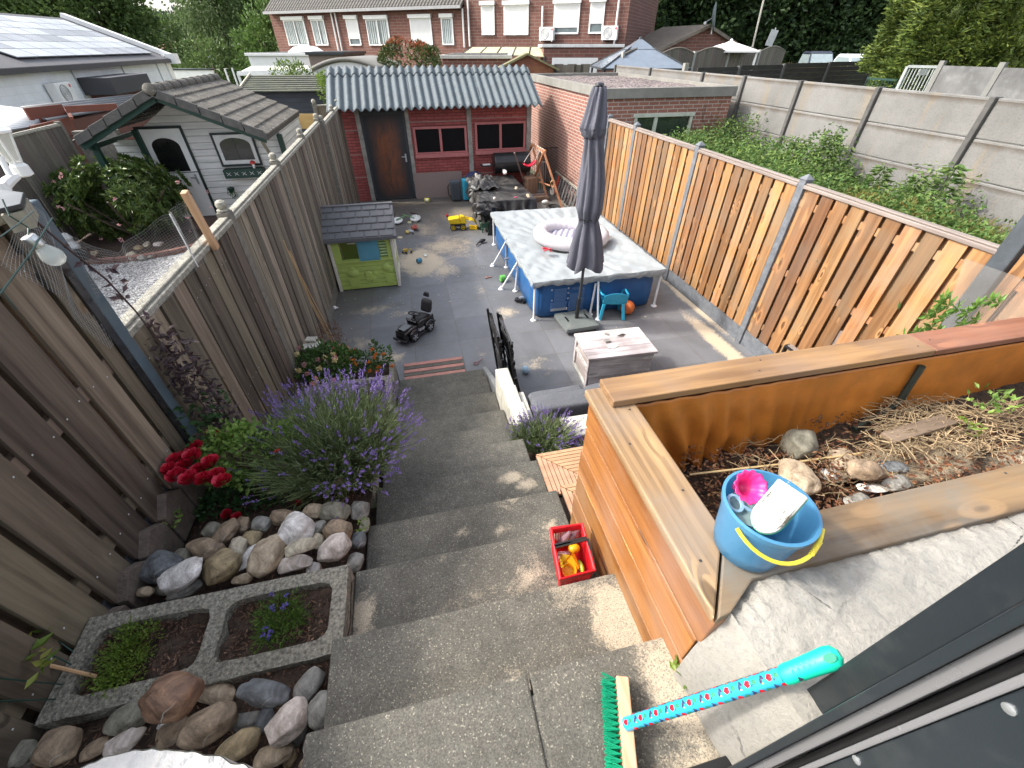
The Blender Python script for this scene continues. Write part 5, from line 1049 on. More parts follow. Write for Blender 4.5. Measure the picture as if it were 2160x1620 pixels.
T=MX.Translation(toyc(1187,1172,zt_-.012))@Euler((R(-50),R(10),0)).to_matrix().to_4x4(); b=MB(); b.lathe([(.0,-.02),(.025,-.018),(.032,.01),(.03,.01),(.022,-.012),(.0,-.014)],(0,0,0),22,T,fn=lambda t_,i:1+.04*math.cos(14*t_)); tag(b.build('toy_dish',plain('pinkish_clear',(.55,.3,.33),.3),smooth=True),'pale pink shell shaped dish under the yellow moulds','toy')
b=MB(); b.tube([toyc(1172,1153,1.50),toyc(1190,1138,1.52),toyc(1203,1122,1.56)],.012,10,True,[.006,.018,.007]); b.tube([toyc(1190,1145,1.51),toyc(1212,1128,1.53),toyc(1220,1120,1.53)],.012,10,True,[.008,.014,.006]); tag(b.build('toy_starfish',plain('mauve_plastic',(.20,.11,.13),.4),smooth=True),'mauve starfish sand mould at the far end of the red basket','toy')
b=MB(); b.ball(tuple(toyc(1225,1195,zt_-.01)),(.012,.028,.014),12); tag(b.build('toy_shovel',plain('lime_plastic',(.35,.5,.05),.4),smooth=True),'lime green toy between the cup and the basket wall','toy')
# ---------- blue bucket ----------
mbk=NT('blue_translucent'); mbk.setc(mbk.mix(mbk.ramp(mbk.noise(mbk.obj,8,4,.6),.3,.7),(.08,.27,.46),(.12,.35,.55))); mbk.rough(.28); mbk.b.inputs['Transmission Weight'].default_value=.0
tb=mbk.t.nodes.new('ShaderNodeBsdfTranslucent'); tb.inputs[0].default_value=(.15,.45,.7,1); mx=mbk.t.nodes.new('ShaderNodeMixShader'); mx.inputs[0].default_value=.35; mbk.t.links.new(mbk.b.outputs[0],mx.inputs[1]); mbk.t.links.new(tb.outputs[0],mx.inputs[2]); mbk.t.links.new(mx.outputs[0],mbk.out.inputs[0])
zc=zt+.006; bc=Wz(1568,1150,zc); t=thing('toy_bucket','blue plastic bucket with a yellow handle standing on the planter corner','bucket',tuple(bc))
rb,rt_,hb=.074,.100,.175
ls=lambda q,i: 1+.0
b=MB(); b.lathe([(.0,.0),(rb-.01,.0),(rb,.008),(rb+.008,.05),(rt_-.006,hb-.02),(rt_,hb-.018),(rt_+.003,hb),(rt_-.004,hb+.002),(rt_-.008,hb-.01),(rb+.004,.05),(rb-.006,.012),(0,.01)],tuple(bc),64); b.build('pail',mbk.m,t,smooth=True,angle=50)
b=MB(); pts=[]
for k in range(17):
    a=R(196+k*7.6); e_=.008+.007*math.sin(math.pi*k/16); pts.append(bc+V(((rt_+e_)*math.cos(a),(rt_+e_)*math.sin(a),hb-.012-.035*math.sin(math.pi*k/16))))
b.tube(pts,.0045,8); b.build('handle',plain('yellow_handle',(.78,.62,.05),.35),t,smooth=True)
b=MB()
for k in range(7): b.ball(tuple(pts[12].lerp(pts[14],k/6)),.0062,8)
b.build('grip',plain('yellow_handle2',(.78,.62,.05),.35),t,smooth=True)
# contents
T=MX.Translation(Wz(1582,1028,zc+hb+.035))@Euler((R(35),R(-8),0)).to_matrix().to_4x4(); b=MB(); b.lathe([(.0,-.055),(.012,-.055),(.024,-.01),(.036,.004),(.038,.006),(.034,.005),(.022,-.008),(.010,-.045),(0,-.045)],(0,0,0),48,T,fn=lambda q,i: 1+(.07*math.cos(12*q) if 2<=i<=5 else 0)); tag(b.build('toy_cone',plain('pink_plastic',(.72,.03,.22),.35),smooth=True,angle=180),'bright pink fluted toy cone in the blue bucket','toy')
t2=thing('toy_tray','dirty white boat shaped plastic tray with a green rim sticking out of the bucket','toy',tuple(bc+V((.02,0,.18))))
P=[Wz(x,y,z) for (x,y,z) in [(1572,1092,2.30),(1640,1003,2.37),(1704,1052,2.37),(1628,1128,2.30)]]; oc=P[0]; 
ux_=((P[1]-P[0])+(P[2]-P[3])).normalized(); vy=((P[3]-P[0])+(P[2]-P[1])); vy=(vy-ux_*vy.dot(ux_)).normalized(); nz_=ux_.cross(vy); 
if nz_.dot(C0-P[0])<0: nz_=-nz_
Ln=((P[1]-P[0]).length+(P[2]-P[3]).length)/2; Wd_=((P[3]-P[0]).length+(P[2]-P[1]).length)/2; o_=P[0]
def boat(s_,inset=0):
    pts=[]; 
    for k in range(13): a=R(90+k*15); pts.append((Wd_*.5*(1-inset)*1.3*math.cos(a)+Wd_*.55,Wd_*.5+Wd_*.5*(1-inset)*math.sin(a)))
    pts=[(Ln-inset*.03,Wd_*(1-inset*.5)-0)]+pts+[(Ln-inset*.03,Wd_*inset*.5)]
    return [o_+ux_*(p[0])+vy*(p[1])+nz_*s_ for p in pts]
mwt=NT('dirty_white'); n=mwt.noise(mwt.obj,30,7,.75,.5); n2=mwt.noise(mwt.obj,16,3,.5); mwt.setc(mwt.mix(mwt.ma('MULTIPLY',mwt.ramp(n,.50,.60),mwt.ramp(n2,.42,.55)),(.52,.53,.50),(.10,.09,.07))); mwt.rough(.4)
b=MB(); b.prism(boat(-.010),nz_*.022); b.build('tray_body',mwt.m,t2,bevel=.004)
b=MB(); b.prism(boat(-.0155,-.03),nz_*.005); b.build('green_rim',plain('green_rim',(.02,.42,.2),.4),t2)
b=MB(); q=boat(.0125,.16); b.tube(q+[q[0]],.0016,5); b.build('raised_edge',mwt.m,t2)
b=MB()
for r_ in range(5):
    x_=.0
    for k in range(16-r_*2): 
        if rnd.random()<.8: b.box(o_+ux_*(Ln*.38+k*.0052)+vy*(Wd_*(.30+r_*.075))+nz_*.0125,(.0024,.0024,.0008))
b.build('embossed_text',plain('emboss',(.5,.5,.48),.6),t2)
b=MB(); T=MX.Translation(bc+V((-.03,.02,.135))); b.lathe([(.045,0),(.048,.006),(.043,.008),(.04,.0),(.035,-.03),(0,-.035)],(0,0,0),28,T); tag(b.build('toy_sieve',glass('clear_green',(.3,.42,.4),.6,.1),smooth=True),'translucent grey toy dish inside the blue bucket','toy')
b=MB(); T=MX.Translation(bc+V((-.06,.035,.15)))@Euler((R(20),R(10),0)).to_matrix().to_4x4(); b.lathe_open([(.016,0),(.022,.0),(.022,.006),(.016,.006),(.016,0)],(0,0,0),20,T); b.tube([T@V((.02,-.01,.003)),T@V((.05,-.03,.0))],.005,6); tag(b.build('toy_ring',plain('pale_blue',(.30,.48,.62),.35),smooth=True),'pale blue toy handle ring inside the blue bucket','toy')
# ---------- broom ----------
t=thing('broom','broom with green bristles and a patterned turquoise handle leaning on the door frame','broom',(.37,.22,1.74))
A=Wz(1300,1424,1.79); Bq=Wz(1319,1660,1.79); d=(Bq-A); 
mh=wood('broom_wood',(.62,.45,.26),(.47,.31,.16),'Y',.05,.3,.55)
A2=Wz(1325,1424,1.80); B2=Wz(1342,1660,1.80)
dd=(Bq-A).normalized(); sd2=V((dd.y,-dd.x,0))*-1 if False else V((-dd.y,dd.x,0)); 
if sd2.x<0: sd2=-sd2
wv_=(A2-A).dot(sd2)+.003; up_=V((0,0,1))
b=MB(); pts=[A,A+dd*.40,A+dd*.40+sd2*wv_,A+sd2*wv_]; hb_=.052
b.add([p-V((0,0,.045)) for p in pts]+[p for p in pts],[(0,3,2,1),(4,5,6,7),(0,1,5,4),(1,2,6,5),(2,3,7,6),(3,0,4,7)]); b.build('brush_block',mh,t,bevel=.003)
b=MB(); ml=leafm('bristle',[(.01,.50,.27),(.04,.62,.36),(.01,.42,.22)],.4,.35)
for k in range(34):
    for row in range(3):
        c=A+dd*(.008+k*.0117)-V((0,0,.006+.014*row))
        for q in range(11):
            e=c+(-sd2)*(.030+rnd.uniform(0,.010))+dd*rnd.gauss(0,.0055)+V((0,0,rnd.gauss(-.004,.005))); b.tube([c,e],.0010,3,False)
b.build('bristles',ml,t)
hA=Wz(1322,1527,1.79); hB=Wz(1652,1425,2.15); hC=Wz(1772,1380,2.235)
b=MB(); b.tube([hA,hB],.0150,20); b.build('handle',plain('turquoise_print',(.03,.36,.58),.35,var=.05),t,smooth=True)
hd=(hC-hB).normalized(); 
b=MB(); K=[0,.1,.2,.5,.8,.93,1.0]; b.tube([hB.lerp(hC,k) for k in K],.015,16,True,[.0165,.0185,.018,.019,.0205,.018,.008]); b.build('grip',plain('mint_plastic',(.01,.58,.38),.4,var=.03),t,smooth=True)
nv=(C0-hC); nv=(nv-hd*nv.dot(hd)).normalized(); sv=hd.cross(nv)
pc_=hB.lerp(hC,.87)+nv*.017; b=MB(); Q=[]
for k in range(20): a=2*math.pi*k/20; Q.append(pc_+hd*(math.cos(a)*.0115)+sv*(math.sin(a)*.0075)+nv*.0022)
b.prism(Q,nv*.0012); b.build('hang_hole',plain('hole_dark',(.005,.2,.13),.6),t)
b=MB()
for k in range(5): c=hB.lerp(hC,.22+k*.1)+nv*.0175-sv*.003; b.box(tuple(c),(.001,.001,.001)); b.tube([c-sv*.005,c+hd*.002+nv*.001,c+sv*.006],.0016,5)
b.build('grip_ribs',plain('mint2',(.01,.5,.33),.4),t)
hl=(hB-hA); hd2=hl.normalized(); nv2=(C0-hA.lerp(hB,.5)); nv2=(nv2-hd2*nv2.dot(hd2)).normalized(); sv2=hd2.cross(nv2)
pr=plain('red_print',(.55,.01,.02),.4); pg=plain('green_print',(.03,.22,.12),.4); pk=plain('dark_print',(.04,.04,.10),.4); po=plain('orange_print',(.6,.25,.05),.4)
bs_=[MB() for _ in range(4)]
def onh(s_,phi,r=.0156): return hA+hd2*s_+(nv2*math.cos(phi)+sv2*math.sin(phi))*r
Lh=hl.length; s_=.012; kx=0
def dot(bm_,s0,phi0,rs,rp,n=10,ang=0,cut=1):
    q=[]
    for k in range(n):
        a=2*math.pi*k/n; u_=rs*math.cos(a)*(1+(.25 if cut and k%2 else 0)); v_=rp*math.sin(a)*(1+(.25 if cut and k%2 else 0)); q.append(onh(s0+u_*math.cos(ang)-v_*math.sin(ang),phi0+(u_*math.sin(ang)+v_*math.cos(ang))/.0156))
    bm_.add(q+[onh(s0,phi0,.0161)],[(k,(k+1)%n,n) for k in range(n)])
while s_<Lh-.01:
    for ph,sh in ((-.25,0),(1.1,.02),(-1.5,.02)):
        dot(bs_[0],s_+sh,ph,.0055,.0055,10); dot(bs_[1],s_+.016+sh,ph-.05,.0055,.0042,8,.5,0); dot(bs_[1],s_+.013+sh,ph+.15,.002,.0016,6,0,0)
        dot(bs_[2],s_+.032+sh,ph,.003,.0075,8,.5,0); dot(bs_[2],s_+.035+sh,ph-.25,.0055,.0024,8,.9,0); dot(bs_[3],s_+.033+sh,ph+.4,.0026,.0014,6,.2,0)
        dot(bs_[2],s_+.009+sh,ph+.3,.0012,.0034,6,.6,0)
    s_+=.05
for q,mm,nm in zip(bs_,(pr,pg,pk,po),('red_flower_print','leaf_print','bird_print','beak_print')): q.build(nm,mm,t)
# ---------- ride-on toy car ----------
fr=Wz(876,722); rr_=Wz(912,697); fl=Wz(838,706); hx=(fr-rr_).normalized(); ang=math.atan2(hx.y,hx.x)
cen=(Wz(876,722)+Wz(912,697))/2; side_=V((-hx.y,hx.x,0)); 
if (fl-fr).dot(side_)<0: side_=-side_
cen=cen+side_*.125
t=thing('ride_on_car','black ride on toy off-road car with a backrest and silver wheels on the patio','ride-on toy',tuple(cen),ang)
bk=plain('gloss_black',(.010,.010,.011),.16,var=.1,spec=.7); wb=.155
def LB(name,mat,*bxs,bev=.008,par=None):
    b=MB()
    for x in bxs: b.bb(*x)
    return b.build(name,mat,par or t,local=True,bevel=bev)
b=MB(); b.hexa([(.06,-.095,.05),(.305,-.095,.05),(.305,.095,.05),(.06,.095,.05),(.06,-.10,.20),(.295,-.09,.175),(.295,.09,.175),(.06,.10,.20)]); b.hexa([(-.27,-.105,.05),(.058,-.105,.05),(.058,.105,.05),(-.27,.105,.05),(-.27,-.10,.22),(.058,-.10,.225),(.058,.10,.225),(-.27,.10,.22)]); b.build('body',bk,t,local=True,bevel=.012)
LB('bonnet',bk,(.09,.28,-.06,.06,.17,.205)); LB('bumper',M['black'],(.30,.335,-.115,.115,.05,.085)); LB('bumper',M['black'],(-.31,-.272,-.09,.09,.07,.10))
LB('windscreen',bk,(.035,.06,-.10,.10,.19,.262)); LB('running_board',M['black'],(-.10,.10,-.125,-.096,.05,.065),(-.10,.10,.096,.125,.05,.065))
b=MB()
for (x,s_) in ((wb,1),(wb,-1),(-wb,1),(-wb,-1)): b.tube([(x+.085*math.cos(a_),s_*.115,.075+.085*math.sin(a_)) for a_ in [R(20+k*14) for k in range(11)]],.018,8)
b.build('fender',bk,t,local=True,smooth=True)
LB('seat',M['rubber'],(-.20,.03,-.07,.07,.215,.235)); b=MB(); b.add([],[]); b.hexa([(-.27,-.09,.24),(-.195,-.09,.24),(-.195,.09,.24),(-.27,.09,.24),(-.32,-.085,.41),(-.25,-.085,.41),(-.25,.085,.41),(-.32,.085,.41)]); b.build('backrest',M['rubber'],t,local=True,bevel=.035)
b=MB(); b.hexa([(-.295,-.05,.45),(-.262,-.05,.45),(-.262,.05,.45),(-.295,.05,.45),(-.31,-.035,.51),(-.275,-.035,.51),(-.275,.035,.51),(-.31,.035,.51)]); b.build('headrest',M['rubber'],t,local=True,bevel=.012)
b=MB(); T=MX.Translation((-.01,0,.315))@Euler((0,R(-18),0)).to_matrix().to_4x4(); N_=28
ring=[T@V((.075*math.cos(2*math.pi*k/N_),.075*math.sin(2*math.pi*k/N_),0)) for k in range(N_+1)]; b.tube(ring,.010,8,False); b.bar(ring[0],ring[N_//2],.02,.008); b.bar(ring[N_//4],T@V((0,0,0)),.02,.008); b.tube([T@V((0,0,0)),(.02,0,.21)],.02,10); b.build('steering_wheel',M['black'],t,local=True,smooth=True,angle=60)
for (x,s_) in ((wb,1),(wb,-1),(-wb,1),(-wb,-1)):
    T=MX.Translation((x,s_*.105,.072))@Euler((math.pi/2*(-s_),0,0)).to_matrix().to_4x4()
    b=MB(); b.lathe([(.0,-.03),(.06,-.03),(.071,-.02),(.072,.02),(.066,.027),(.05,.028),(.048,.018),(0,.018)],(0,0,0),28,T); w_=b.build('wheel',M['rubber'],t,local=True,smooth=True)
    b=MB()
    for k in range(5):
        a=2*math.pi*k/5; b.hexa([T@V((math.cos(a)*r0-math.sin(a)*h_,math.sin(a)*r0+math.cos(a)*h_,z_)) for z_ in (.019,.027) for (r0,h_) in ((.008,-.006),(.046,-.012),(.046,.012),(.008,.006))])
    b.lathe([(.0,.028),(.012,.028),(.012,.02)],(0,0,0),12,T); o=b.build('rim',plain('chrome',(.7,.7,.72),.2,metal=.9),w_,local=False) if False else b.build('rim',plain('chrome',(.7,.7,.72),.25,metal=.8),t,local=True)
b=MB()
for s_ in (-1,1): b.lathe([(0,.006),(.014,.005),(.016,0)],(0,0,0),16,MX.Translation((.292,s_*.055,.135))@Euler((0,math.pi/2,0)).to_matrix().to_4x4())
b.build('headlight',plain('lamp_white',(.6,.62,.62),.2),t,local=True,smooth=True)
b=MB(); 
for k in range(7): b.bb(.300,.309,-.036+k*.012-.003,-.036+k*.012+.003,.10,.15)
b.build('grille',M['rubber'],t,local=True)
wt=plain('decal_white',(.75,.75,.75),.4)
so=-1 if True else 1
sgn = 1 if side_.dot(V((-math.sin(ang),math.cos(ang),0)))<0 else -1   # side facing the camera
textmesh('side_lettering','Jeep',.075,wt,t,(0,sgn*.1075,.12),(math.pi/2,0,0 if sgn<0 else math.pi),.0008)
textmesh('windscreen_lettering','RUBICON',.034,wt,t,(.0612,0,.236),(math.pi/2,0,math.pi/2),.0008)
textmesh('plate_lettering','Jeep',.022,wt,t,(.3362,0,.067),(math.pi/2,0,math.pi/2),.0008)
# ---------- playhouse ----------
gm=plain('lime_green_plastic',(.42,.53,.13),.5,var=.06,scale=2,dirt=.25,dirtc=(.22,.25,.1)); cm_=plain('cream_plastic',(.66,.62,.52),.5,var=.08,dirt=.2); sm_=plain('slate_plastic',(.115,.115,.122),.55,var=.12,scale=2,dirt=.2,dirtc=(.16,.15,.14)); bm_=plain('blue_shutter',(.11,.32,.42),.45,var=.1,dirt=.15,dirtc=(.3,.5,.55))
x0,x1,yf_,yb_=-1.33,-.40,6.63,7.45; t=thing('playhouse','green toy playhouse with a slate grey roof and blue shutter','playhouse',(-.87,7.0,0))
b=MB(); z=.02
for k in range(6): b.bb(x0+.03,x1-.03,yf_+.004*(k%2),yf_+.03,z,z+.068); z+=.0725
b.bb(x0+.03,x1-.03,yf_-.012,yf_+.03,.455,.50); b.bb(x0+.03,-1.19,yf_,yf_+.03,.501,.86); b.bb(-.50,x1-.03,yf_,yf_+.03,.501,.86); b.bb(-1.189,-.501,yf_,yf_+.03,.825,.86); b.bb(-1.189,-.501,yf_,yf_+.03,.501,.512); b.build('front_wall',gm,t,bevel=.005)
b=MB(); 
for k in range(6): zz=.535+k*.047; b.bb(-.61,-.502,yf_+.004,yf_+.02,zz,zz+.024)
b.build('window_slats',plain('mint_slat',(.42,.58,.28),.5),t)
b=MB(); b.bb(-.93,-.615,yf_-.016,yf_-.002,.475,.845); b.build('shutter',bm_,t,bevel=.01); b=MB(); b.bb(-.895,-.65,yf_-.021,yf_-.0165,.50,.81); b.build('shutter_panel',bm_,t,bevel=.006)
b=MB(); b.bb(-1.06,-.94,yf_-.008,yf_+.0,.80,.82); b.bb(-1.06,-.94,yf_-.008,yf_,.755,.775); b.build('bracket',cm_,t)
# flower pot reliefs
b=MB()
def disc(x,z,r,sx=1,d=.014):
    T=MX.Translation((x,yf_-.0,z))@Euler((math.pi/2,0,0)).to_matrix().to_4x4()@MX.Diagonal((sx,1,1,1)); b.lathe([(0,d+.004),(r*.8,d),(r,0)],(0,0,0),18,T)
disc(-1.08,.36,.035); disc(-1.08,.28,.075,1.3); b.hexa([(-1.15,yf_-.014,.06),(-1.02,yf_-.014,.06),(-1.02,yf_,.06),(-1.15,yf_,.06),(-1.18,yf_-.014,.22),(-.99,yf_-.014,.22),(-.99,yf_,.22),(-1.18,yf_,.22)])
disc(-.85,.24,.065); disc(-.79,.17,.05); disc(-.74,.25,.04); disc(-.87,.17,.04); disc(-.55,.33,.075); disc(-.5,.30,.05); b.hexa([(-.58,yf_-.014,.08),(-.49,yf_-.014,.08),(-.49,yf_,.08),(-.58,yf_,.08),(-.61,yf_-.014,.25),(-.46,yf_-.014,.25),(-.46,yf_,.25),(-.61,yf_,.25)])
b.build('relief',gm,t,smooth=True,angle=40)
for (xa,xb) in ((x0-.02,x0+.028),(x1-.028,x1+.02)):
    b=MB(); b.bb(xa,xb,yf_-.02,yf_+.045,0,.87); b.build('corner_post',cm_,t,bevel=.008); b=MB(); b.bb(xa,xb,yb_-.045,yb_+.02,0,.87); b.build('corner_post',cm_,t,bevel=.008)
    b=MB(); b.bb(xa,xb,yf_+.046,yb_-.046,.0,.10); b.bb(xa,xb,yf_+.046,yb_-.046,.44,.50); b.build('side_rail',cm_,t,bevel=.008)
b=MB(); 
for xx in (x0,x1-.02): b.bb(xx,xx+.02,yf_+.046,yb_-.046,.101,.439); b.bb(xx,xx+.02,yf_+.046,yf_+.2,.501,.86); b.bb(xx,xx+.02,yb_-.2,yb_-.046,.501,.86); b.prism([(xx,yf_,.86),(xx,yb_,.86),(xx,(yf_+yb_)/2,1.15)],(.02,0,0))
b.bb(x0+.03,x1-.03,yb_-.03,yb_,0,.86); b.build('side_wall',gm,t,bevel=.003)
for (s_,nm) in ((1,0),(-1,1)):
    ym=(yf_+yb_)/2; ye=(yf_-.10) if s_>0 else (yb_+.10); zr,ze=1.20,.865
    b=MB(); rows=5
    b.hexa([(x0-.07,ye,ze-.02),(x1+.09,ye,ze-.02),(x1+.09,ym,zr-.02),(x0-.07,ym,zr-.02),(x0-.07,ye,ze),(x1+.09,ye,ze),(x1+.09,ym,zr),(x0-.07,ym,zr)])
    for r_ in range(rows):
        f0,f1=r_/rows,(r_+1)/rows-.012; xx=x0-.068-(r_%2)*.10
        while xx<x1+.088:
            xa,xb=max(xx,x0-.068),min(xx+.205,x1+.088)
            xb-=.015
            if xb-xa>.02:
                Y0,Y1=ye+(ym-ye)*f0,ye+(ym-ye)*f1; Z0,Z1=ze+(zr-ze)*f0,ze+(zr-ze)*f1
                b.hexa([(xa,Y0,Z0+.001),(xb,Y0,Z0+.001),(xb,Y1,Z1+.001),(xa,Y1,Z1+.001),(xa,Y0,Z0+.022),(xb,Y0,Z0+.022),(xb,Y1,Z1+.008),(xa,Y1,Z1+.008)])
            xx+=.212
    b.build('roof_panel',sm_,t,bevel=.002)
b=MB(); b.bb(x0-.07,x1+.09,ym-.03,ym+.03,1.19,1.215); b.bb(x0-.07,x1+.09,yf_-.115,yf_-.101,.82,.872); b.build('ridge',sm_,t,bevel=.006)
# ---------- toys ----------
yl=plain('truck_yellow',(.78,.52,.01),.35,var=.04)
a=Wz(955,487); c=Wz(982,486); t=thing('toy_truck','big yellow toy dump truck with a loader bucket beside the green cart','toy truck',tuple((a+c)/2+V((0,.1,0))),R(-6))
LB('chassis',M['rubber'],(-.17,.15,-.06,.06,.07,.13),par=t)
b=MB(); b.hexa([(-.18,-.09,.13),(.06,-.09,.13),(.06,.09,.13),(-.18,.09,.13),(-.21,-.11,.24),(.03,-.11,.27),(.03,.11,.27),(-.21,.11,.24)]); b.hexa([(.05,-.07,.13),(.19,-.07,.12),(.19,.07,.12),(.05,.07,.13),(.05,-.06,.30),(.14,-.06,.28),(.14,.06,.28),(.05,.06,.30)]); b.build('hopper',yl,t,local=True,bevel=.02)
for (x,s_) in ((-.11,-1),(.10,-1),(-.11,1),(.10,1)):
    T=MX.Translation((x,s_*.09,.065))@Euler((math.pi/2*(-s_),0,0)).to_matrix().to_4x4(); b=MB(); b.lathe([(0,-.025),(.055,-.025),(.064,-.015),(.064,.02),(.05,.025),(.045,.016),(0,.016)],(0,0,0),24,T); b.build('wheel',M['rubber'],t,local=True,smooth=True)
    b=MB(); b.lathe_open([(.045,.018),(.045,.024),(.038,.024),(.038,.018)],(0,0,0),20,T)
    for k in range(5): a_=2*math.pi*k/5; b.bar(T@V((0,0,.02)),T@V((.042*math.cos(a_),.042*math.sin(a_),.02)),.010,.006)
    b.build('rim',yl,t,local=True)
b=MB(); b.bar((.14,-.05,.24),(.30,-.05,.20),.02,.03); b.bar((.14,.05,.24),(.30,.05,.20),.02,.03); b.build('arm',yl,t,local=True,bevel=.004)
b=MB(); b.grid(lambda u,v:(.27+.10*math.cos(R(-50+200*v))*.9+.04,-.10+.2*u,.11+.10*math.sin(R(-70+190*v))),8,12); b.hexa([(.24,-.10,.02),(.42,-.10,.0),(.42,.10,.0),(.24,.10,.02),(.24,-.10,.05),(.40,-.10,.02),(.40,.10,.02),(.24,.10,.05)]); b.build('loader_bucket',yl,t,local=True,solid=.008,smooth=True)
gr=plain('dark_green_plastic',(.045,.13,.08),.45,var=.1); a=Wz(1022,488); t=thing('toy_cart','small dark green toy cart between the yellow truck and the pool','toy cart',tuple(a),R(3))
b=MB(); 
ro=[(-.09,-.07,.20),(.09,-.07,.20),(.09,.13,.20),(-.09,.13,.20)]; bo=[(-.065,-.05,.09),(.065,-.05,.09),(.065,.10,.09),(-.065,.10,.09)]
for i in range(4): b.add([ro[i],ro[(i+1)%4],bo[(i+1)%4],bo[i]],[(0,1,2,3)])
b.add(bo,[(0,1,2,3)]); b.build('tub',gr,t,local=True,solid=.008)
b=MB(); b.tube(ro+[ro[0]],.008,6); b.build('rim',plain('pale_green',(.2,.3,.2),.5),t,local=True); LB('cart_load',M['soil'],(-.07,.07,-.055,.105,.12,.14),par=t,bev=0)
b=MB(); 
for (x,y_) in ((-.06,-.06),(.06,-.06),(-.06,.11),(.06,.11)): b.box((x,y_,.045),(.02,.03,.09))
b.build('leg',gr,t,local=True,bevel=.003)
b=MB(); b.box((.13,.02,.07),(.09,.12,.1),.3); b.build('wheel_box',M['soil'],t,local=True,bevel=.02)
# balance bike lying
t=thing('balance_bike','green balance bike with white wheels lying behind the playhouse','bicycle',tuple(Wz(880,458)))
def torus(b,c,R_,r_,T0=None,n=30,m_=8):
    vs=[]
    for i in range(n):
        a=2*math.pi*i/n
        for j in range(m_): q=2*math.pi*j/m_; vs.append(((R_+r_*math.cos(q))*math.cos(a),(R_+r_*math.cos(q))*math.sin(a),r_*math.sin(q)))
    T=MX.Translation(c)@(T0 or MX.Identity(4)); b.add(vs,[(i*m_+j,((i+1)%n)*m_+j,((i+1)%n)*m_+(j+1)%m_,i*m_+(j+1)%m_) for i in range(n) for j in range(m_)],T)
tl_=Euler((R(14),R(-6),0)).to_matrix().to_4x4()
for nm,pp in (('wheel',(876,460)),('wheel',(838,465))):
    c=Wz(*pp,.07); b=MB(); torus(b,c,.10,.02,tl_); b.lathe([(0,.01),(.085,.008),(.085,-.008),(0,-.01)],(0,0,0),20,MX.Translation(c)@tl_); b.build(nm,M['white'],t,smooth=True)
c1,c2=Wz(874,459,.09),Wz(836,464,.09); b=MB(); b.tube([c1,c1.lerp(c2,.45)+V((0,.06,.05)),c2],.014,8); b.tube([c1.lerp(c2,.45)+V((0,.06,.05)),Wz(848,452,.14)],.012,8); b.build('frame',plain('bike_green',(.12,.25,.10),.4),t,smooth=True)
b=MB(); b.tube([Wz(866,449,.10),Wz(880,452,.2),Wz(884,457,.05)],.012,8); b.box(Wz(838,467,.05),(.16,.06,.03),.1); b.build('handlebar',M['black'],t,smooth=True)
# toy clutter
def small(name,label,cat,fn,mat,**k):
    b=MB(); fn(b); return tag(b.build(name,mat,**k),label,cat)
for (x,y,nm) in ((864,470,'left'),(876,468,'right')):
    small('play_disc','loose cream toy wheel lying flat, the %s one of the pair behind the playhouse'%nm,'toy wheel',lambda b:b.lathe([(0,.0),(.045,.0),(.048,.02),(.02,.024),(.018,.016),(0,.016)],tuple(Wz(x,y)),20),plain('cream_wheel',(.65,.60,.38),.5),smooth=True)
t=thing('toy_vehicle','overturned red yellow and blue toy vehicle on the sandy patio','toy',tuple(Wz(868,484))); 
b=MB(); b.box(Wz(874,480,.05),(.12,.09,.05),.5,rx=.5); torus(b,Wz(876,478,.08),.04,.012,Euler((.6,.3,0)).to_matrix().to_4x4()); b.build('red_part',plain('toy_red',(.42,.10,.07),.4),t,bevel=.01)
b=MB(); b.box(Wz(867,487,.04),(.12,.045,.04),.7,ry=.4); b.build('white_part',plain('toy_white',(.6,.65,.68),.4),t,bevel=.008)
b=MB(); b.lathe([(0,-.03),(.035,-.03),(.04,.0),(.03,.02),(0,.02)],(0,0,0),18,MX.Translation(Wz(859,489,.045))@Euler((.7,.4,0)).to_matrix().to_4x4()); b.build('yellow_part',plain('toy_yel',(.65,.48,.12),.4),t,smooth=True)
b=MB(); b.ball(tuple(Wz(871,492,.02)),.02,10); b.box(Wz(880,484,.03),(.03,.1,.02),.2); b.build('blue_part',plain('toy_dark',(.08,.07,.1),.4),t,smooth=True)
small('toy_disc','cream round toy lid at the playhouse corner','toy',lambda b:b.lathe([(0,.01),(.05,.01),(.055,.0)],tuple(Wz(844,501)),18),plain('cream2',(.6,.52,.33),.5),smooth=True)
t=thing('toy_digger','small yellow and black toy digger in the sand beside the playhouse','toy',tuple(Wz(858,530)))
b=MB(); b.box(Wz(855,528,.05),(.09,.05,.05),.1); b.tube([Wz(860,527,.07),Wz(866,525,.10),Wz(870,530,.03)],.01,6); b.build('body',plain('dig_yel',(.5,.33,.06),.5),t,bevel=.008)
b=MB()
for p in ((850,532),(857,533),(867,532),(869,529)): b.ball(tuple(Wz(*p,.02)),.02,10)
b.build('wheel',M['rubber'],t,smooth=True)
small('toy_bottle_lid','pale plastic leaf shaped toy lying right of the sand patch','toy',lambda b:b.ball(tuple(Wz(897,538,.015)),(.03,.085,.012),12,None),plain('pale_toy',(.6,.62,.55),.5),smooth=True)
small('toy_cup','blue toy cup lying on its side near the sand patch','toy',lambda b:b.tube([Wz(880,551,.045),Wz(888,548,.045)],.042,16),plain('cup_blue',(.03,.20,.33),.4),bevel=.006)
small('ball','little red ball on the patio behind the yellow truck','ball',lambda b:b.ball(tuple(Wz(943,454,.03)),.035,14),plain('red_ball',(.6,.04,.06),.5),smooth=True)
small('toy_gun','dark grey water pistol lying on the patio','toy',lambda b:(b.tube([Wz(1005,517,.03),Wz(1010,511,.04),Wz(1016,508,.05),Wz(1023,506,.04)],.03,10,True,[.012,.014,.04,.022])),M['rubber'],smooth=True)
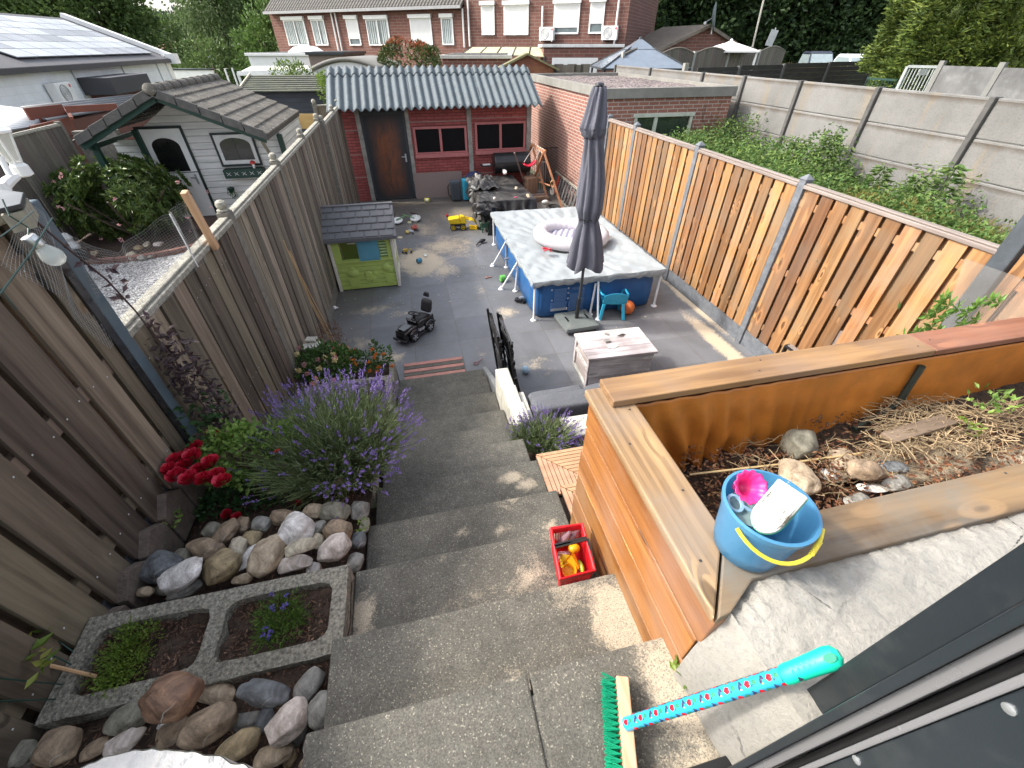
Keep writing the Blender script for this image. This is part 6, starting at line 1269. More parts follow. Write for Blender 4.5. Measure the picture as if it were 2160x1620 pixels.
t=thing('toy_block','yellow reel with a white core in front of the leaning board','toy',tuple(Wz(901,423))); b=MB(); b.tube([Wz(896,422,.05),Wz(906,422,.05)],.05,16); b.build('reel',plain('yel_reel',(.55,.50,.08),.5),t,bevel=.008); b=MB(); b.tube([Wz(899,422,.05)+V((0,-.02,0)),Wz(903,422,.05)+V((0,-.02,0))],.04,14); b.build('core',M['white'],t)
small('toy_roller','green and yellow foam roller toy between the pool struts','toy',lambda b:b.tube([Wz(1055,588,.06),Wz(1066,586,.06)],.055,18),plain('green_foam',(.12,.42,.08),.6),bevel=.012)
small('toy_shovel','small brown red toy scraper on the patio left of the pool','toy',lambda b:(b.box(Wz(1030,585,.01),(.12,.02,.012),.25),b.box(Wz(1026,585,.012),(.03,.045,.008),.25)),plain('brownred',(.38,.17,.13),.5),bevel=.003)
small('toy_mould','red toy block tucked under the pool edge','toy',lambda b:b.box(Wz(1083,573,.03),(.10,.05,.05),.2),plain('red_block',(.45,.10,.06),.5),bevel=.01)
small('toy_car','little black toy car beside the front corner of the pool','toy car',lambda b:(b.box(Wz(1097,633,.035),(.17,.07,.03),-.35),b.box(Wz(1096,632,.058),(.08,.055,.025),-.35),[b.ball(tuple(Wz(x,y,.02)),.022,10) for (x,y) in ((1091,634),(1103,638),(1090,629),(1104,632))]),M['black'],bevel=.008)
small('bottle','white plastic bottle lying at the left fence','bottle',lambda b:b.tube([Wz(697,650,.03),Wz(700,650,.03),Wz(708,649,.03),Wz(710,649,.03),Wz(713,649,.03)],.03,14,True,[.025,.028,.028,.012,.012]),M['white'],smooth=True)
t=thing('toy_spade','small pink brown toy spoon at the foot of the stairs','toy',tuple(Wz(1008,765))); b=MB(); torus(b,Wz(1003,766,.012),.028,.006); b.tube([Wz(1007,764,.014),Wz(1019,757,.03)],.007,6); b.build('spoon',plain('mauve2',(.25,.12,.13),.5),t,smooth=True)
small('pebble_scrap','scattered pale crumbs on the patio','crumbs',lambda b:[b.box(Wz(x,y,.006),(rnd.uniform(.008,.025),rnd.uniform(.006,.014),.006),rnd.uniform(0,3)) for (x,y) in [(844,624),(823,628),(826,662),(720,663),(949,617),(957,620),(960,615),(949,636),(1361,668),(875,648),(1003,540),(1010,563),(1006,566),(1015,565),(990,600),(1300,690),(1040,720)]+[(rnd.uniform(720,1050),rnd.uniform(440,740)) for _ in range(60)]],M['white_block'])
small('ball','light blue ball behind the folded camping chairs','ball',lambda b:b.ball(tuple(Wz(1108,780,.05)),.05,16),plain('lb_ball',(.35,.5,.6),.4),smooth=True)
# ---------- red shed ----------
mrb=brickm('red_painted_brick',(.36,.085,.075),(.27,.055,.05),(.13,.03,.028),.21,.062,.007,.7,.18,.6)
mcol=plain('shed_concrete',(.30,.29,.26),.85,var=.35,scale=7,bump=.5,dirt=.4,dirtc=(.17,.16,.13))
t=thing('garden_shed','red brick garden shed with rusty door and corrugated roof behind the patio','shed',(.9,12.8,0))
YS=11.78; YB=13.7; zw=1.98
b=MB(); cols=[(-1.43,-1.32),(-1.01,-.91),(.11,.20),(1.57,1.68),(3.07,3.19)]
for (a,c) in cols: b.bb(a,c,YS-.03,YS+.1,0,zw)
b.bb(-1.43,-1.33,YS+.101,YB,0,zw); b.bb(3.09,3.19,YS+.101,YB,0,zw); b.bb(-1.43,3.19,YB+.001,YB+.1,0,zw)
b.build('concrete_frame',mcol,t,bevel=.006)
b=MB(); b.bb(-1.319,-1.011,YS,YS+.08,0,zw-.02); b.build('brick_panel',mrb,t); b=MB()
b.bb(.201,1.569,YS,YS+.08,0,.955); b.bb(.201,1.569,YS,YS+.08,1.60,zw-.02); b.bb(.201,.245,YS,YS+.08,.9551,1.5999); b.bb(1.545,1.569,YS,YS+.08,.9551,1.5999)
b.build('brick_panel',mrb,t); b=MB(); b.bb(1.681,3.069,YS,YS+.08,0,.975); b.bb(1.681,3.069,YS,YS+.08,1.655,zw-.02); b.bb(1.681,1.745,YS,YS+.08,.9751,1.6549); b.bb(3.045,3.069,YS,YS+.08,.9751,1.6549)
b.build('brick_panel',mrb,t)
mjo=plain('joint_strip',(.30,.19,.17),.8,var=.2); b=MB()
for (a,c,zs) in ((-1.319,-1.011,(.55,1.05,1.55)),(.201,1.569,(1.68,.45)),(1.681,3.069,(1.72,.5))):
    for z in zs: b.bb(a,c,YS-.006,YS-.001,z,z+.022)
build_each(b,'joint',mjo,t)
mwf=plain('pink_red_frame',(.42,.14,.135),.6,var=.12,dirt=.3,dirtc=(.5,.3,.27)); mbkk=plain('black_pane',(.004,.004,.005),.6,spec=.15,var=.1)
for (a,c,z0_,z1_) in ((.25,1.545,.96,1.595),(1.75,3.045,.98,1.65)):
    b=MB(); m_=(a+c)/2; b.bb(a,a+.055,YS-.035,YS+.02,z0_+.06,z1_); b.bb(c-.055,c,YS-.035,YS+.02,z0_+.06,z1_); b.bb(m_-.03,m_+.03,YS-.034,YS+.02,z0_+.06,z1_-.05); b.bb(a+.056,c-.056,YS-.035,YS+.02,z1_-.05,z1_); b.bb(a+.056,m_-.031,YS-.033,YS+.02,z0_+.061,z0_+.09);b.bb(m_+.031,c-.056,YS-.033,YS+.02,z0_+.061,z0_+.09); b.bb(a-.015,c+.015,YS-.07,YS+.02,z0_-.03,z0_+.059); w_=b.build('window',mwf,t,bevel=.004)
    b=MB(); b.bb(a+.056,m_-.031,YS+.0,YS+.01,z0_+.09,z1_-.051); b.build('pane',mbkk,w_); b=MB(); b.bb(m_+.031,c-.056,YS+.0,YS+.01,z0_+.09,z1_-.051); b.build('pane',mbkk,w_)
md=NT('rusty_door'); n=md.noise(md.vm('MULTIPLY',md.obj,(5,5,1.6)),1,7,.7,1); n2=md.noise(md.vm('MULTIPLY',md.obj,(30,30,3)),1,5,.6); se=md.t.nodes.new('ShaderNodeSeparateXYZ'); md.t.links.new(md.obj,se.inputs[0])
rx_=md.ramp(md.ma('ABSOLUTE',se.outputs[0]),.12,.40,1,0); rz_=md.ramp(md.ma('ABSOLUTE',md.ma('SUBTRACT',se.outputs[2],.92)),.45,.95,1,0)
f=md.ma('MULTIPLY',md.ma('MULTIPLY',rx_,rz_),md.ramp(md.ma('ADD',n,md.ma('MULTIPLY',n2,.4)),.48,.80),cl=True)
md.setc(md.mix(f,(.022,.024,.027),md.mix(md.ramp(n2,.35,.65),(.30,.095,.028),(.15,.045,.016)))); md.rough(.6)
b=MB(); b.bb(-.86,.06,YS-.02,YS+.03,.06,1.86); 
d_=b.build('door',None,t); d_.data.materials.append(md.m)
# recentre the door's own coordinates on its middle so that the rust stays on the panel
dm_=d_.data; off=V((-.4-t.location.x,YS-t.location.y,0)); dm_.transform(MX.Translation(-off)); d_.location=off
b=MB(); b.bb(-.905,-.862,YS-.03,YS+.05,.04,1.90); b.bb(.062,.105,YS-.03,YS+.05,.04,1.90); b.bb(-.861,.061,YS-.03,YS+.05,1.862,1.93); b.bb(-.861,.061,YS-.03,YS+.05,.02,.058); b.build('door_frame',plain('dk_frame',(.035,.04,.045),.6,dirt=.2),t)
b=MB(); b.bb(-.02,.02,YS-.03,YS-.021,.86,1.04); b.tube([(0,YS-.03,.98),(0,YS-.06,.98),(-.1,YS-.06,.98)],.009,8); b.build('door_handle',M['steel'],d_)
# corrugated roof
def roofp(x,s_,lift=0): # s: 0 ridge .. 1 front eave
    zr_,ze_=2.69,2.01; yr_,ye_=12.72,11.22
    return (x,yr_+(ye_-yr_)*s_,zr_+(ze_-zr_)*s_+.032*math.cos(x*2*math.pi/.178)+lift)
mro=plain('fibre_cement',(.07,.09,.10),.65,var=.28,scale=3,bump=.3,bs=40,dirt=.35,dirtc=(.16,.18,.185))
for (x0_,x1_,k) in ((-1.53,.30,0),(.301,1.90,1),(1.901,3.32,0)):
    b=MB(); n=int((x1_-x0_)/.0178); b.grid(lambda u,v:roofp(x0_+u*(x1_-x0_),.16+v*(.84),.004*k),n,10); b.build('roof_sheet',mro,t,smooth=True,angle=180,solid=.008)
    b=MB(); b.grid(lambda u,v:roofp(x0_+u*(x1_-x0_),v*.19,.016+.004*k),n,3); b.build('roof_sheet',mro,t,smooth=True,angle=180,solid=.008)
b=MB(); b.grid(lambda u,v:(-1.53+u*4.85,12.72+v*1.2,2.70-v*.5+.032*math.cos((-1.53+u*4.85)*2*math.pi/.178)),280,4); b.build('rear_roof_sheet',mro,t,smooth=True,angle=180,solid=.008)
b=MB(); 
for i in range(11): x=-1.3+i*.445; p=roofp(x,.93); b.lathe([(.016,0),(.016,.012),(0,.018)],(p[0],p[1],p[2]+.004),8)
build_each(b,'roof_bolt',M['rubber'],t)
# gable infill
b=MB(); 
for xx in (-1.43,3.14): b.prism([(xx,YS,zw+.001),(xx,YB,zw+.001),(xx,12.72,2.62),(xx,YS,2.2)],(.05,0,0))
b.build('gable',mcol,t)
b=MB(); T=MX.Translation((.72,YS-.05,.33))@Euler((R(-7),0,0)).to_matrix().to_4x4(); b.box((.72+.02,YS-.06,.30),(1.22,.018,.60),0,None,R(-6)); tag(b.build('leaning_board',plain('taupe_board',(.24,.175,.155),.6,var=.06),bevel=.002),'plain brown grey board leaning against the red shed','board')
# suitcase-like tool case
t=thing('tool_case','dark grey plastic case standing by the brown board','case',(1.12,11.3,0),R(-4))
LB('shell',plain('case_grey',(.07,.085,.105),.45,var=.1),(-.13,.13,-.09,.03,.02,.50),par=t,bev=.03); LB('front_panel',plain('case_grey2',(.05,.06,.075),.4),(-.10,.10,-.102,-.091,.05,.44),par=t,bev=.01)
b=MB(); b.tube([(-.13,0,.42),(-.19,0,.35),(-.19,0,.15),(-.13,0,.1)],.012,6); b.build('handle',M['rubber'],t,local=True)
b=MB(); p=[Wz(970,385,.25),Wz(983,383,.30),Wz(984,416,.02),Wz(972,417,.02)]; b.box((1.36,11.25,.28),(.16,.2,.5),.1); tag(b.build('plastic_bag',plain('cyan_bag',(.04,.38,.55),.4,bump=.4,bs=10),bevel=.04),'bright light blue bag between the dark case and the black tarpaulin','bag')
b=MB(); b.ball((1.62,11.35,.42),(.26,.22,.24),14); o=b.build('cloth_bundle',plain('navy_cloth',(.02,.03,.09),.8,bump=.5,bs=8),smooth=True); tag(o,'navy blue cloth bundle behind the black tarpaulin','bundle')
# table under black tarpaulin
mt_=NT('black_tarp'); n=mt_.noise(mt_.obj,2.2,6,.6,1); n2=mt_.noise(mt_.obj,11,4,.6); mt_.setc(mt_.mix(mt_.ramp(n,.40,.72),(.012,.012,.013),(.07,.066,.06))); mt_.rough(mt_.ramp(n,.35,.65,.34,.6)); mt_.bump(n2,.5,.03)
t=thing('covered_table','long low table hidden under a crumpled black plastic tarpaulin','table',(1.95,9.9,0))
cn=[V((1.35,8.88,.6)),V((2.56,8.85,.6)),V((2.52,11.0,.6)),V((1.50,11.05,.6))]
def tp(u,v): 
    p=cn[0].lerp(cn[1],u).lerp(cn[3].lerp(cn[2],u),v); n=NZ.noise(V((p.x*3,p.y*2,0)))*.015+abs(NZ.noise(V((p.x*5+p.y*2,p.y*3,3))))*.04*max(0,1-u*1.8)+NZ.noise(V((p.x*12,p.y*10,1)))*.014*max(0,1-u*1.3); 
    bl=.13*math.exp(-((u-.12)/.2)**2-((v-.62)/.28)**2)
    return p+V((0,0,n*1.8+bl))
b=MB(); b.grid(tp,70,90)
def skirt(fn,out,n,drop,flare,wave):
    def f(u,v):
        p=fn(u); a=math.sin(u*wave+3*NZ.noise(V((u*4,0,out.x))))*.06*v+NZ.noise(V((u*14,v*2,out.y+2)))*.05*v; d=drop(u)
        return p+out*(flare*v+a)+V((NZ.noise(V((u*9,v*3,5)))*.03*v,0,-v*d))
    b.grid(f,n,14)
skirt(lambda u:tp(u,0),V((0,-1,0)),90,lambda u:.35 if u>.45 else .38,.08,34); skirt(lambda u:tp(1,u),V((1,0,0)),90,lambda u:.42,.02,22); skirt(lambda u:tp(u,1),V((0,1,0)),60,lambda u:.4,.03,22)
skirt(lambda u:tp(0,u),V((-1,0,0)),120,lambda u:.33+.12*math.sin(u*9),.10,40)
b.build('tarpaulin',mt_.m,t,smooth=True,angle=180,merge=True)
b=MB()
def fold(u,v):
    x=1.28+.62*u; y=9.55+1.0*v; return (x+NZ.noise(V((u*3,v*3,0)))*.08,y+NZ.noise(V((u*3,v*3,8)))*.08,.66+.10*math.sin(u*math.pi)*math.sin(v*math.pi)+abs(NZ.noise(V((u*3+v*3.5,v*3.5-u*2,2))))*.13+NZ.noise(V((u*9,v*9,3)))*.018)
b.grid(fold,70,70); b.build('crumpled_fold',mt_.m,t,smooth=True,angle=180)
def bag(u,v):
    a=2*math.pi*u; z=.60-.30*v; r=.14*math.sin(math.pi*min(1,.15+v*.85))+.03; k=1+.22*NZ.noise(V((math.cos(a)*2,math.sin(a)*2,v*4)))*1.5
    return (1.50+r*k*math.cos(a)*1.7,8.84+r*k*math.sin(a),max(.18,z+.08*NZ.noise(V((math.cos(a)*3,v*3,1)))))
b=MB(); b.grid(bag,60,24); b.build('hanging_fold',mt_.m,t,smooth=True,angle=180)
b=MB(); 
for (x,y) in ((1.58,8.6),(2.5,8.95),(1.5,10.9),(2.45,10.9)): b.bb(x-.035,x+.035,y-.035,y+.035,0,.57)
b.prism([(1.45,8.62,0),(1.72,8.60,0),(1.66,8.60,.5),(1.56,8.62,.5)],(0,.02,0)); build_each(b,'leg',M['black'],t)
for (x,y,w_,h_,mt2,lb,an) in [(1005,371,7,5,'cream','cream stone at the back left corner of the black tarpaulin',1),(1065,366,9,9,'white','pointed white stone at the back edge of the black tarpaulin',1),(1114,415,7,7,'tan','round tan stone on the right front corner of the black tarpaulin',0),(1043,420,6,5,'pink','pinkish stone in the folds of the black tarpaulin',1),(1089,399,7,4,'cream','flat pale yellow stone in the middle of the black tarpaulin',0)]: rock(x,y,w_,h_,-10,.66,mt2,lb,'stones holding down the black tarpaulin',an,.9,None,0)
b=MB(); b.box(Wz(1088,416,.65),(.07,.03,.02),.3); tag(b.build('toy_scrap',plain('pink_scrap',(.6,.1,.18),.5),bevel=.005),'small pink red scrap on the black tarpaulin','toy')
# barrel barbecue
t=thing('barbecue','black barrel barbecue against the red shed wall','barbecue',(2.5,11.35,0)); mb_=plain('bbq_black',(.018,.019,.02),.35,var=.3,scale=5,bump=.1,spec=.5)
A=Wy(1043,328,11.4); b=MB(); z_=.80; b.tube([(2.14,11.4,z_),(3.05,11.4,z_)],.235,24); b.build('barrel',mb_,t,smooth=True,bevel=.01); b=MB(); b.bb(2.14,3.05,11.155,11.17,z_-.02,z_+.0); b.tube([(2.2,11.14,z_+.06),(2.55,11.12,z_+.06),(2.95,11.14,z_+.06)],.008,6); b.build('lid_seam',M['rubber'],t)
b=MB(); b.bb(1.80,2.12,11.3,11.55,z_-.05,z_-.03); b.bb(1.84,2.02,11.33,11.50,z_-.029,z_-.02); b.build('side_shelf',mb_,t,bevel=.004)
b=MB(); b.bb(1.86,2.05,11.34,11.49,z_-.019,z_-.012); b.build('shelf_tray',M['white'],t)
b=MB(); 
for x in (2.2,2.98):
    for y in (11.25,11.55): b.tube([(x,y,0),(x,11.4,z_-.15)],.016,6)
build_each(b,'leg',mb_,t); b=MB(); b.bb(2.14,3.02,11.25,11.5,.28,.30); b.build('lower_shelf',mb_,t)
# wooden swing stand with baby swing
ws=wood('swing_wood',(.48,.24,.11),(.33,.15,.06),'Z',.2,.4,.6); t=thing('swing_stand','wooden A frame toddler swing stand beside the brick wall','swing',(3.2,10.9,0))
e1=Wy(1147,320,10.6); e2=Wy(1122,305,11.3); f=[Wz(1186,440),Wz(1118,403,0.0),Wz(1155,421),Wz(1092,385)]
b=MB(); b.bar(e1+V((.03,-.04,.0)),e2,.05,.07); b.build('top_beam',ws,t,bevel=.006)
for a,c in ((e1,f[0]),(e1,f[1]),(e2,f[2]),(e2,f[3])):
    b=MB(); b.bar(a,c,.045,.055,V((0,1,0))); b.build('leg',ws,t,bevel=.005)
b=MB(); b.bar(e1.lerp(f[0],.62),e1.lerp(f[1],.68),.05,.025); b.bar(e2.lerp(f[2],.62),e2.lerp(f[3],.62),.05,.025); b.build('cross_brace',ws,t,bevel=.005)
b=MB(); c0=e1.lerp(e2,.62); sc=Wy(1117,347,10.9); b.grid(lambda u,v:tuple(sc+V(((u-.5)*.30,(v-.5)*.16,.07*(2*u-1)**2+.03*(2*u-1)-.02))),14,4); b.build('swing_seat',plain('swing_red',(.62,.02,.05),.4),t,solid=.03,smooth=True)
b=MB(); 
for (dx,fr_) in ((-.14,.8),(.14,.3)): b.tube([e1.lerp(e2,fr_),sc+V((dx,0,.06))],.010,5)
for k in range(5): p=e1.lerp(e2,.1+.2*k); torus(b,p,.045,.010,Euler((0,math.pi/2,R(20))).to_matrix().to_4x4(),14,5)
b.build('rope',plain('rope_white',(.55,.52,.46),.8,var=.4,scale=60),t)
b=MB(); b.bar(Wz(1085,322,1.18),Wz(1112,405,.05),.03,.03); tag(b.build('wooden_pole',M['capwood'],bevel=.004),'grey wooden pole leaning between the black tarpaulin and the swing stand','pole')
b=MB(); torus(b,Wy(1166,386,10.3),.055,.012,Euler((math.pi/2,0,0)).to_matrix().to_4x4(),20,6); tag(b.build('ring',plain('tan_ring',(.55,.35,.15),.6),smooth=True),'tan ring hanging on the leg of the swing stand','ring')
t=thing('badminton_racket','upright racket shaped paddle leaning at the swing stand','paddle',tuple(Wz(1166,415,0))); b=MB(); T=MX.Translation(Wz(1164,412,.1)+V((0,0,.1))); b.lathe([(0,-.01),(.07,-.008),(.07,.008),(0,.01)],(0,0,0),18,T@Euler((R(80),0,0)).to_matrix().to_4x4()@MX.Diagonal((.8,1.3,1,1))); b.build('blade',M['white_block'],t); b=MB(); b.tube([Wz(1163,400,.35),Wz(1158,375,.9)],.012,6); b.build('shaft',M['rubber'],t)
t=thing('grill_stand','pale firewood and metal grates stacked behind the swing stand','grates',(3.4,11.3,0)); b=MB()
for k in range(9): b.tube([(3.15+k*.05,11.5,.05),(3.15+k*.05,11.55,.75)],.008,5)
b.bar((3.12,11.5,.05),(3.6,11.5,.05),.02,.02); b.bar((3.12,11.55,.75),(3.6,11.55,.75),.02,.02); b.build('grate',M['steel'],t)
b=MB(); 
for k in range(10): b.tube([(3.55+k*.035,11.6,.02),(3.55+k*.035,11.65,1.05)],.007,5)
b.bar((3.5,11.65,1.05),(3.9,11.65,1.05),.02,.02); b.build('dark_grate',M['black'],t)
b=MB(); b.box((3.05,11.2,.25),(.3,.3,.5),.2); tag(b.build('log_block',wood('log',(.35,.24,.14),(.2,.12,.07),'Z'),bevel=.03),'rough brown timber block behind the swing stand legs','timber block')
b=MB(); b.box(Wz(1134,411,.12),(.48,.06,.05),.02); tag(b.build('timber_batten',M['capwood'],bevel=.003),'pale timber batten lying under the swing stand','batten')
b=MB(); b.box(Wz(1135,418,.06),(.5,.25,.12),.02); tag(b.build('timber_box',wood('box_d',(.28,.2,.13),(.16,.1,.06),'X'),bevel=.003),'low brown wooden box under the swing stand','box')
t=thing('cable_coil','coiled black cable lying at the foot of the swing stand','cable',tuple(Wz(1165,437))); b=MB()
for k in range(6): torus(b,Wz(1166+rnd.uniform(-4,4),436+rnd.uniform(-2,2),.02+.012*k),.14-.008*k,.010,Euler((rnd.uniform(-.1,.1),rnd.uniform(-.1,.1),0)).to_matrix().to_4x4(),26,5)
b.build('coil',M['rubber'],t,smooth=True)
b=MB(); b.ball(tuple(Wz(1150,426,.05)),(.09,.05,.05),10); tag(b.build('plastic_bag',M['white'],smooth=True),'crumpled white bag beside the cable coil','bag')
# ladder against the garage wall
t=thing('ladder','weathered ladder with grey slats lying on its side along the brick wall','ladder',(3.85,10.6,0))
mlg=plain('slat_grey',(.09,.09,.09),.6,var=.3); L0,L1=V((3.85,11.55,.0)),V((3.80,9.15,.0))
b=MB(); b.bar(L0+V((-.12,0,.03)),L1+V((-.12,0,.03)),.03,.04); b.bar(L0+V((0,0,.50)),L1+V((0,0,.50)),.03,.04); b.build('rail',M['block'],t)
for k in range(11):
    f_=(k+.6)/11.5; p=L0.lerp(L1,f_); b=MB(); b.bar(p+V((-.12,0,.05)),p+V((0,0,.49)),.10 if k!=1 else .12,.012,V((1,0,0))); b.build('slat',mlg if k!=1 else plain('red_slat',(.45,.06,.03),.5),t)
# ---------- brick garage ----------
mbg=brickm('garage_brick',(.27,.115,.08),(.21,.085,.06),(.36,.30,.26),.22,.066,.009,.85,.15,.5); mbf=mbg
t=thing('brick_garage','flat roofed brick garage with a gravel roof behind the board fence','garage',(5.3,12,0))
gx0,gx1,gy0,gy1,gz=3.93,6.69,9.02,14.6,2.30
b=MB(); wx0,wx1=Wy(1340,240,9.02).x,Wy(1463,238,9.02).x; wz1=2.04; wz0=1.0
b.bb(gx0,gx0+.1,gy0,gy1,0,gz); b.bb(gx1-.1,gx1,gy0,gy1,0,gz); b.bb(gx0+.1,gx1-.1,gy1-.1,gy1,0,gz); b.bb(gx0+.101,wx0,gy0,gy0+.1,0,gz); b.bb(wx1,gx1-.101,gy0,gy0+.1,0,gz); b.bb(wx0+.001,wx1-.001,gy0,gy0+.1,wz1,gz); b.bb(wx0+.001,wx1-.001,gy0,gy0+.1,0,wz0)
b.build('wall',mbg,t)
mfs=plain('roof_edge',(.19,.185,.165),.8,var=.2,dirt=.5,dirtc=(.16,.15,.12)); b=MB(); o_=.05
for (a,c,d_,e_) in ((gx0-o_,gx1+o_,gy0-o_,gy0+.06),(gx0-o_,gx0+.06,gy0+.061,gy1+o_),(gx1-.06,gx1+o_,gy0+.061,gy1+o_),(gx0+.061,gx1-.061,gy1-.06,gy1+o_)): b.bb(a,c,d_,e_,gz+.002,gz+.17)
b.build('roof_edge',mfs,t,bevel=.006)
mgr=gravelmat('roof_gravel',(.07,.055,.05),(.42,.34,.32),22); b=MB(); b.grid(lambda u,v:(gx0+.06+u*(gx1-gx0-.12),gy0+.06+v*(gy1-gy0-.12),gz+.10+NZ.noise(V((u*5,v*9,0)))*.03),20,30); b.build('gravel_roof',mgr,t)
b=MB(); b.bb(wx0-.03,wx1+.03,gy0-.03,gy0+.02,wz1-.06,wz1); b.bb(wx0,wx0+.06,gy0-.02,gy0+.03,wz0,wz1-.061); b.bb(wx1-.06,wx1,gy0-.02,gy0+.03,wz0,wz1-.061); b.bb(wx0+.44,wx0+.51,gy0-.018,gy0+.03,wz0,wz1-.061); w_=b.build('window',plain('pale_frame',(.42,.45,.38),.7,dirt=.5,dirtc=(.3,.33,.2)),t,bevel=.004)
b=MB(); b.bb(wx0+.06,wx0+.44,gy0+.02,gy0+.03,wz0,wz1-.06); b.bb(wx0+.51,wx1-.06,gy0+.02,gy0+.03,wz0,wz1-.06); b.build('pane',plain('dark_glass',(.02,.03,.028),.08,spec=.9),w_)
b=MB(); 
for k in range(26): x=rnd.uniform(5.9,6.6); z=rnd.uniform(1.2,1.9); q=[V((x,gy0-.008,z))]; 
for k in range(14):
    q=[V((rnd.uniform(5.9,6.6),gy0-.008,rnd.uniform(1.0,1.6)))]
    for s_ in range(6): q.append(q[-1]+V((rnd.gauss(-.04,.07),0,rnd.uniform(.05,.14))))
    b.tube(q,.004,3)
tag(b.build('ivy_stems',plain('drystem',(.14,.10,.07),.9)),'dry creeper stems on the garage wall near its right corner','creeper')
# ---------- weeds of the overgrown garden ----------
lw=leafm('weed_leaf',[(.05,.11,.025),(.10,.18,.04),(.17,.23,.06)],.6,.25); ly=leafm('weed_yellow',[(.15,.16,.03),(.22,.19,.05),(.20,.13,.04)],.7,.25)
L=[]
for i in range(5600):
    x=rnd.uniform(4.3,7.05); y=rnd.uniform(1.6,8.9)
    hgt=.34+.75*max(0,NZ.noise(V((x*1.0,y*1.0,3)))+.28)+.3*max(0,NZ.noise(V((x*3,y*3,9))))+.22*max(0,5.8-x)*.6; 
    if y<4.2 : hgt*=.8
    for j in range(9):
        p=V((x+rnd.gauss(0,.09),y+rnd.gauss(0,.09),1.02+hgt*rnd.uniform(.15,1))); L.append((p,rv()*V((1,1,.5))+V((0,0,.35)),rnd.uniform(.04,.09),rnd.uniform(.02,.036)))
o=leaves('weeds',L,lw); tag(o,'dense green weeds filling the overgrown garden beside the concrete wall','weeds',kind='stuff')
L=[]
for i in range(2600):
    x=rnd.uniform(4.3,6.4); y=rnd.uniform(1.6,4.9); 
    for j in range(6): L.append((V((x+rnd.gauss(0,.08),y+rnd.gauss(0,.08),.98+rnd.uniform(.05,.55))),rv()*V((.6,.6,.5))+V((0,0,.9)),rnd.uniform(.06,.15),.016))
tag(leaves('dry_grass',L,ly),'yellowing grass in the near part of the overgrown garden','grass',kind='stuff')
for (x,y,s_,lb) in [(1776,285,1.0,'tall pointed green nettle against the concrete wall'),(1700,300,.7,'leafy nettle left of the tallest one at the concrete wall'),(1650,320,.6,'bushy green weed between two posts of the concrete wall'),(2040,345,.8,'large green shrub at the right end of the concrete wall'),(1885,350,.6,'airy green shrub in the middle of the concrete wall'),(1840,370,.6,'round green weed in front of the airy shrub'),(1960,370,.7,'dense green weed left of the large shrub')]:
    p=Wx(x,y,6.75); c=V((6.6,p.y,p.z)); t=thing('tall_weed',lb,'weed',(c.x,c.y,.78)); L=[]
    H_=max(.3,c.z-.78); 
    for k in range(int(420*s_)+120):
        f_=rnd.random(); r_=.30*s_*(1-f_)**.7+.04; a=rnd.uniform(0,6.3); L.append((V((c.x+r_*math.cos(a)*rnd.random(),c.y+r_*math.sin(a)*rnd.random()*1.4,.78+H_*f_)),V((math.cos(a),math.sin(a),-.2+rnd.uniform(-.2,.5))),rnd.uniform(.07,.13),.035))
    leaves('foliage',L,lw,t); b=MB(); b.tube([(c.x,c.y,.75),(c.x,c.y,.78+H_*.95)],.008,5); b.build('stem',plain('wstem',(.1,.14,.05),.8),t)
L=[(Wx(x,y,6.2)+rv()*.10,rv()*V((1,1,.4))+V((0,0,.4)),.10,.05) for (x,y) in [(1560,330),(1570,322),(1555,340),(1575,335)] for k in range(22)]; tag(leaves('young_elder',L,leafm('brightleaf',[(.25,.36,.05),(.32,.42,.08),(.2,.3,.04)],.5,.4)),'bright yellow green seedling by the garage corner','plant')
# ---------- concrete panel wall ----------
mcw=NT('panel_concrete'); pos=mcw.isl.outputs['Position']; n=mcw.noise(pos,1.3,7,.65); st=mcw.noise(mcw.vm('MULTIPLY',pos,(1,2.2,.35)),1.4,5,.6); n2=mcw.noise(pos,45,5,.7); se=mcw.t.nodes.new('ShaderNodeSeparateXYZ'); mcw.t.links.new(mcw.obj,se.inputs[0])
c=mcw.mix(mcw.ramp(n,.3,.7),(.13,.127,.12),(.21,.205,.195)); c=mcw.mix(mcw.ma('MULTIPLY',mcw.ramp(st,.56,.7),.6,cl=True),c,(.25,.19,.11)); c=mcw.mix(mcw.ma('MULTIPLY',mcw.ramp(n2,.5,.7),.5,cl=True),c,(.085,.083,.075)); fr_=mcw.ma('FRACT',mcw.ma('DIVIDE',mcw.ma('SUBTRACT',pos if False else se.outputs[2],.0),.43)); c=mcw.mix(mcw.ma('MULTIPLY',mcw.ramp(mcw.ma('ADD',fr_,mcw.ma('MULTIPLY',st,.25)),.98,1.12),.75,cl=True),c,(.06,.042,.026)); mcw.setc(c); mcw.rough(.9); mcw.bump(n2,.8,.01)
t=thing('concrete_wall','tall stained concrete panel wall behind the overgrown garden','wall',(7.15,8,0)); xw=7.13; zt_=2.61
pst=[Wx(x,y,xw).y for (x,y) in ((2100,210),(1860,182),(1697,163),(1577,155),(1488,148))]; ys_=[pst[0]-3.6,pst[0]-1.8]+pst+[pst[-1]+2.6,pst[-1]+5]
for a,c_ in zip(ys_,ys_[1:]):
    b=MB(); z=zt_-.43
    for k in range(6): b.bb(xw-.02+.004*rnd.random(),xw+.03,a+.036,c_-.036,max(0,zt_-.43*(k+1)+.006),zt_-.43*k)
    b.build('panel',mcw.m,t,bevel=.012)
for y_ in ys_:
    b=MB(); b.bb(xw-.07,xw+.06,y_-.035,y_+.035,0,zt_+.01); b.build('post',plain('wall_post',(.085,.082,.078),.9,var=.3,scale=9,bump=.4),t,bevel=.01)
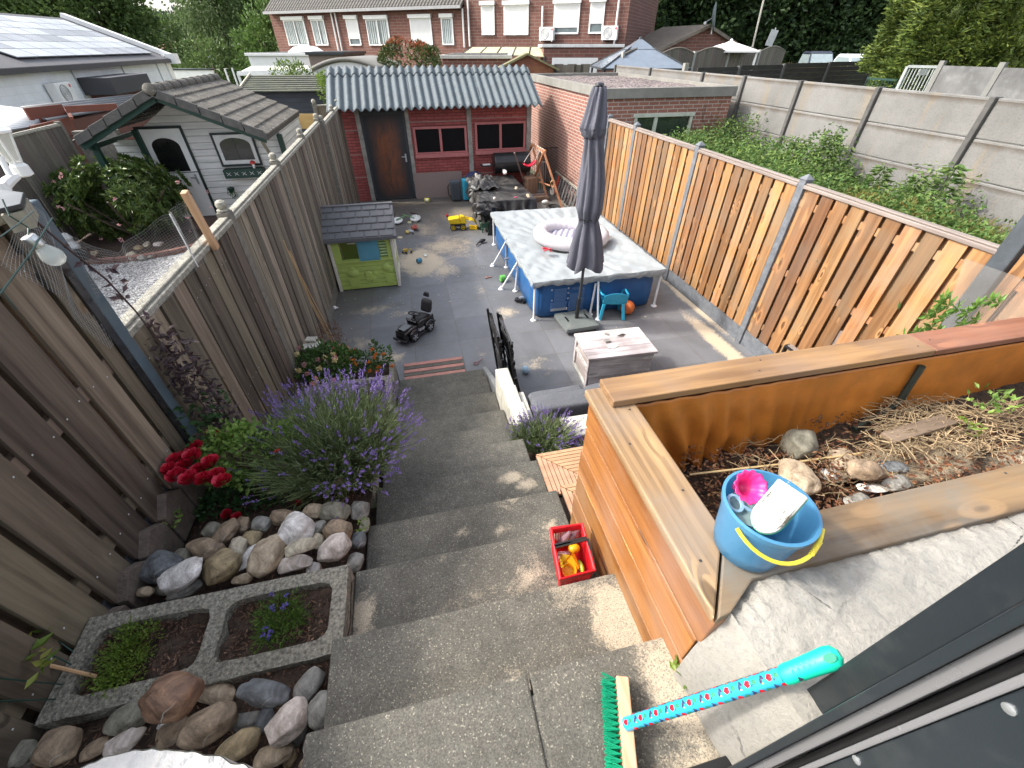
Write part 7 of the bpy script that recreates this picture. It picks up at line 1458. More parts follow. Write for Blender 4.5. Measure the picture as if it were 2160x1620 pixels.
# ---------- neighbour's white hut ----------
mwl=NT('white_logs'); n=mwl.noise(mwl.vm('MULTIPLY',mwl.obj,(1,1,9)),2,5,.6); se=mwl.t.nodes.new('ShaderNodeSeparateXYZ'); mwl.t.links.new(mwl.obj,se.inputs[0]); fz=mwl.ma('FRACT',mwl.ma('DIVIDE',se.outputs[2],.125)); ln_=mwl.ramp(fz,.0,.09,0,1)
mwl.setc(mwl.mix(ln_,(.12,.12,.12),mwl.mix(mwl.ramp(n,.35,.65),(.56,.57,.56),(.72,.72,.71)))); mwl.rough(.7); mwl.bump(mwl.ramp(fz,.0,.14,0,1),.6,.02)
gn=plain('dark_green_paint',(.007,.038,.027),.5,var=.1); mrt=NT('roof_tiles'); n=mrt.noise(mrt.obj,4,6,.65); n2=mrt.noise(mrt.obj,22,6,.75); c=mrt.mix(mrt.ramp(n,.35,.65),(.075,.068,.058),(.16,.145,.12)); c=mrt.mix(mrt.ma('MULTIPLY',mrt.ramp(n2,.58,.66),.8,cl=True),c,(.42,.41,.38)); se_=mrt.t.nodes.new('ShaderNodeSeparateXYZ'); mrt.t.links.new(mrt.isl.outputs['Position'],se_.inputs[0]); c=mrt.mix(mrt.ma('MULTIPLY',mrt.ramp(mrt.ma('ABSOLUTE',mrt.ma('SINE',mrt.ma('MULTIPLY',mrt.ma('SUBTRACT',se_.outputs[1],10.12),math.pi/.14))),0,.35,1,0),.7),c,(.03,.028,.025)); mrt.setc(c); mrt.rough(.9); mrt.bump(n2,.6,.01)  # tile grooves darkened in the colour to bring out ribs lost in shade
t=thing('garden_hut','white timber garden hut with green posts and a mossy tiled roof left of the fence','hut',(-4.0,12,0))
hy=11.25; hb=13.75; rx0,rxm,rx1=-5.78,-4.23,-2.62; ze_=1.74; zr_=2.46; 
b=MB(); b.bb(-5.25,-2.60,hy,hy+.05,0,1.75); b.prism([(-5.25,hy,1.751),(-2.60,hy,1.751),(-4.23,hy,2.36)],(0,.05,0)); b.bb(-2.65,-2.60,hy+.051,hb,0,1.75); b.bb(-5.25,-5.2,hy+.051,hb,0,1.75); b.bb(-5.19,-2.66,hb-.05,hb,0,1.75); b.build('wall',mwl.m,t)
# porch side screen
b=MB(); b.bb(-5.80,-5.26,hy+.0,hy+.04,.3,1.6); b.build('screen_wall',mwl.m,t)
for (x,y,z) in ((-5.72,10.45,1.68),(-5.27,11.18,1.78),(-2.60,11.18,1.62)):
    b=MB(); b.bb(x-.05,x+.05,y-.05,y+.05,0,z); b.build('post',gn,t,bevel=.004)
b=MB(); b.bar((rx0,10.2,ze_-.08),(rxm,10.2,zr_-.08),.04,.12); b.bar((rxm,10.2,zr_-.08),(rx1,10.2,ze_-.08),.04,.12); b.bar((rx0+.05,10.3,ze_-.12),(rx0+.05,13.7,ze_-.12),.05,.08); b.build('bargeboard',gn,t,bevel=.003)
b=MB(); b.bar((-2.8,10.5,1.6),(-2.8,11.2,.9),.05,.05); b.build('strut',M['capwood'],t)
def rtile(side):
    b=MB(); rows=7; xe=rx0 if side<0 else rx1; n=26; y0_,y1_=10.12,13.85 if side>0 else 13.5
    for r_ in range(rows):
        f0,f1=r_/rows,(r_+1)/rows+.035
        def g_(u,v):
            y_=y0_+(y1_-y0_)*u; f_=f0+(f1-f0)*v; x=rxm+(xe-rxm)*f_; z=zr_+(ze_-zr_)*f_; return (x,y_,z+.045-.035*(1-v)+ .022*abs(math.sin(u*(y1_-y0_)*math.pi/.14))+.006)
        b.grid(g_,int((y1_-y0_)/.0175),2)
        b.grid(lambda u,v:(g_(u,1)[0],g_(u,1)[1],g_(u,1)[2]-.035*v),int((y1_-y0_)/.0175),1)
    return b
rtile(1).build('roof_slope',mrt.m,t,smooth=True,angle=40); rtile(-1).build('roof_slope',mrt.m,t,smooth=True,angle=40)
mvt=plain('verge_tile',(.075,.072,.068),.85,var=.3,scale=6,dirt=.3,dirtc=(.2,.19,.16)); b=MB()
for (xe) in (rx0,rx1):
    for r_ in range(5):
        p=V((rxm,10.10,zr_+.03)).lerp(V((xe,10.10,ze_+.03)),r_/5+.01); q=V((rxm,10.10,zr_+.03)).lerp(V((xe,10.10,ze_+.03)),(r_+1)/5-.0); up_=V((0,0,1)); b.prism([p+V((0,0,.05)),q+V((0,0,.065)),q+V((0,0,-.085)),p+V((0,0,-.10))],(0,.05,0))
b.build('verge_tile',mvt,t,bevel=.008)
b=MB(); b.prism([(rx1-.0,10.1,ze_+.06),(rx1+.05,10.1,ze_+.02),(rx1+.04,10.1,ze_-.07),(rx1-.02,10.1,ze_-.05)],(0,3.75,0)); b.build('gutter',mvt,t)
b=MB()
for k in range(9): y_=10.1+k*.42; b.lathe([(.085,0),(.10,.0),(.085,.40),(.075,.41)],(0,0,0),12,MX.Translation((rxm,y_,zr_+.03))@Euler((-math.pi/2,0,0)).to_matrix().to_4x4())
b.ball((rxm,10.13,zr_+.04),(.12,.06,.10),12); b.build('ridge_tile',mrt.m,t,smooth=True)
# door + window
T0=hy-.02
b=MB(); dx0,dx1=Wy(283,270,hy).x,Wy(382,265,hy).x; b.bb(dx0+.05,dx1-.05,T0-.015,T0,0.02,1.78); d_=b.build('door',plain('door_white',(.72,.73,.73),.55,var=.06),t,bevel=.003)
b=MB(); b.bb(dx0,dx0+.045,T0-.03,T0+.0,0,1.83); b.bb(dx1-.045,dx1,T0-.03,T0,0,1.83); b.bb(dx0+.046,dx1-.046,T0-.03,T0,1.785,1.83); b.bb(dx0+.046,dx1-.046,T0-.022,T0-.0155,.96,.975); b.build('door_trim',plain('blk_trim',(.012,.02,.02),.5),t)
def arch(x0_,x1_,z0_,z1_,ra):
    P=[(x0_,z0_),(x1_,z0_),(x1_,z1_-ra)]; 
    for k in range(1,12): a=math.pi*k/12; P.append(((x0_+x1_)/2+(x1_-x0_)/2*math.cos(a),z1_-ra+ra*math.sin(a)))
    P.append((x0_,z1_-ra)); return P
b=MB(); m_=(dx0+dx1)/2; b.prism([(x,T0-.020,z) for (x,z) in arch(m_-.26,m_+.26,.99,1.62,.16)],(0,.004,0)); b.build('pane',plain('dk_pane',(.01,.011,.012),.12,spec=.8),d_)
b=MB(); b.tube([(dx1-.13,T0-.02,.86),(dx1-.13,T0-.05,.86),(dx1-.22,T0-.05,.86)],.010,6); b.bb(dx1-.15,dx1-.11,T0-.022,T0-.0155,.72,.92); b.build('door_handle',M['steel'],d_)
wx0_,wx1_=Wy(442,280,hy).x,Wy(532,280,hy).x; b=MB(); b.bb(wx0_,wx0_+.04,T0-.03,T0,1.04,1.68); b.bb(wx1_-.04,wx1_,T0-.03,T0,1.04,1.68); b.bb(wx0_+.041,wx1_-.041,T0-.03,T0,1.64,1.68); b.bb(wx0_+.041,wx1_-.041,T0-.03,T0,1.04,1.08); w_=b.build('window',plain('blk_trim2',(.012,.02,.02),.5),t)
b=MB(); b.bb(wx0_+.041,wx1_-.041,T0-.02,T0-.001,1.081,1.639); b.build('frame',plain('win_white',(.66,.67,.67),.5),w_); b=MB(); b.prism([(x,T0-.026,z) for (x,z) in arch(wx0_+.11,wx1_-.11,1.16,1.58,.14)],(0,.005,0)); b.build('pane',plain('dk_pane2',(.012,.013,.014),.12,spec=.8),w_)
b=MB(); b.bb((wx0_+wx1_)/2-.008,(wx0_+wx1_)/2+.008,T0-.028,T0-.0265,1.16,1.57); b.build('glazing_bar',M['black'],w_)
t2=thing('flower_box','green window box with white lattice and a red white toadstool on the hut','window box',(-3.5,11.1,.8)); b=MB(); a=Wy(468,350,11.08).x; c_=Wy(553,347,11.08).x; b.bb(a,c_,11.0,11.2,.84,1.01); b.build('box',gn,t2,bevel=.004)
b=MB(); 
for k in range(5): xx=a+.10+k*.155; b.bar((xx-.04,10.995,.90),(xx+.04,10.995,.96),.006,.004,V((0,1,0))); b.bar((xx+.04,10.995,.90),(xx-.04,10.995,.96),.006,.004,V((0,1,0)))
b.build('lattice',M['white'],t2); b=MB(); b.lathe([(.02,0),(.035,.1),(0,.1)],(c_-.18,11.08,1.0),10); b.build('toadstool_stem',M['white'],t2); b=MB(); b.lathe([(.06,.1),(.05,.14),(.0,.17)],(c_-.18,11.08,1.0),12); b.build('toadstool_cap',plain('ts_red',(.5,.04,.03),.5),t2,smooth=True)
t2=thing('hanging_basket','small hanging plant basket on the white hut wall','hanging plant',(-3.9,11.05,.4)); p=Wy(487,398,11.0); b=MB(); b.lathe([(.0,-.07),(.05,-.06),(.08,.02)],tuple(p),12); b.build('basket',gn,t2); 
L=[(p+V((rnd.gauss(0,.05),rnd.gauss(0,.04),rnd.uniform(-.16,.04))),V((rnd.gauss(0,.5),rnd.gauss(0,.5),-1)),.07,.012) for k in range(130)]; leaves('foliage',L,G_['rosedark'],t2); b=MB(); 
for dx in (-.07,.07): b.tube([p+V((dx,0,0)),Wy(460,348,11.1)],.003,3)
b.build('chain',M['steel'],t2)
# rhododendron
t=thing('rhododendron','large rhododendron bush with pale flowers around the green hut post','bush',(-5.6,9.9,0)); L=[]
rm=leafm('rhodo_leaf',[(.035,.075,.018),(.08,.13,.03),(.15,.20,.045)],.35,.12); 
for i in range(900):
    u=rv(); k=rnd.uniform(.6,1.0); c=V((-5.72,10.35,.70))+V((u.x*1.18,u.y*.95,u.z*.78))*k*(1+.18*NZ.noise(u*2.2))
    if c.z<.03 : continue
    if c.y>11.1: continue
    if c.y<10.4 and abs(c.x+5.68)<.17: continue
    if c.x>-4.75 and c.y>10.9: continue
    out=(c-V((-5.55,10.05,.5))).normalized()
    for j in range(13):
        a=2*math.pi*j/11; o1=out.orthogonal().normalized(); o2=out.cross(o1); d=o1*math.cos(a)+o2*math.sin(a)+out*rnd.uniform(.1,.6); L.append((c,d,rnd.uniform(.09,.15),.046))
leaves('foliage',L,rm,t); b=MB()
for k in range(8): u=rv(); b.tube([(-5.55,10.05,0),(-5.55+u.x*.5,10.05+u.y*.4,.4),(-5.55+u.x*1.1,10.05+u.y*.8,.9)],.02,5)
b.build('trunk',plain('rh_trunk',(.08,.06,.04),.9),t)
L=[]
for k in range(26):
    u=rv(); 
    if u.y>0.2: continue
    c=V((-5.3,10.0,.75))+V((u.x*1.3,u.y*.98,u.z*.75)); 
    for j in range(10): L.append((c+rv()*.02,rv(),.03,.022))
leaves('flowers',L,FM[0],t)
b=MB(); b.bb(-7.1,-4.2,8.9,9.05,.0,.10)
for k in range(22): a=R(-160+k*7.5); p=V((-5.5+1.75*math.cos(a),10.2+1.45*math.sin(a),.04)); b.box(p,(.2,.1,.09),a+math.pi/2)
b2=MB()
for k in range(24): a=R(-165+k*7.2); p=V((-5.5+1.7*math.cos(a),10.25+1.45*math.sin(a),.04)); b2.box(p,(.2,.1,.09),a+math.pi/2)
tag(b2.build('brick_edging',brickm('edge_brick',(.2,.09,.07),(.16,.08,.06),(.2,.16,.14)),bevel=.008),'curved red brick edging around the rhododendron bed','edging',kind=None)
b=MB(); b.grid(lambda u,v:(-5.5+1.65*v*math.cos(u*2*math.pi),10.25+1.4*v*math.sin(u*2*math.pi),.006+.05*(1-v)),30,5); tag(b.build('flower_bed_soil',M['soil']),kind='structure')
b=MB(); b.bb(-5.2,-2.4,10.3,11.25,.004,.05); tag(b.build('hut_terrace',brickm('terr',(.16,.10,.08),(.13,.08,.07),(.12,.1,.08))),kind='structure')
for (x,y,w_,h_,mt2,lb) in [(292,524,16,7,'ochre','small ochre stone in the gravel garden'),(310,517,14,7,'cream','pale yellow stone beside the ochre one in the gravel'),(278,540,20,9,'cream','flat cream stone in the gravel garden'),(335,517,18,9,'pink','pinkish stone at the right of the gravel stones'),(300,545,18,8,'grey','grey stone at the near side of the gravel stones'),(320,540,16,8,'grey','light grey stone in the middle of the gravel stones')]: rock(x,y,w_,h_,0,.03,mt2,lb,'small stones lying on the grey gravel',0,.5)
t=thing('garden_figure','small white garden figures behind the wire netting','garden figure',tuple(Wz(157,530))); b=MB(); p=Wz(160,530,.0); b.lathe([(.10,0),(.12,.1),(.07,.2),(.09,.26),(.05,.34),(0,.36)],tuple(p),12); b.build('figure',M['white'],t,smooth=True); b=MB(); p=Wz(178,555); b.box(p+V((0,0,.12)),(.3,.2,.24),.3); b.build('pot',M['rubber'],t,bevel=.02)
rock(192,540,16,14,0,.08,'tan','round tan ball shaped stone behind the wire netting')
# fence behind the neighbour's garden (left)
t=thing('wooden_fence','grey brown board fence behind the rhododendron at far left','fence',(-7.2,9,0))
mgf=wood('neigh_fence',(.17,.145,.12),(.09,.075,.06),'Z',.3,.3,.75)
vfence(t,-6.75,[4.5,6.3,8.1,9.9,11.6],.03,1.87,mgf,True,M['lpost'],side=1,capmat=M['lichen'],pitch=.16,bw=.15,ball=False,pitchback=False)
b=MB(); b.bb(-6.7,-5.9,11.75,11.9,0,1.72); tag(b.build('timber_shed_wall',plain('grey_boards',(.20,.185,.16),.85,var=.4,scale=10,dirt=.5,dirtc=(.4,.37,.3))),'grey weathered timber roof and wall behind the left end of the hut','shed')
BR=-YAW   # background things face the yard
def bgbox(b,px,D,w_,d,z0,z1,py=96,dx=0):
    p=Wd(px,py,D); T=MX.Translation((p.x,p.y,0))@MX.Rotation(BR,4,'Z'); return b.bb(-w_/2+dx,w_/2+dx,0,d,z0,z1,T)
# ---------- white building with solar panels ----------
t=thing('white_building','long white painted building with a solar panel roof at the far left','building',(-14,26,0))
bx=-10.7; by0,by1,bz=10.5,28.7,2.52
mwp=brickm('white_brick',(.80,.82,.83),(.76,.78,.79),(.70,.72,.73),.4,.2,.008,.8,.08,.4)
b=MB(); b.bb(bx-.2,bx,by0,by1,0,bz); b.bb(bx-11,bx-.201,by1-.2,by1,0,bz); b.bb(bx-11,bx-.201,by0,by0+.2,0,bz); b.build('wall',mwp,t)
b=MB(); b.bb(bx-.02,bx+.06,by1-.35,by1+.1,0,bz+.25); b.build('end_pier',M['white'],t)
b=MB(); 
for y_ in (20.5,24,27.3): b.bb(bx+.001,bx+.03,y_,y_+.06,0,bz)
build_each(b,'downpipe',plain('pipe_grey',(.35,.37,.38),.6),t)
rd=Wx(133,35,0) if False else None
xr=bx-6.3; zr2=Wy(133,38,by1).z; rX=Wy(133,38,by1).x
mroof=plain('grey_roofing',(.10,.10,.105),.85,var=.2,scale=2); b=MB(); b.hexa([(bx+.25,by0,bz+.0),(bx+.25,by1,bz+.0),(rX,by1,zr2-.12),(rX,by0,zr2-.12),(bx+.25,by0,bz+.1),(bx+.25,by1,bz+.1),(rX,by1,zr2),(rX,by0,zr2)]); b.bb(rX-8,rX,by0,by1,zr2-.3,zr2-.12); b.build('roof',mroof,t)
b=MB(); b.bar((bx+.3,by1+.05,bz+.18),(rX,by1+.05,zr2+.10),.35,.16,V((0,0,1))); b.bb(bx+.1,bx+.5,by1-.3,by1+.25,bz-.1,bz+.28); b.build('parapet',M['white'],t)
b=MB(); b.bb(bx+.18,bx+.30,by0,by1,bz-.05,bz+.09); b.build('gutter',plain('gut',(.05,.05,.055),.5),t)
b=MB(); b.prism([(bx-.1,by1-.1,bz),(rX,by1-.1,zr2-.12),(rX,by1-.1,bz)],(0,.08,0)); b.build('gable',M['white'],t)
def onroof(px,py):
    n=(V((0,1,0))).cross(V((rX-bx-.25,0,zr2-bz-.1))).normalized(); p0=V((bx+.25,0,bz+.15)); d=ray(px,py); tt=(p0-C0).dot(n)/d.dot(n); return C0+d*tt
mpv=plain('solar_panel',(.11,.115,.125),.3,var=.15,scale=.7,spec=.9,metal=0); mpv.node_tree.nodes['Principled BSDF'].inputs['Coat Weight'].default_value=.0
mpv2=plain('solar_panel_sky_sheen',(.18,.19,.20),.22,var=.15,scale=.7,spec=1.0)  # paler base colour stands in for sky reflected in the panels
Pq=[onroof(340,117),onroof(83,133),onroof(-15,104),onroof(-200,60)]; 
i0=0
yA_,yB_=onroof(335,118).y,onroof(83,132).y
nx,ny=6,int((yA_-yB_+10)/1.02)
xs0,xs1=bx-.1,rX+.45
for i in range(nx):
    for j in range(ny):
        fa,fb=i/nx+.004,(i+1)/nx-.004; ya_=yA_-1.03*(j+1)+.02-0*i; yb_=ya_+1.0
        x0_,x1_=xs0+(xs1-xs0)*fa,xs0+(xs1-xs0)*fb; z0_=bz+.17+(zr2-bz-.1)*((bx+.25-x0_)/(bx+.25-rX)); z1_=bz+.17+(zr2-bz-.1)*((bx+.25-x1_)/(bx+.25-rX))
        if ya_<by0+1: continue
        if i<3 and ya_<yB_-.5+ i*0: continue
        b=MB(); b.add([(x0_,ya_,z0_),(x0_,yb_,z0_),(x1_,yb_,z1_),(x1_,ya_,z1_)],[(0,1,2,3)]); b.build('solar_panel',mpv2 if (i+j//4)%3 else mpv,t,solid=.03)
# AC + dark canopy with red brick on the wall
def acunit(c,rz,label,s_=1,name='air_conditioner'):
    t=thing(name,label,'air conditioner',c,rz); b=MB(); b.bb(-.40*s_,.40*s_,-.15,.15,0,.56*s_); b.build('casing',M['white'],t,local=True,bevel=.02)
    b=MB(); torus(b,(-.08*s_,-.155,.28*s_),.22*s_,.012,Euler((math.pi/2,0,0)).to_matrix().to_4x4()); 
    for k in range(4): torus(b,(-.08*s_,-.155,.28*s_),(.04+.045*k)*s_,.006,Euler((math.pi/2,0,0)).to_matrix().to_4x4(),20,4)
    b.build('fan_grille',plain('grille_grey',(.22,.22,.23),.5),t,local=True); b=MB(); b.bb(.28*s_,.36*s_,-.155,-.151,.42*s_,.50*s_); b.build('badge',plain('badge_red',(.6,.03,.03),.5),t,local=True); b=MB(); b.bb(-.35*s_,-.30*s_,-.14,.15,-.05,-.001); b.bb(.30*s_,.35*s_,-.14,.15,-.05,-.001); b.build('bracket',M['steel'],t,local=True)
p=Wx(130,195,bx+.2); acunit((p.x,p.y,p.z-.3),math.pi/2,'white air conditioner unit on the long white building wall')
t=thing('porch_canopy','dark canopy over a red brick bay on the long white building','canopy',(bx+.5,20,0)); A=Wx(215,190,bx+.6); B_=Wx(298,180,bx+.6); b=MB(); b.bb(bx+.01,bx+1.0,A.y,B_.y,A.z-.15,A.z+.35); b.build('roof',plain('canopy_dark',(.05,.05,.055),.7),t,bevel=.02); b=MB(); b.bb(bx+.01,bx+.7,A.y+.3,B_.y-.3,0,A.z-.151); b.build('bay_wall',brickm('bay_brick',(.20,.05,.04),(.16,.04,.035),(.2,.15,.13)),t); b=MB(); b.bb(bx+.69,bx+.71,(A.y+B_.y)/2-.2,(A.y+B_.y)/2+.6,.3,A.z-.25); b.build('window',M['black'],t)
# neighbours' corrugated roofs at left
def corr(name,label,P,mat,pitch,amp,along):
    P=[V(p) for p in P]; b=MB(); n=60
    L1=(P[1]-P[0]).length; k=max(20,int(L1/pitch*8)); b.grid(lambda u,v: tuple(P[0].lerp(P[1],u).lerp(P[3].lerp(P[2],u),v)+V((0,0,amp*math.cos(u*L1/pitch*2*math.pi)))),k,2)
    t=thing(name,label,'shed roof',tuple(P[0])); b.build('roof_sheet',mat,t,smooth=True,angle=180,solid=.01); b=MB(); c=sum(P,V())/4; b.hexa([V((p.x,p.y,0)).lerp(V((c.x,c.y,0)),.06) for p in P]+[p.lerp(c,.06)-V((0,0,.06)) for p in P]); b.build('wall',plain('shed_wall_brown',(.12,.05,.035),.8),t)
zc_=2.0
corr('corrugated_shed','low shed with a dark grey corrugated roof in front of the white building',[Wz(45,228,2.05),Wz(100,255,1.9),Wz(270,225,1.9),Wz(298,200,2.1)],plain('corr_grey',(.13,.135,.14),.6,var=.2),.25,.03,0)
corr('corrugated_shed','low shed with a shiny white striped corrugated roof at the left edge',[Wz(0,226,2.0),Wz(-10,283,1.85),Wz(72,270,1.85),Wz(98,238,1.95)],plain('corr_white',(.30,.31,.32),.35,var=.1),.3,.035,0)
t=thing('timber_screen','reddish brown timber screen and beam between the corrugated roofs and the hut','screen',tuple(Wz(100,270,1.9))); b=MB(); b.bar(Wz(62,250,1.95),Wz(140,240,1.95),.04,.35); b.bar(Wz(75,285,1.75),Wz(160,262,1.75),.04,.3); b.bar(Wz(138,231,2.05),Wz(248,225,2.05),.05,.12); b.bar(Wz(140,232,2.0),Wz(152,250,1.9),.06,.06); b.build('board',plain('red_brown_board',(.16,.05,.03),.7,var=.2),t)
# ---------- row of brick houses ----------
hb_=brickm('house_brick',(.19,.08,.058),(.15,.062,.046),(.22,.16,.135),.5,.14,.014,.9,.12,.3)
hb2=brickm('house_brick_b',(.155,.065,.05),(.125,.052,.04),(.19,.14,.115),.5,.14,.014,.9,.12,.3)
tm=NT('house_tiles'); wv=tm.n('ShaderNodeTexWave',{'Vector':tm.obj,'Scale':1.4,'Distortion':.6,'Detail':1.0},out=1,bands_direction='X'); n=tm.noise(tm.obj,1.5,6,.7); sz=tm.t.nodes.new('ShaderNodeSeparateXYZ'); tm.t.links.new(tm.obj,sz.inputs[0]); fz=tm.ramp(tm.ma('FRACT',tm.ma('MULTIPLY',sz.outputs[2],5.0)),0,.2); tm.setc(tm.mix(tm.ma('MULTIPLY',tm.ma('MULTIPLY',wv,fz),tm.ramp(n,.2,.8,.6,1)),(.035,.033,.03),(.15,.14,.12))); tm.rough(.9); tm.bump(wv,1,.05)
PL=Wd(567,27,37.5); PR=Wd(977,15,31.6); zE=(PL.z+PR.z)/2
hv=(V((PR.x,PR.y,0))-V((PL.x,PL.y,0))); hang=math.atan2(hv.y,hv.x); hn=V((hv.y,-hv.x,0)).normalized()   # towards us
def inter(px,py,off=0):   # pixel -> point on the facade plane (pushed out by off)
    o=V((PL.x,PL.y,0))+hn*off; d=ray(px,py); tt=(o-C0).dot(hn)/d.dot(hn); return C0+d*tt
def loc(p):   # world -> house local (x along facade, y into the house)
    q=MX.Rotation(-hang,4,'Z')@(V(p)-V((PL.x,PL.y,0))); return q
def house(name,label,xa,xb,ze,mat,wins,roof=True):
    t=thing(name,label,'house',(PL.x,PL.y,0),hang)
    W_=sorted([(min(loc(inter(w[0],60)).x,loc(inter(w[1],60)).x),)+w for w in wins])
    b=MB(); b.bb(xa,xb,0,9,0,ze); b.build('wall',mat,t,local=True)
    for (_,x0,y0,x1,y1,kind) in [(0,)+(w[0],w[1],w[2],w[3],w[4]) for w in wins]:
        A=loc(inter(x0,y0)); B_=loc(inter(x1,y0)); C_=loc(inter((x0+x1)/2,y1)); xl,xr,zt2,zb2=A.x,B_.x,(A.z+B_.z)/2,C_.z
        # width measured at mid height; edges lean in the photo only through perspective
        b=MB(); f_=.07
        b.bb(xl,xr,-.06,.0,zt2-f_,zt2) ; b.bb(xl,xr,-.08,.0,zb2,zb2+f_); b.bb(xl,xl+f_,-.06,0,zb2+f_,zt2-f_); b.bb(xr-f_,xr,-.06,0,zb2+f_,zt2-f_); b.bb(xl-.05,xr+.05,-.17,-.001,zt2-.0,zt2+.17)
        w_=b.build('window',M['white'],t,local=True)
        def ch(bb_,nm,mt): o=bb_.build(nm,mt,w_,local=True); return o
        zs=zb2+f_ if kind>0 else zt2-f_
        if kind>0:
            zs=zb2+f_+(zt2-zb2-2*f_)*(1-kind); b=MB(); n=int((zt2-f_-zs)/.07)
            b.bb(xl+f_,xr-f_,-.05,-.02,zs,zt2-f_); ch(b,'roller_shutter',plain('shutter_white',(.58,.58,.57),.5,var=.04) )
        if kind<1:
            b=MB(); b.bb(xl+f_,xr-f_,-.02,-.005,zb2+f_,zs); ch(b,'pane',plain('house_pane',(.10,.13,.14),.1,spec=.9,var=.3,scale=3))
            if kind==0:
                b=MB(); m_=(xl+xr)/2
                if xr-xl>.9: b.bb(m_-.04,m_+.04,-.055,-.021,zb2+f_,zs)
                ch(b,'mullion',M['white']) if b.v else None
                b=MB(); cw=.11; x=xl+f_+.02
                while x<xr-f_-.05:
                    if not (kind==0 and abs(x-(xl+xr)/2)<.12 and xr-xl>.9): b.bb(x,x+cw*.7,-.0245,-.0205,zb2+f_+.03,zs-.03)
                    x+=cw*rnd.uniform(1.0,1.5)
                ch(b,'curtain',plain('curtain_grey',(.42,.46,.45),.7,var=.2))
    if roof:
        b=MB(); b.hexa([(xa-.02,-.35,ze-.05),(xb+.02,-.35,ze-.05),(xb+.02,4.5,ze+3.4),(xa-.02,4.5,ze+3.4),(xa-.02,-.35,ze+.1),(xb+.02,-.35,ze+.1),(xb+.02,4.5,ze+3.6),(xa-.02,4.5,ze+3.6)]); b.hexa([(xa-.02,4.5,ze+3.4),(xb+.02,4.5,ze+3.4),(xb+.02,9.3,ze),(xa-.02,9.3,ze),(xa-.02,4.5,ze+3.6),(xb+.02,4.5,ze+3.6),(xb+.02,9.3,ze+.1),(xa-.02,9.3,ze+.1)]); b.build('roof',tm.m,t,local=True)
        b=MB(); b.bb(xa-.02,xb+.02,-.50,-.36,ze-.08,ze+.06); b.build('gutter',plain('h_gut',(.30,.30,.30),.6),t,local=True)
    return t
xA=loc(PL).x; xM=loc(inter(705,60)).x; xN=loc(inter(850,60)).x; xB=loc(inter(981,60)).x; xC=loc(inter(1322,60)).x
h1=house('brick_house','left brick row house with curtained windows behind the white canopy',xA,xM,zE,hb_,[(597,42,641,96,0),(655,41,683,96,0)])
h2=house('brick_house','middle brick row house partly hidden by the red tipped bush',xM+.01,xB,zE,hb_,[(729,40,754,96,.78),(771,40,818,96,0),(864,38,909,96,1),(930,37,955,95,0)])
zR=zE+2.6
h3=house('brick_house','taller right brick house with white roller shutters',xB+.01,xC,zR,hb2,[(1015,11,1043,74,1),(1063,10,1116,74,1),(1170,7,1225,72,.82),(1247,4,1278,71,.70)],roof=True)
def pipe(par,px,y0,y1,nm='downpipe'):
    b=MB(); A=loc(inter(px,y0)); B_=loc(inter(px,y1)); b.tube([(A.x,-.1,A.z),(A.x,-.1,B_.z)],.05,8); b.build(nm,M['white'],par,local=True)
pipe(h1,700,27,112); pipe(h2,708,27,125); pipe(h2,977,18,100); pipe(h3,988,0,98); pipe(h3,1146,13,65); pipe(h3,1307,0,95)
p=inter(1154,68,.2); acunit((p.x,p.y,p.z-.35),hang,'white air conditioner left of the shuttered window on the taller house',1.0); p=inter(1287,66,.2); acunit((p.x,p.y,p.z-.35),hang,'white air conditioner at the right corner of the taller house',1.0)
# extensions in front of the houses
def ebox(name,label,cat,x0,y0,x1,yb,D,dep,mat,zbot=0,top=None,topm=None,over=.1):
    A=Wd(x0,y0,D); B_=Wd(x1,y0,D); z=(A.z+B_.z)/2; w_=(B_-A).length; t=thing(name,label,cat,(A.x,A.y,0),BR); b=MB(); b.bb(0,w_,0,dep,zbot,z); b.build('wall',mat,t,local=True)
    b=MB(); b.bb(-over,w_+over,-over,dep,z+.002,z+.12); b.build('roof_edge',topm or M['white'],t,local=True,bevel=.01)
    b=MB(); b.bb(.1,w_-.1,.1,dep-.1,z+.121,z+.135); b.build('roof_felt',plain('felt',(.06,.06,.06),.9),t,local=True); return t,w_,z
ebox('house_extension','white fascia flat roofed extension left of the brick extension','extension',523,118,655,165,27,4,M['white'])
ebox('house_extension','brown rendered flat roofed extension below the left brick house','extension',650,116,722,170,26,4,plain('render_brown',(.17,.13,.11),.9,var=.2,dirt=.3),topm=M['dark'])
t,w_,z_=ebox('house_extension','low brick garage right of the red tipped bush','garage',933,124,1075,160,21,5,brickm('lowb',(.20,.075,.05),(.16,.06,.045),(.28,.2,.16),.4,.1,.012),topm=plain('edge_l',(.45,.44,.40),.7))
ebox('house_extension','brick ground floor extension with a white roller door under the taller house','extension',1147,100,1312,150,26,4,hb_,topm=plain('edge_w',(.6,.6,.58),.6))
b=MB(); A=Wd(1165,122,25.6); B_=Wd(1262,119,25.6); 
t=thing('garage_door','white roller door below the taller brick house','door',(A.x,A.y,0),BR); b=MB(); L_w=(B_-A).length; b.bb(0,L_w,0,.06,0,A.z); b.build('door_leaf',M['white'],t,local=True)
t=thing('patio_roof','yellowed translucent lean to roof under the taller brick house','patio roof',tuple(Wd(1050,110,27))); b=MB(); P=[Wd(978,112,26),Wd(1150,120,26),Wd(1150,100,29),Wd(996,100,29)]
for k in range(5):
    f0,f1=k/5+.01,(k+1)/5-.01; b.add([P[0].lerp(P[1],f0),P[0].lerp(P[1],f1),P[3].lerp(P[2],f1),P[3].lerp(P[2],f0)],[(0,1,2,3)])
b.build('sheet',plain('yellow_sheet',(.50,.47,.30),.6,var=.25,scale=2,dirt=.4,dirtc=(.3,.3,.12)),t,solid=.03); b=MB()
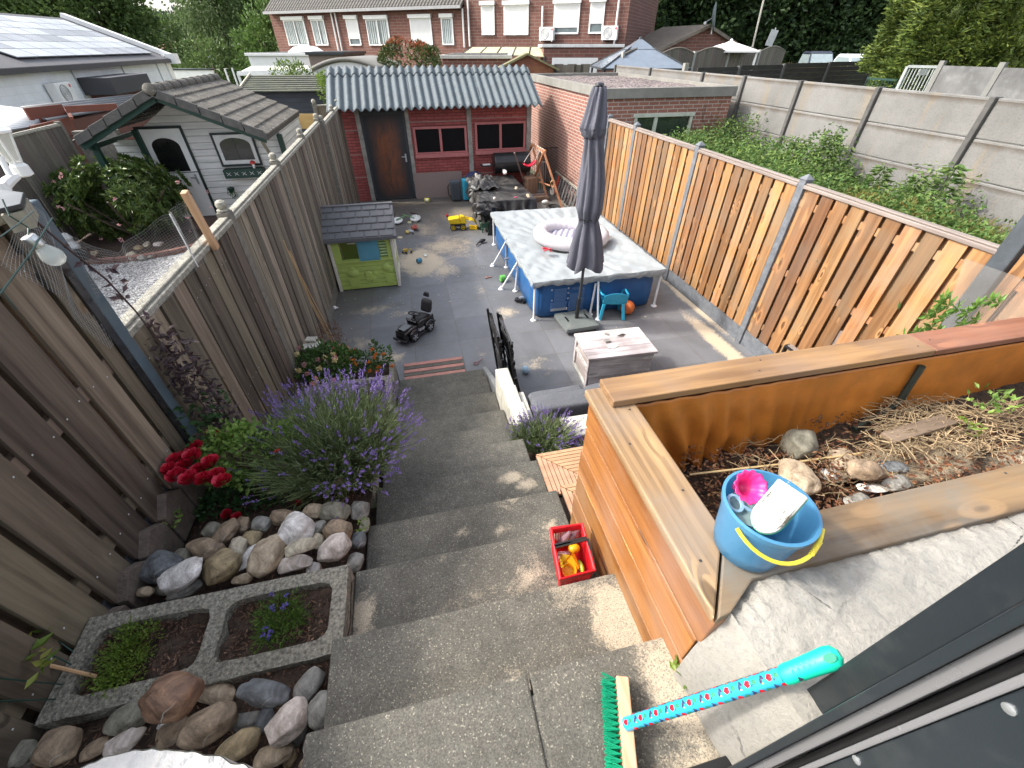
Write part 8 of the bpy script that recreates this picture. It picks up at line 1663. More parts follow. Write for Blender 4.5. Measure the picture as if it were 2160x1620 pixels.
for k in range(6): b.bar(P[0].lerp(P[1],k/5),P[3].lerp(P[2],k/5),.06,.06)
for k in (0,5): q=P[0].lerp(P[1],k/5); b.bar(q,(q.x,q.y,0),.08,.08,V((1,0,0)))
b.build('rafter',M['dark'],t)
t=thing('roof_dome','white dome rooflight on the flat extension roof','rooflight',tuple(Wd(648,112,28))); b=MB(); b.lathe([(.95,0),(.9,.15),(.6,.33),(0,.42)],tuple(Wd(648,116,28.3)),24); b.build('dome',M['white'],t,smooth=True)
# canopy with white posts
t=thing('garden_canopy','cream translucent canopy with white posts below the white extension','canopy',tuple(Wd(580,150,22))); P=[Wd(502,155,20),Wd(655,150,20),Wd(650,140,23),Wd(530,141,23)]; b=MB(); b.add([tuple(p) for p in P],[(0,1,2,3)]); b.build('roof_sheet',plain('cream_sheet',(.62,.62,.54),.6,var=.1),t,solid=.05)
b=MB(); 
for p in (P[0],P[1]): b.bar(p,(p.x,p.y,0),.09,.09,V((1,0,0)))
b.bar(P[0],P[1],.1,.14); b.build('post',M['white'],t)
# curved roof shelter
t=thing('arched_shelter','shelter with a curved grey roof and white arched front behind the red shed','shelter',tuple(Wd(740,150,17))); A=Wd(657,146,17); B_=Wd(800,140,17); 
b=MB(); zt3=Wd(728,133,17).z
def ar(u,v): p=A.lerp(B_,u); base=min(A.z,B_.z); return (p.x+FH.x*v*3.4,p.y+FH.y*v*3.4,base+(zt3-base+.1)*math.sin(math.pi*u)**.9)
b.grid(ar,30,3); b.build('roof',plain('roof_olive',(.20,.19,.165),.6,var=.15),t,smooth=True,angle=180,solid=.1)
b=MB(); pts=[V(ar(u/20,0.04))-V((0,0,.08)) for u in range(21)]; pts2=[V((p.x,p.y,min(A.z,B_.z)-.6)) for p in pts]; b.add(pts+pts2,[(i,i+1,21+i+1,21+i) for i in range(20)]); b.build('front_panel',M['white'],t,solid=.04)
b=MB()
for u in (.03,.97): p=V(ar(u,.05)); b.bar(p-V((0,0,.15)),(p.x,p.y,0),.12,.12,V((1,0,0)))
b.build('post',M['white'],t)
# dark shed with mossy roof
t=thing('garden_shed','dark blue grey boarded shed with a mossy shingle roof left of the red shed','shed',tuple(Wd(615,200,15.3))); 
A=Wd(541,165,15.6); zr_d=Wd(600,159,16.0).z; ze_d=Wd(600,194,14.6).z
T=MX.Translation(V((Wd(615,190,14.8).x,Wd(615,190,14.8).y,0)))@MX.Rotation(BR*.35,4,'Z'); wl=1.42
mdb=wood('dark_boards',(.045,.055,.065),(.03,.036,.045),'X',.2,0,.6); b=MB(); z=0
while z<ze_d-.05: b.bb(-wl+.08,wl-.05,0,.03,z,min(z+.115,ze_d),T); z+=.12
b.bb(-wl+.08,wl-.05,.031,2.2,0,ze_d,T); b.bb(wl-.04,wl+1.2,.3,.33,0,1.95,T); b.build('wall',mdb,t)
msh=NT('mossy_shingle'); n=msh.noise(msh.obj,5,6,.7); n2=msh.noise(msh.obj,30,5,.7); c=msh.mix(msh.ramp(n,.35,.65),(.05,.055,.045),(.09,.095,.06)); c=msh.mix(msh.ma('MULTIPLY',msh.ramp(n2,.62,.7),.7,cl=True),c,(.35,.35,.3)); msh.setc(c); msh.rough(.9); msh.bump(n2,.5,.01)
b=MB()
for r_ in range(8):
    f0,f1=r_/8,(r_+1)/8; y0_,y1_=-.18+1.5*f0,-.18+1.5*f1; z0_,z1_=ze_d+(zr_d-ze_d)*f0,ze_d+(zr_d-ze_d)*f1; b.hexa([T@V(p) for p in [(-wl,y0_,z0_),(wl,y0_,z0_),(wl,y1_,z1_),(-wl,y1_,z1_),(-wl,y0_,z0_+.03),(wl,y0_,z0_+.03),(wl,y1_,z1_+.008),(-wl,y1_,z1_+.008)]])
b.hexa([T@V(p) for p in [(-wl,1.32,zr_d-.02),(wl,1.32,zr_d-.02),(wl,2.6,ze_d),(-wl,2.6,ze_d),(-wl,1.32,zr_d),(wl,1.32,zr_d),(wl,2.6,ze_d+.02),(-wl,2.6,ze_d+.02)]]); b.build('roof',msh.m,t)
b=MB(); b.bar(T@V((wl+.02,-.2,ze_d)),T@V((wl+.02,1.32,zr_d+.02)),.03,.10); b.bar(T@V((-wl-.02,-.2,ze_d)),T@V((-wl-.02,1.32,zr_d+.02)),.03,.10); build_each(b,'bargeboard',plain('barge',(.55,.50,.38),.7),t)
b=MB(); b.bar(Wd(618,256,13.5),Wd(668,256,13.5),.04,.35); b.bar(Wd(610,235,13.6),Wd(626,262,13.4),.06,.06); tag(b.build('timber_board',wood('fresh_board',(.52,.34,.13),(.4,.25,.09),'X',.1,.3)),'yellow brown timber board behind the left fence by the dark shed','board')
t=thing('gate_section','brown board gate section with a ball topped post beside the dark shed','fence',tuple(Wd(680,240,12.9))); p=Wd(668,224,12.6); b=MB(); b.bb(p.x,p.x+.95,p.y,p.y+.03,0,p.z); b.build('panel',M['greywood'],t); b=MB(); b.bb(p.x-.1,p.x,p.y-.05,p.y+.05,0,p.z+.05); b.build('post',M['lpost'],t); b=MB(); b.ball((p.x-.05,p.y,p.z+.1),.055,12); b.build('finial',M['lichen'],t,smooth=True); b=MB(); b.bb(p.x-.0,p.x+.95,p.y-.03,p.y+.06,p.z+.001,p.z+.03); b.build('cap_rail',M['lichen'],t)
# white metal frame thing
t=thing('garden_sign','small white framed panel standing between the hut and the canopy','sign',tuple(Wd(480,150,19))); A=Wd(474,145,19);B_=Wd(489,143,19); b=MB(); b.tube([(A.x,A.y,1.2),A,B_,(B_.x,B_.y,1.2)],.03,6); b.build('frame',M['white'],t)
# photinia
t=thing('photinia_bush','big round topped bush with red tips rising behind the red shed','bush',tuple(Wd(862,150,18.5))); c=Wd(863,128,18.5); c.z=1.9
pm=leafm('photinia_leaf',[(.03,.06,.015),(.06,.09,.02),(.10,.12,.03)],.4,.15); pr_=leafm('photinia_red',[(.30,.06,.03),(.42,.10,.05),(.28,.14,.05)],.4,.25); L=[];L2=[]
w2=(Wd(932,110,18.5)-Wd(794,110,18.5)).length/2; ztp=Wd(860,80,18.5).z
for i in range(5200):
    u=rv(); e=lambda a:math.copysign(abs(a)**.6,a); sc_=rnd.uniform(.82,1.0)
    q=V((e(u.x)*w2*sc_,e(u.y)*w2*.7*sc_,(e(u.z)*.5+.5)))
    top_=ztp-.10+.25*NZ.noise(V((q.x*1.3+c.x,q.y*1.3,0)))-.22*math.exp(-((q.x-.05)/.35)**2)-.25*max(0,-q.x/w2-.5)
    p=V((c.x,c.y,0))+RT*q.x+FH*q.y; p.z=1.0+(top_-.9)*q.z
    near=(q.z>.96); d=rv()+V((0,0,.5 if not near else 1.2)); 
    (L2 if (near and rnd.random()<.7) or (q.z>.80 and rnd.random()<.10) else L).append((p,d,rnd.uniform(.09,.15),.05))
leaves('foliage',L,pm,t); leaves('red_tips',L2,pr_,t); b=MB()
for k in range(6): b.tube([(c.x,c.y,0),(c.x+rnd.uniform(-.5,.5),c.y+rnd.uniform(-.3,.3),1.6),(c.x+rnd.uniform(-1,1),c.y+rnd.uniform(-.4,.4),2.6)],.04,5)
b.build('trunk',plain('ph_trunk',(.1,.08,.05),.9),t)
for (px,py,D,lb,rad) in ((615,152,16.8,'bright green shrub behind the mossy shed roof',(.7,.3,.3)),(692,185,14.5,'pale green foliage between the mossy shed and the corrugated roof',(.22,.2,.35))):
    c=Wd(px,py,D); t=thing('shrub',lb,'shrub',(c.x,c.y,0)); leaves('foliage',clumpleaves(c,rad,40,22,.14,.08,.04,.3,.5),leafm('shrub_l',[(.12,.2,.03),(.2,.28,.05),(.08,.14,.02)],.5,.3),t); b=MB(); b.tube([(c.x,c.y,0),tuple(c)],.03,5); b.build('stem',plain('sst',(.1,.08,.05),.9),t)
# little brown gable hut
t=thing('garden_shed','small reddish timber shed with a mossy gable roof behind the corrugated roof','shed',tuple(Wd(1108,140,19))); p=Wd(1113,116,19); T=MX.Translation((p.x,p.y,0))@MX.Rotation(BR,4,'Z'); e_=Wd(1080,140,19).z; b=MB(); b.bb(-.95,.95,0,2,0,e_,T); b.prism([T@V((-.95,0,e_)),T@V((.95,0,e_)),T@V((0,0,p.z))],tuple((T.to_3x3()@V((0,2,0))))); b.build('wall',wood('hut_red',(.24,.09,.04),(.15,.05,.025),'X',.2,0),t); b=MB()
for s_ in (-1,1): b.bar(T@V((0,1,p.z+.03)),T@V((s_*1.15,1,e_-.10)),2.3,.06,V((0,0,1)))
b.build('roof',plain('moss_roof',(.17,.16,.08),.9,var=.3,scale=6),t)
b=MB(); 
for k in range(6): q=Wd(1165+k*14,136,20.5); b.box((q.x,q.y,q.z/2),(.36,.03,q.z-.02+.05*(k%2)),BR)
tag(b.build('picket_fence',mgf),'low board fence left of the dark gazebo','fence')
# ---------- gazebo ----------
def gazebo(name,label,px,py,D,w_,hr,mat,mfr,tier=True,eave=None):
    ap=Wd(px,py,D); t=thing(name,label,'gazebo',(ap.x,ap.y,0),BR); z=ap.z; b=MB(); e=z-hr
    def pyr(zt4,rt4,ze4,re4,dep=1): 
        q=[(-rt4,-rt4,zt4),(rt4,-rt4,zt4),(rt4,rt4,zt4),(-rt4,rt4,zt4),(-re4,-re4,ze4),(re4,-re4,ze4),(re4,re4,ze4),(-re4,re4,ze4)]; b.add(q,[(0,1,2,3),(0,4,5,1),(1,5,6,2),(2,6,7,3),(3,7,4,0)])
    if tier: pyr(z,.05,z-hr*.35,w_*.32); pyr(z-hr*.30,w_*.25,e,w_)
    else: pyr(z,.05,e,w_)
    b.build('roof',mat,t,local=True); b=MB()
    for sx in (-1,1):
        for sy in (-1,1): b.bar((sx*w_*.94,sy*w_*.94,0),(sx*w_*.94,sy*w_*.94,e),.08,.08,V((1,0,0))); b.bar((sx*w_,sy*w_,e+.02),(sx*w_*.25,sy*w_*.25,z-hr*.28),.05,.04)
    for (a,c) in (((-1,-1),(1,-1)),((1,-1),(1,1)),((1,1),(-1,1)),((-1,1),(-1,-1))): b.bar((a[0]*w_,a[1]*w_,e),(c[0]*w_,c[1]*w_,e),.08,.06)
    b.lathe([(.08,-.03),(.06,.05),(0,.09)],(0,0,z),10); b.build('frame',mfr,t,local=True)
gazebo('gazebo','gazebo with a blue grey translucent hipped roof','gazebo' and 1351,82,22.5,1.75,.95,plain('gaz_glass',(.15,.18,.22),.15,spec=.8,var=.1),M['dark'])
gazebo('party_tent','gazebo with a pink beige fabric roof behind the arched fence',1543,86,27,1.05,.42,plain('beige_cloth',(.68,.58,.53),.8,var=.05),M['wmetal'])
# ---------- gable house with dish ----------
t=thing('brick_outbuilding','brick outbuilding with a tiled gable roof and a satellite dish','outbuilding',tuple(Wd(1470,100,31))); ap=Wd(1493,54,30); le=Wd(1440,106,30); ridge2=Wd(1398,58,34); 
wdt=3.0; T=MX.Translation((ap.x,ap.y,0))@MX.Rotation(math.atan2((ridge2-ap).y,(ridge2-ap).x)-math.pi/2,4,'Z'); Ld=V(((ridge2-ap).x,(ridge2-ap).y)).length; ez=le.z
b=MB(); b.bb(-wdt,wdt,0,Ld,0,ez,T); b.prism([T@V((-wdt,0,ez)),T@V((wdt,0,ez)),T@V((0,0,ap.z-.1))],tuple(T.to_3x3()@V((0,Ld,0)))); b.build('wall',hb_,t)
b=MB(); 
for s_ in (-1,1): b.hexa([T@V(p) for p in [(0,-.2,ap.z-.1),(s_*(wdt+.3),-.2,ez-.2),(s_*(wdt+.3),Ld,ez-.2),(0,Ld,ap.z-.1),(0,-.2,ap.z+.05),(s_*(wdt+.3),-.2,ez-.05),(s_*(wdt+.3),Ld,ez-.05),(0,Ld,ap.z+.05)]])
o=b.build('roof',plain('tiles_brown',(.17,.145,.115),.9,var=.3,scale=2.5,bump=.5,bs=12),t)
t2=thing('satellite_dish','large dark satellite dish on the gable of the brick outbuilding','satellite dish',tuple(ap)); c=Wd(1507,35,29.6); b=MB(); b.lathe([(0,-.12),(.3,-.09),(.52,-.02),(.6,.04)],(0,0,0),28,MX.Translation(c)@Euler((R(80),0,R(55))).to_matrix().to_4x4()); b.build('dish',plain('dish_grey',(.13,.17,.18),.5),t2,smooth=True,solid=.02); b=MB(); b.tube([c,Wd(1500,72,29.6)],.04,6); b.tube([c,Wd(1487,48,29.3)],.025,5); b.ball(tuple(Wd(1487,50,29.3)),.1,8); b.build('mast',M['steel'],t2)
# ---------- arched fence ----------
t=thing('arched_fence','grey arched top board fence running behind the garage roof','fence',tuple(Wd(1480,130,24)))
pp=[(1315,108,21.5),(1393,109,23),(1466,108,24.5),(1538,107,26.2),(1604,104,28),(1658,104,30)]
for (a,c) in zip(pp,pp[1:]):
    A=Wd(*a); B_=Wd(*c); A.z=B_.z=(A.z+B_.z)/2; n=13; b=MB(); dr=(B_-A); dr.z=0; ln=dr.length; an=math.atan2(dr.y,dr.x)
    for k in range(n):
        u=(k+.5)/n; z=A.z-.12+.22*math.sin(math.pi*u); p=A.lerp(B_,u); b.box((p.x,p.y,z/2),(ln/n-.02,.03,z),an)
    b.build('panel',mgf,t); b=MB(); b.box((A.x,A.y,A.z/2),(.12,.12,A.z+.0),an); b.build('post',plain('cpost',(.30,.30,.28),.8),t)
    b=MB(); b.tube([A.lerp(B_,k/10)+V((0,0,-.1+.22*math.sin(math.pi*k/10))) for k in range(11)],.04,5); b.build('arched_rail',mgf,t)
for (px,py,lb) in ((1550,95,'left'),(1615,97,'right')): pass
# black fence
t=thing('black_fence','long dark brown black panel fence behind the concrete wall','fence',tuple(Wd(1650,150,19)))
pp=[(1470,143,17.0),(1560,140,17.8),(1655,134,18.6),(1750,131,19.4),(1845,128,20.2)]; mbf=wood('black_boards',(.045,.042,.04),(.025,.023,.022),'X',.2,0,.8)
for (a,c) in zip(pp,pp[1:]):
    A=Wd(*a); B_=Wd(*c); zt5=(A.z+B_.z)/2; dr=(B_-A); dr.z=0; ln=dr.length; an=math.atan2(dr.y,dr.x); b=MB(); p=A.lerp(B_,.5); z=zt5
    for k in range(14): b.box((p.x,p.y,z-.07),(ln-.1,.03,.135),an); z-=.14
    b.build('panel',mbf,t); b=MB(); b.box((B_.x,B_.y,zt5/2),(.1,.1,zt5+.04),an); b.build('post',plain('bpost',(.10,.10,.10),.8),t)
b=MB(); A=Wd(1448,133,17); b.box((A.x,A.y,A.z/2),(.14,.14,A.z)); tag(b.build('concrete_post',plain('cpost2',(.26,.25,.22),.8)),'single grey concrete post behind the far corner of the garage roof','post')
# sign, pole
t=thing('road_sign','back of a small grey road sign on a slim post','road sign',tuple(Wd(1628,95,31))); A=Wd(1628,80,31); b=MB(); b.box(tuple(A),(.42,.03,.72),BR,rx=.0,ry=R(10)); b.build('panel',plain('sign_grey',(.45,.47,.48),.5,metal=.2),t,bevel=.01); b=MB(); b.tube([(A.x-.12,A.y+.05,0),(A.x+.1,A.y+.05,A.z+.45)],.03,6); b.build('post',M['steel'],t)
b=MB(); A=Wd(1587,100,30); B_=Wd(1612,-5,30); b.tube([(A.x-.3,A.y,0),A,B_],.05,7); tag(b.build('pole',plain('pole_pale',(.4,.38,.33),.7),smooth=True),'slim leaning pale pole in front of the dark wood','pole')
b=MB(); A=Wd(505,92,40); b.tube([(A.x+.6,A.y,0),(A.x+.4,A.y,A.z-.2),A],.05,6); b.box(tuple(A),(.5,.15,.1),BR); tag(b.build('street_lamp',M['wmetal']),'thin street lamp in front of the green trees at left','street lamp')
# ---------- parked cars ----------
def car(label,px,py,D,rz,col,van=0):
    A=Wd(px,py,D); t=thing('parked_car',label,'car',(A.x,A.y,A.z-1.55-van*.25),rz,'cars parked on the road above the fence'); mcar=plain('car_paint',col,.25,var=.03,spec=.6); h_=1.55+van*.25
    def body(u,v): pass
    b=MB(); sec=[(-2.1,.45,.75,.84),(-2.0,.3,.95,.88),(-1.2,.25,1.02,.9),(1.2,.25,1.02,.9),(2.0,.3,.85,.86),(2.12,.45,.68,.8)]
    for (s0,s1) in zip(sec,sec[1:]): b.hexa([(s0[0],-s0[3],s0[1]),(s1[0],-s1[3],s1[1]),(s1[0],s1[3],s1[1]),(s0[0],s0[3],s0[1]),(s0[0],-s0[3],s0[2]),(s1[0],-s1[3],s1[2]),(s1[0],s1[3],s1[2]),(s0[0],s0[3],s0[2])])
    b.build('body',mcar,t,local=True,bevel=.06,merge=True)
    b=MB(); b.hexa([(-1.75,-.72,h_-.14),(.35,-.72,h_-.14),(.35,.72,h_-.14),(-1.75,.72,h_-.14),(-1.6,-.62,h_),(.1,-.62,h_),(.1,.62,h_),(-1.6,.62,h_)]); b.hexa([(-1.95,-.80,.98),(1.05,-.80,.98),(1.05,.80,.98),(-1.95,.80,.98),(-1.76,-.70,h_-.13),(.33,-.70,h_-.13),(.33,.70,h_-.13),(-1.76,.70,h_-.13)]); b.build('cabin',mcar,t,local=True,bevel=.04)
    mgl=plain('car_glass',(.22,.27,.28),.08,spec=1,var=.1); b=MB(); b.add([(1.065,-.72,1.0),(1.065,.72,1.0),(.345,.64,h_-.15),(.345,-.64,h_-.15)],[(0,1,2,3)]); b.build('windscreen',mgl,t,local=True,solid=.01)
    b=MB(); 
    for s_ in (-1,1): b.add([(-1.7,s_*.805,1.0),(.85,s_*.805,1.0),(.25,s_*.71,h_-.18),(-1.6,s_*.71,h_-.18)],[(0,1,2,3)])
    b.add([(-1.965,-.7,1.02),(-1.965,.7,1.02),(-1.775,.62,h_-.18),(-1.775,-.62,h_-.18)],[(0,1,2,3)]); b.build('window',mgl,t,local=True,solid=.01)
    for (x,s_) in ((1.3,1),(1.3,-1),(-1.3,1),(-1.3,-1)): b=MB(); b.tube([(x,s_*.70,.32),(x,s_*.9,.32)],.32,20); b.build('wheel',M['rubber'],t,local=True,bevel=.03)
    for s_ in (-1,1): b=MB(); b.ball((2.05,s_*.6,.68),(.1,.18,.09),10); b.build('headlight',M['white'],t,local=True); b=MB(); b.ball((.75,s_*.95,1.02),(.07,.1,.07),8); b.build('wing_mirror',mcar,t,local=True)
    return t
fc=math.atan2(-FH.y,-FH.x)
car('dark car with a pale windscreen and roof rails parked beyond the black fence',1733,108,37,fc-.25,(.03,.035,.05),1)
car('white car parked right of the dark one beyond the black fence',1813,114,38,fc-.15,(.6,.62,.64))
# gate + dark concrete fence right + grass hedge
t=thing('metal_gate','green metal bar gate with a small sign right of the black fence','gate',tuple(Wd(1920,170,14))); b=MB(); A=Wd(1830,165,16); B_=Wd(1900,160,15); C_=Wd(1915,140,14.6); D_=Wd(1975,150,14.2)
for k in range(12): p=A.lerp(B_,k/11); b.tube([(p.x,p.y,.3),(p.x,p.y,A.z)],.012,5)
b.bar((A.x,A.y,A.z),(B_.x,B_.y,A.z),.05,.05); b.build('fence_bar',gn,t); b=MB()
for k in range(10): p=C_.lerp(D_,k/9); b.tube([(p.x,p.y,.3),(p.x,p.y,C_.z)],.014,5)
b.bar((C_.x,C_.y,C_.z),(D_.x,D_.y,C_.z),.06,.06); b.tube([(C_.x,C_.y,0),(C_.x,C_.y,C_.z)],.045,6); b.tube([(D_.x,D_.y,0),(D_.x,D_.y,C_.z)],.045,6); b.build('gate_leaf',plain('gate_grey',(.35,.38,.37),.5),t); b=MB(); p=C_.lerp(D_,.6); b.box((p.x,p.y-.03,C_.z-.12),(.28,.01,.14),BR); b.build('sign_plate',plain('plate_grey',(.4,.42,.4),.5),t)
t=thing('concrete_fence','dark grey concrete slab fence under the conifers','fence',tuple(Wd(2060,170,13))); A=Wd(1985,140,13.6); B_=Wd(2260,160,11.0); A.z=B_.z=2.75; dr=(B_-A); dr.z=0; an=math.atan2(dr.y,dr.x); ln=dr.length; n=2; mdc=plain('dark_slab',(.13,.13,.13),.9,var=.4,scale=2,bump=.4,dirt=.4,dirtc=(.25,.25,.25))
for k in range(n):
    p=A.lerp(B_,(k+.5)/n); b=MB(); b.box((p.x,p.y,2.70/2),(ln/n-.12,.05,2.70),an); b.build('panel',mdc,t); p=A.lerp(B_,k/n); b=MB(); b.box((p.x,p.y,2.8/2),(.12,.1,2.8),an); b.build('post',plain('fp',(.17,.17,.16),.9),t)
# ---------- trees ----------
def crown(t,c,rad,ncl,nlf,cr,ls,mat,seed=0,shell=.55,flat=.8,droop=0):
    r=random.Random(seed); L=[]
    for i in range(ncl):
        u=rv(); k=rnd.uniform(shell,1.0)*(1+.25*NZ.noise(u*1.7+V((seed,0,0)))); cc=V(c)+V((u.x*rad[0],u.y*rad[1],u.z*rad[2]))*k
        if cc.z<.3: cc.z=.3
        cs=cr*rnd.uniform(.6,1.3)
        for j in range(nlf):
            a=rv(); p=cc+V((a.x,a.y,a.z*flat))*cs*rnd.uniform(.35,1); L.append((p,a*.7+u*.5+rv()*.5+V((0,0,.2-droop)),ls*rnd.uniform(.7,1.3),ls*.6))
    return leaves('crown',L,mat,t)
def tree(label,px,D,ztop,rad,mat,ncl=300,nlf=26,cr=.9,ls=.42,trunk=True,zc=None,seed=1,name='tree',group=None,droop=0,shell=.55,cat='tree',flat=.8):
    p=Wd(px,96,D); t=thing(name,label,cat,(p.x,p.y,0),0,group); zc=zc if zc is not None else ztop-rad[2]; crown(t,(p.x,p.y,zc),rad,ncl,nlf,cr,ls,mat,seed,shell,flat,droop)
    if trunk:
        b=MB(); b.tube([(p.x,p.y,-.1),(p.x+.1,p.y,zc*.5),(p.x,p.y,zc)],.3,8,True,[.32*rad[0]/4,.22*rad[0]/4,.1*rad[0]/4])
        for k in range(6): u=rv(); s_=V((p.x,p.y,zc*rnd.uniform(.4,.8))); b.tube([s_,s_+V((u.x*rad[0]*.4,u.y*rad[1]*.4,rad[2]*.35)),s_+V((u.x*rad[0]*.8,u.y*rad[1]*.8,rad[2]*.7))],.08,5,True,[.09,.05,.02])
        b.build('trunk',plain('bark',(.10,.08,.06),.9,var=.3,scale=8,bump=.6),t)
    return t
lf1=leafm('leaf_mid',[(.07,.115,.035),(.11,.17,.05),(.16,.23,.07)],.6,.2); lf2=leafm('leaf_fresh',[(.07,.13,.03),(.11,.19,.045),(.16,.24,.07)],.6,.25); lf3=leafm('leaf_far',[(.055,.085,.06),(.07,.105,.07),(.085,.12,.085)],.8,.1); lfd=leafm('leaf_dark',[(.018,.040,.013),(.032,.062,.02),(.05,.09,.028)],.6,.15); lfb=leafm('leaf_birch',[(.09,.15,.05),(.13,.19,.07),(.17,.22,.10)],.6,.3)
G1='trees behind the white building'
tree('large green tree left of the building ridge at the top left corner',-40,52,15,(8,6,7),lf1,420,26,1.2,.5,seed=1,group=G1)
tree('light green tree behind the solar roof near the left edge',70,50,13,(6,5,6),lf2,320,26,1.1,.45,seed=2,group=G1)
tree('dark green tree above the white gable trim',190,52,12.5,(6,5,6),lf1,360,26,1.1,.45,seed=3,group=G1)
tree('broad green tree whose branches hang left of the gap of sky',232,50,11,(3.6,4,5),lf1,300,26,1.0,.42,seed=4,group=G1)
tree('lower dark tree behind the right end of the solar roof',330,75,6.9,(6,5,3.4),lfd if False else lf1,220,24,1.1,.5,seed=41,group=G1)
tree('birch like tree with hanging twigs right of the gap of sky',482,46,12,(2.9,3,5.6),lfb,300,30,.8,.26,seed=5,group='trees left of the brick houses',droop=.9,flat=1.6)
tree('fresh green tree beside the left brick house',555,48,10.5,(4.2,3.5,5),lf2,300,26,.9,.36,seed=6,group='trees left of the brick houses')
tree('darker tree behind the street lamp',530,62,10,(4.6,5,5),lf1,260,26,1.1,.5,seed=7,group='trees left of the brick houses',zc=4.6)
tree('bushy tree low beside the left brick house wall',570,40,5.2,(2.6,2,2.6),lf2,180,24,.6,.28,seed=8,group='trees left of the brick houses',zc=2.6)
tree('rounded bush under the birch like tree',440,40,3.3,(2.8,2,1.9),lf1,160,22,.6,.26,seed=9,group='trees left of the brick houses',zc=1.6)
# far wooded hill
hl_=NT('hill'); n=hl_.noise(hl_.obj,.05,6,.7); hl_.setc(hl_.mix(hl_.ramp(n,.35,.65),(.05,.08,.06),(.08,.11,.08))); hl_.rough(1)
pc2=Wd(370,60,230)
def hillf(u,v): x=(u-.5)*420; y=v*140; h_=11*math.exp(-((x+0)/150)**2)*math.sin(min(1,v*2)*math.pi/2)**.8+2.2*NZ.noise(V((x*.02,y*.03,0))); p=V((pc2.x,pc2.y,0))+RT*x+FH*(y-40); return (p.x,p.y,max(-2,h_-2))
b=MB(); b.grid(hillf,60,20); tag(b.build('hill',hl_.m,smooth=True,angle=180),'distant hill behind the houses',kind='structure')
L=[]
for i in range(1300):
    u,v=rnd.random(),rnd.uniform(.05,.55); p=V(hillf(u,v)); s_=rnd.uniform(2.0,3.6)
    for j in range(24): a=rv(); L.append((p+V((a.x*s_,a.y*s_,a.z*s_*.9+2.4)),a+V((0,0,.3)),rnd.uniform(1.2,2.2),1.1))
tag(leaves('far_wood',L,lf3),'far off hazy wood covering the hill','wood',kind='stuff')
# distant roofs
for (px,py,w_,lb,cl) in ((352,102,7,'tiny distant house with a pale wall at the foot of the hill',(.45,.42,.4)),(375,100,8,'tiny distant house with a red roof right of the pale one',(.30,.12,.09)),(395,104,6,'tiny distant dark roofed house beside the birch like tree',(.15,.13,.12))):
    A=Wd(px,py,110); t=thing('distant_house',lb,'house',(A.x,A.y,0),BR); b=MB(); b.bb(-w_/2,w_/2,0,6,0,2.4); b.build('wall',M['white'],t,local=True); b=MB(); b.prism([(-w_/2-.2,-.3,2.4),(-w_/2-.2,6.3,2.4),(-w_/2-.2,3,4.2)],(w_+.4,0,0)); b.build('roof',plain('droof',(.24,.10,.08),.9),t,local=True)
b=MB(); p=Wd(410,145,30); t=thing('garden_wall','low white wall right of the white building','wall',(p.x,p.y,0),BR); b.bb(-1.3,.9,0,.3,0,2.0); b.build('wall',M['white'],t,local=True); b=MB(); b.bb(-1.35,.95,-.05,.35,2.0,2.07); b.build('coping',M['dark'],t,local=True)
# right dark wood : individually standing trees
G2='dark trees of the wood behind the outbuilding'
names=['first dark tree of the wood from the brick house corner','dark tree behind the brick outbuilding roof','dark tree behind the satellite dish','dark tree behind the slim leaning pole','dark tree behind the road sign','dark tree between the road sign and the parked cars','dark tree behind the dark parked car','dark tree behind the white parked car','last dark tree of the wood beside the yellow green conifer']
for k,nm in enumerate(names):
    px=1345+k*63; D=52+(k%2)*6
    tree(nm,px,D,16,(5.2,4.5,8.4),lfd,560,30,1.15,.52,seed=20+k,group=G2,zc=7.2,shell=.72)
# understorey to close the gaps
L=[]
for i in range(1500):
    px=rnd.uniform(1310,1930); p=Wd(px,96,rnd.uniform(60,66)); z=rnd.uniform(.5,14)
    for j in range(16): L.append((V((p.x,p.y,z))+rv()*1.6,rv(),.8,.6))
tag(leaves('wood_backdrop',L,lfd),'deep undergrowth closing the dark wood','wood',kind='stuff')
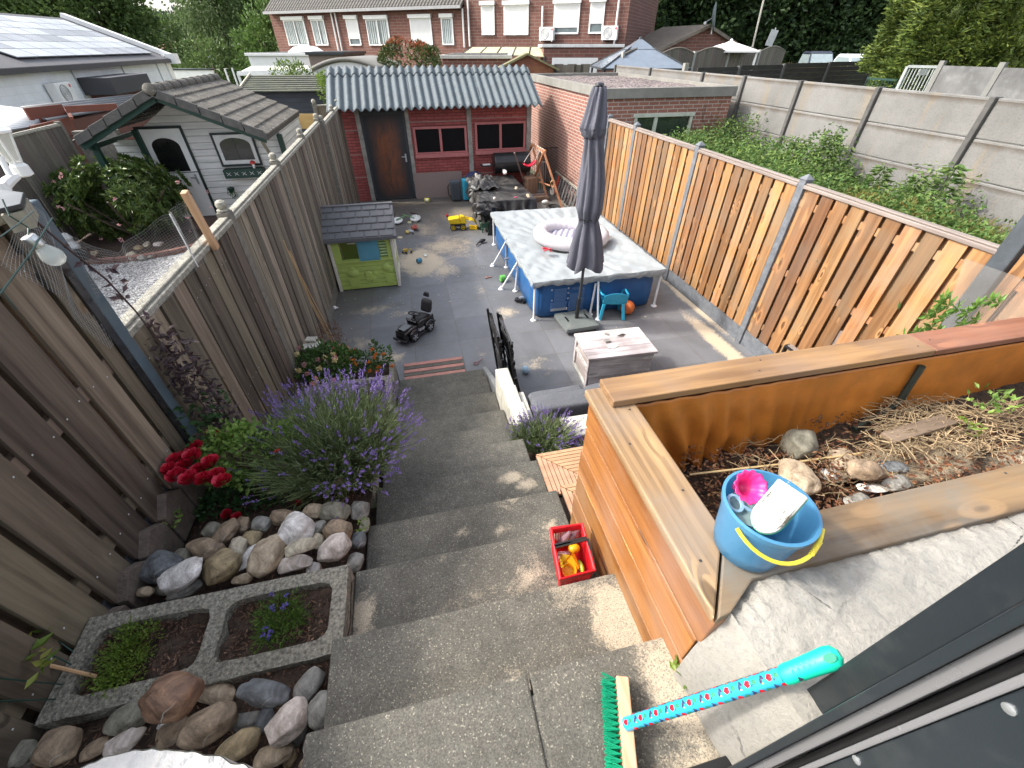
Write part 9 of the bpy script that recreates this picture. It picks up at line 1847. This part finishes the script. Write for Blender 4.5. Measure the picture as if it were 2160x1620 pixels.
# conifers right
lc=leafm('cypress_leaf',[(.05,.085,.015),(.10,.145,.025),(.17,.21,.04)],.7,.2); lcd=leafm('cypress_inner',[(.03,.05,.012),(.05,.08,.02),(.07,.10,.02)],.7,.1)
def conifer(label,px,D,r_,ztop,zb,seed):
    p=Wd(px,96,D); t=thing('conifer',label,'conifer',(p.x,p.y,0),0,'yellow green conifers above the slab fence'); L=[];L2=[]
    for i in range(1500):
        a=rnd.uniform(0,2*math.pi); f_=rnd.random(); z=zb+(ztop-zb)*f_; rr=r_*(1-.35*f_)*rnd.uniform(.72,1.02)*(1+.22*NZ.noise(V((math.cos(a)*2+seed,math.sin(a)*2,z*1.1)))); c=V((p.x+rr*math.cos(a),p.y+rr*math.sin(a),z)); o=V((math.cos(a),math.sin(a),.15+rnd.uniform(-.2,.4)))
        for j in range(16): q=c+o*rnd.uniform(-.05,.34)+rv()*.10; (L if j%5 else L2).append((q,o+rv()*.55,rnd.uniform(.12,.24),.06))
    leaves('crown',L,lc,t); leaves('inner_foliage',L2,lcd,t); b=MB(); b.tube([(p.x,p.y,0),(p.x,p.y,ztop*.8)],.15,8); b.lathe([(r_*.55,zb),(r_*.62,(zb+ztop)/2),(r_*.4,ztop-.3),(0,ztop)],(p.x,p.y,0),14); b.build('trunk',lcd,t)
conifer('left yellow green conifer beside the dark wood',1955,17.5,1.35,5.6,2.35,1); conifer('middle yellow green conifer above the slab fence',2050,15.5,1.7,5.6,2.0,2); conifer('right yellow green conifer at the top right corner',2190,14,1.8,5.6,1.9,3)
L=[]
for i in range(420):
    p=Wd(rnd.uniform(1835,1960),96,rnd.uniform(21,24)); z=rnd.uniform(.3,2.15)
    for j in range(14): L.append((V((p.x,p.y,z))+rv()*.3,rv()+V((0,0,.6)),.16,.07))
t_=leaves('hedge',L,leafm('hedge_l',[(.12,.17,.03),(.18,.24,.04),(.10,.14,.03)],.6,.3)); tag(t_,'yellow green hedge below the left conifer','hedge')
for (x0_,x1_,D,z,lb) in ((1660,1840,34,2.35,'strip of dry grass tufts at the foot of the dark wood'),):
    L=[]
    for i in range(900):
        p=Wd(rnd.uniform(x0_,x1_),96,rnd.uniform(D,D+1.5)); 
        for j in range(4): L.append((V((p.x,p.y,rnd.uniform(.8,z-.45)))+rv()*.1,rv()*.5+V((0,0,1)),.35,.05))
    tag(leaves('roadside_grass',L,ly),lb,'grass',kind='stuff')
for o in S.collection.objects:
    if o.name.startswith('pebble_scrap'): o['kind']='stuff'; del o['category']
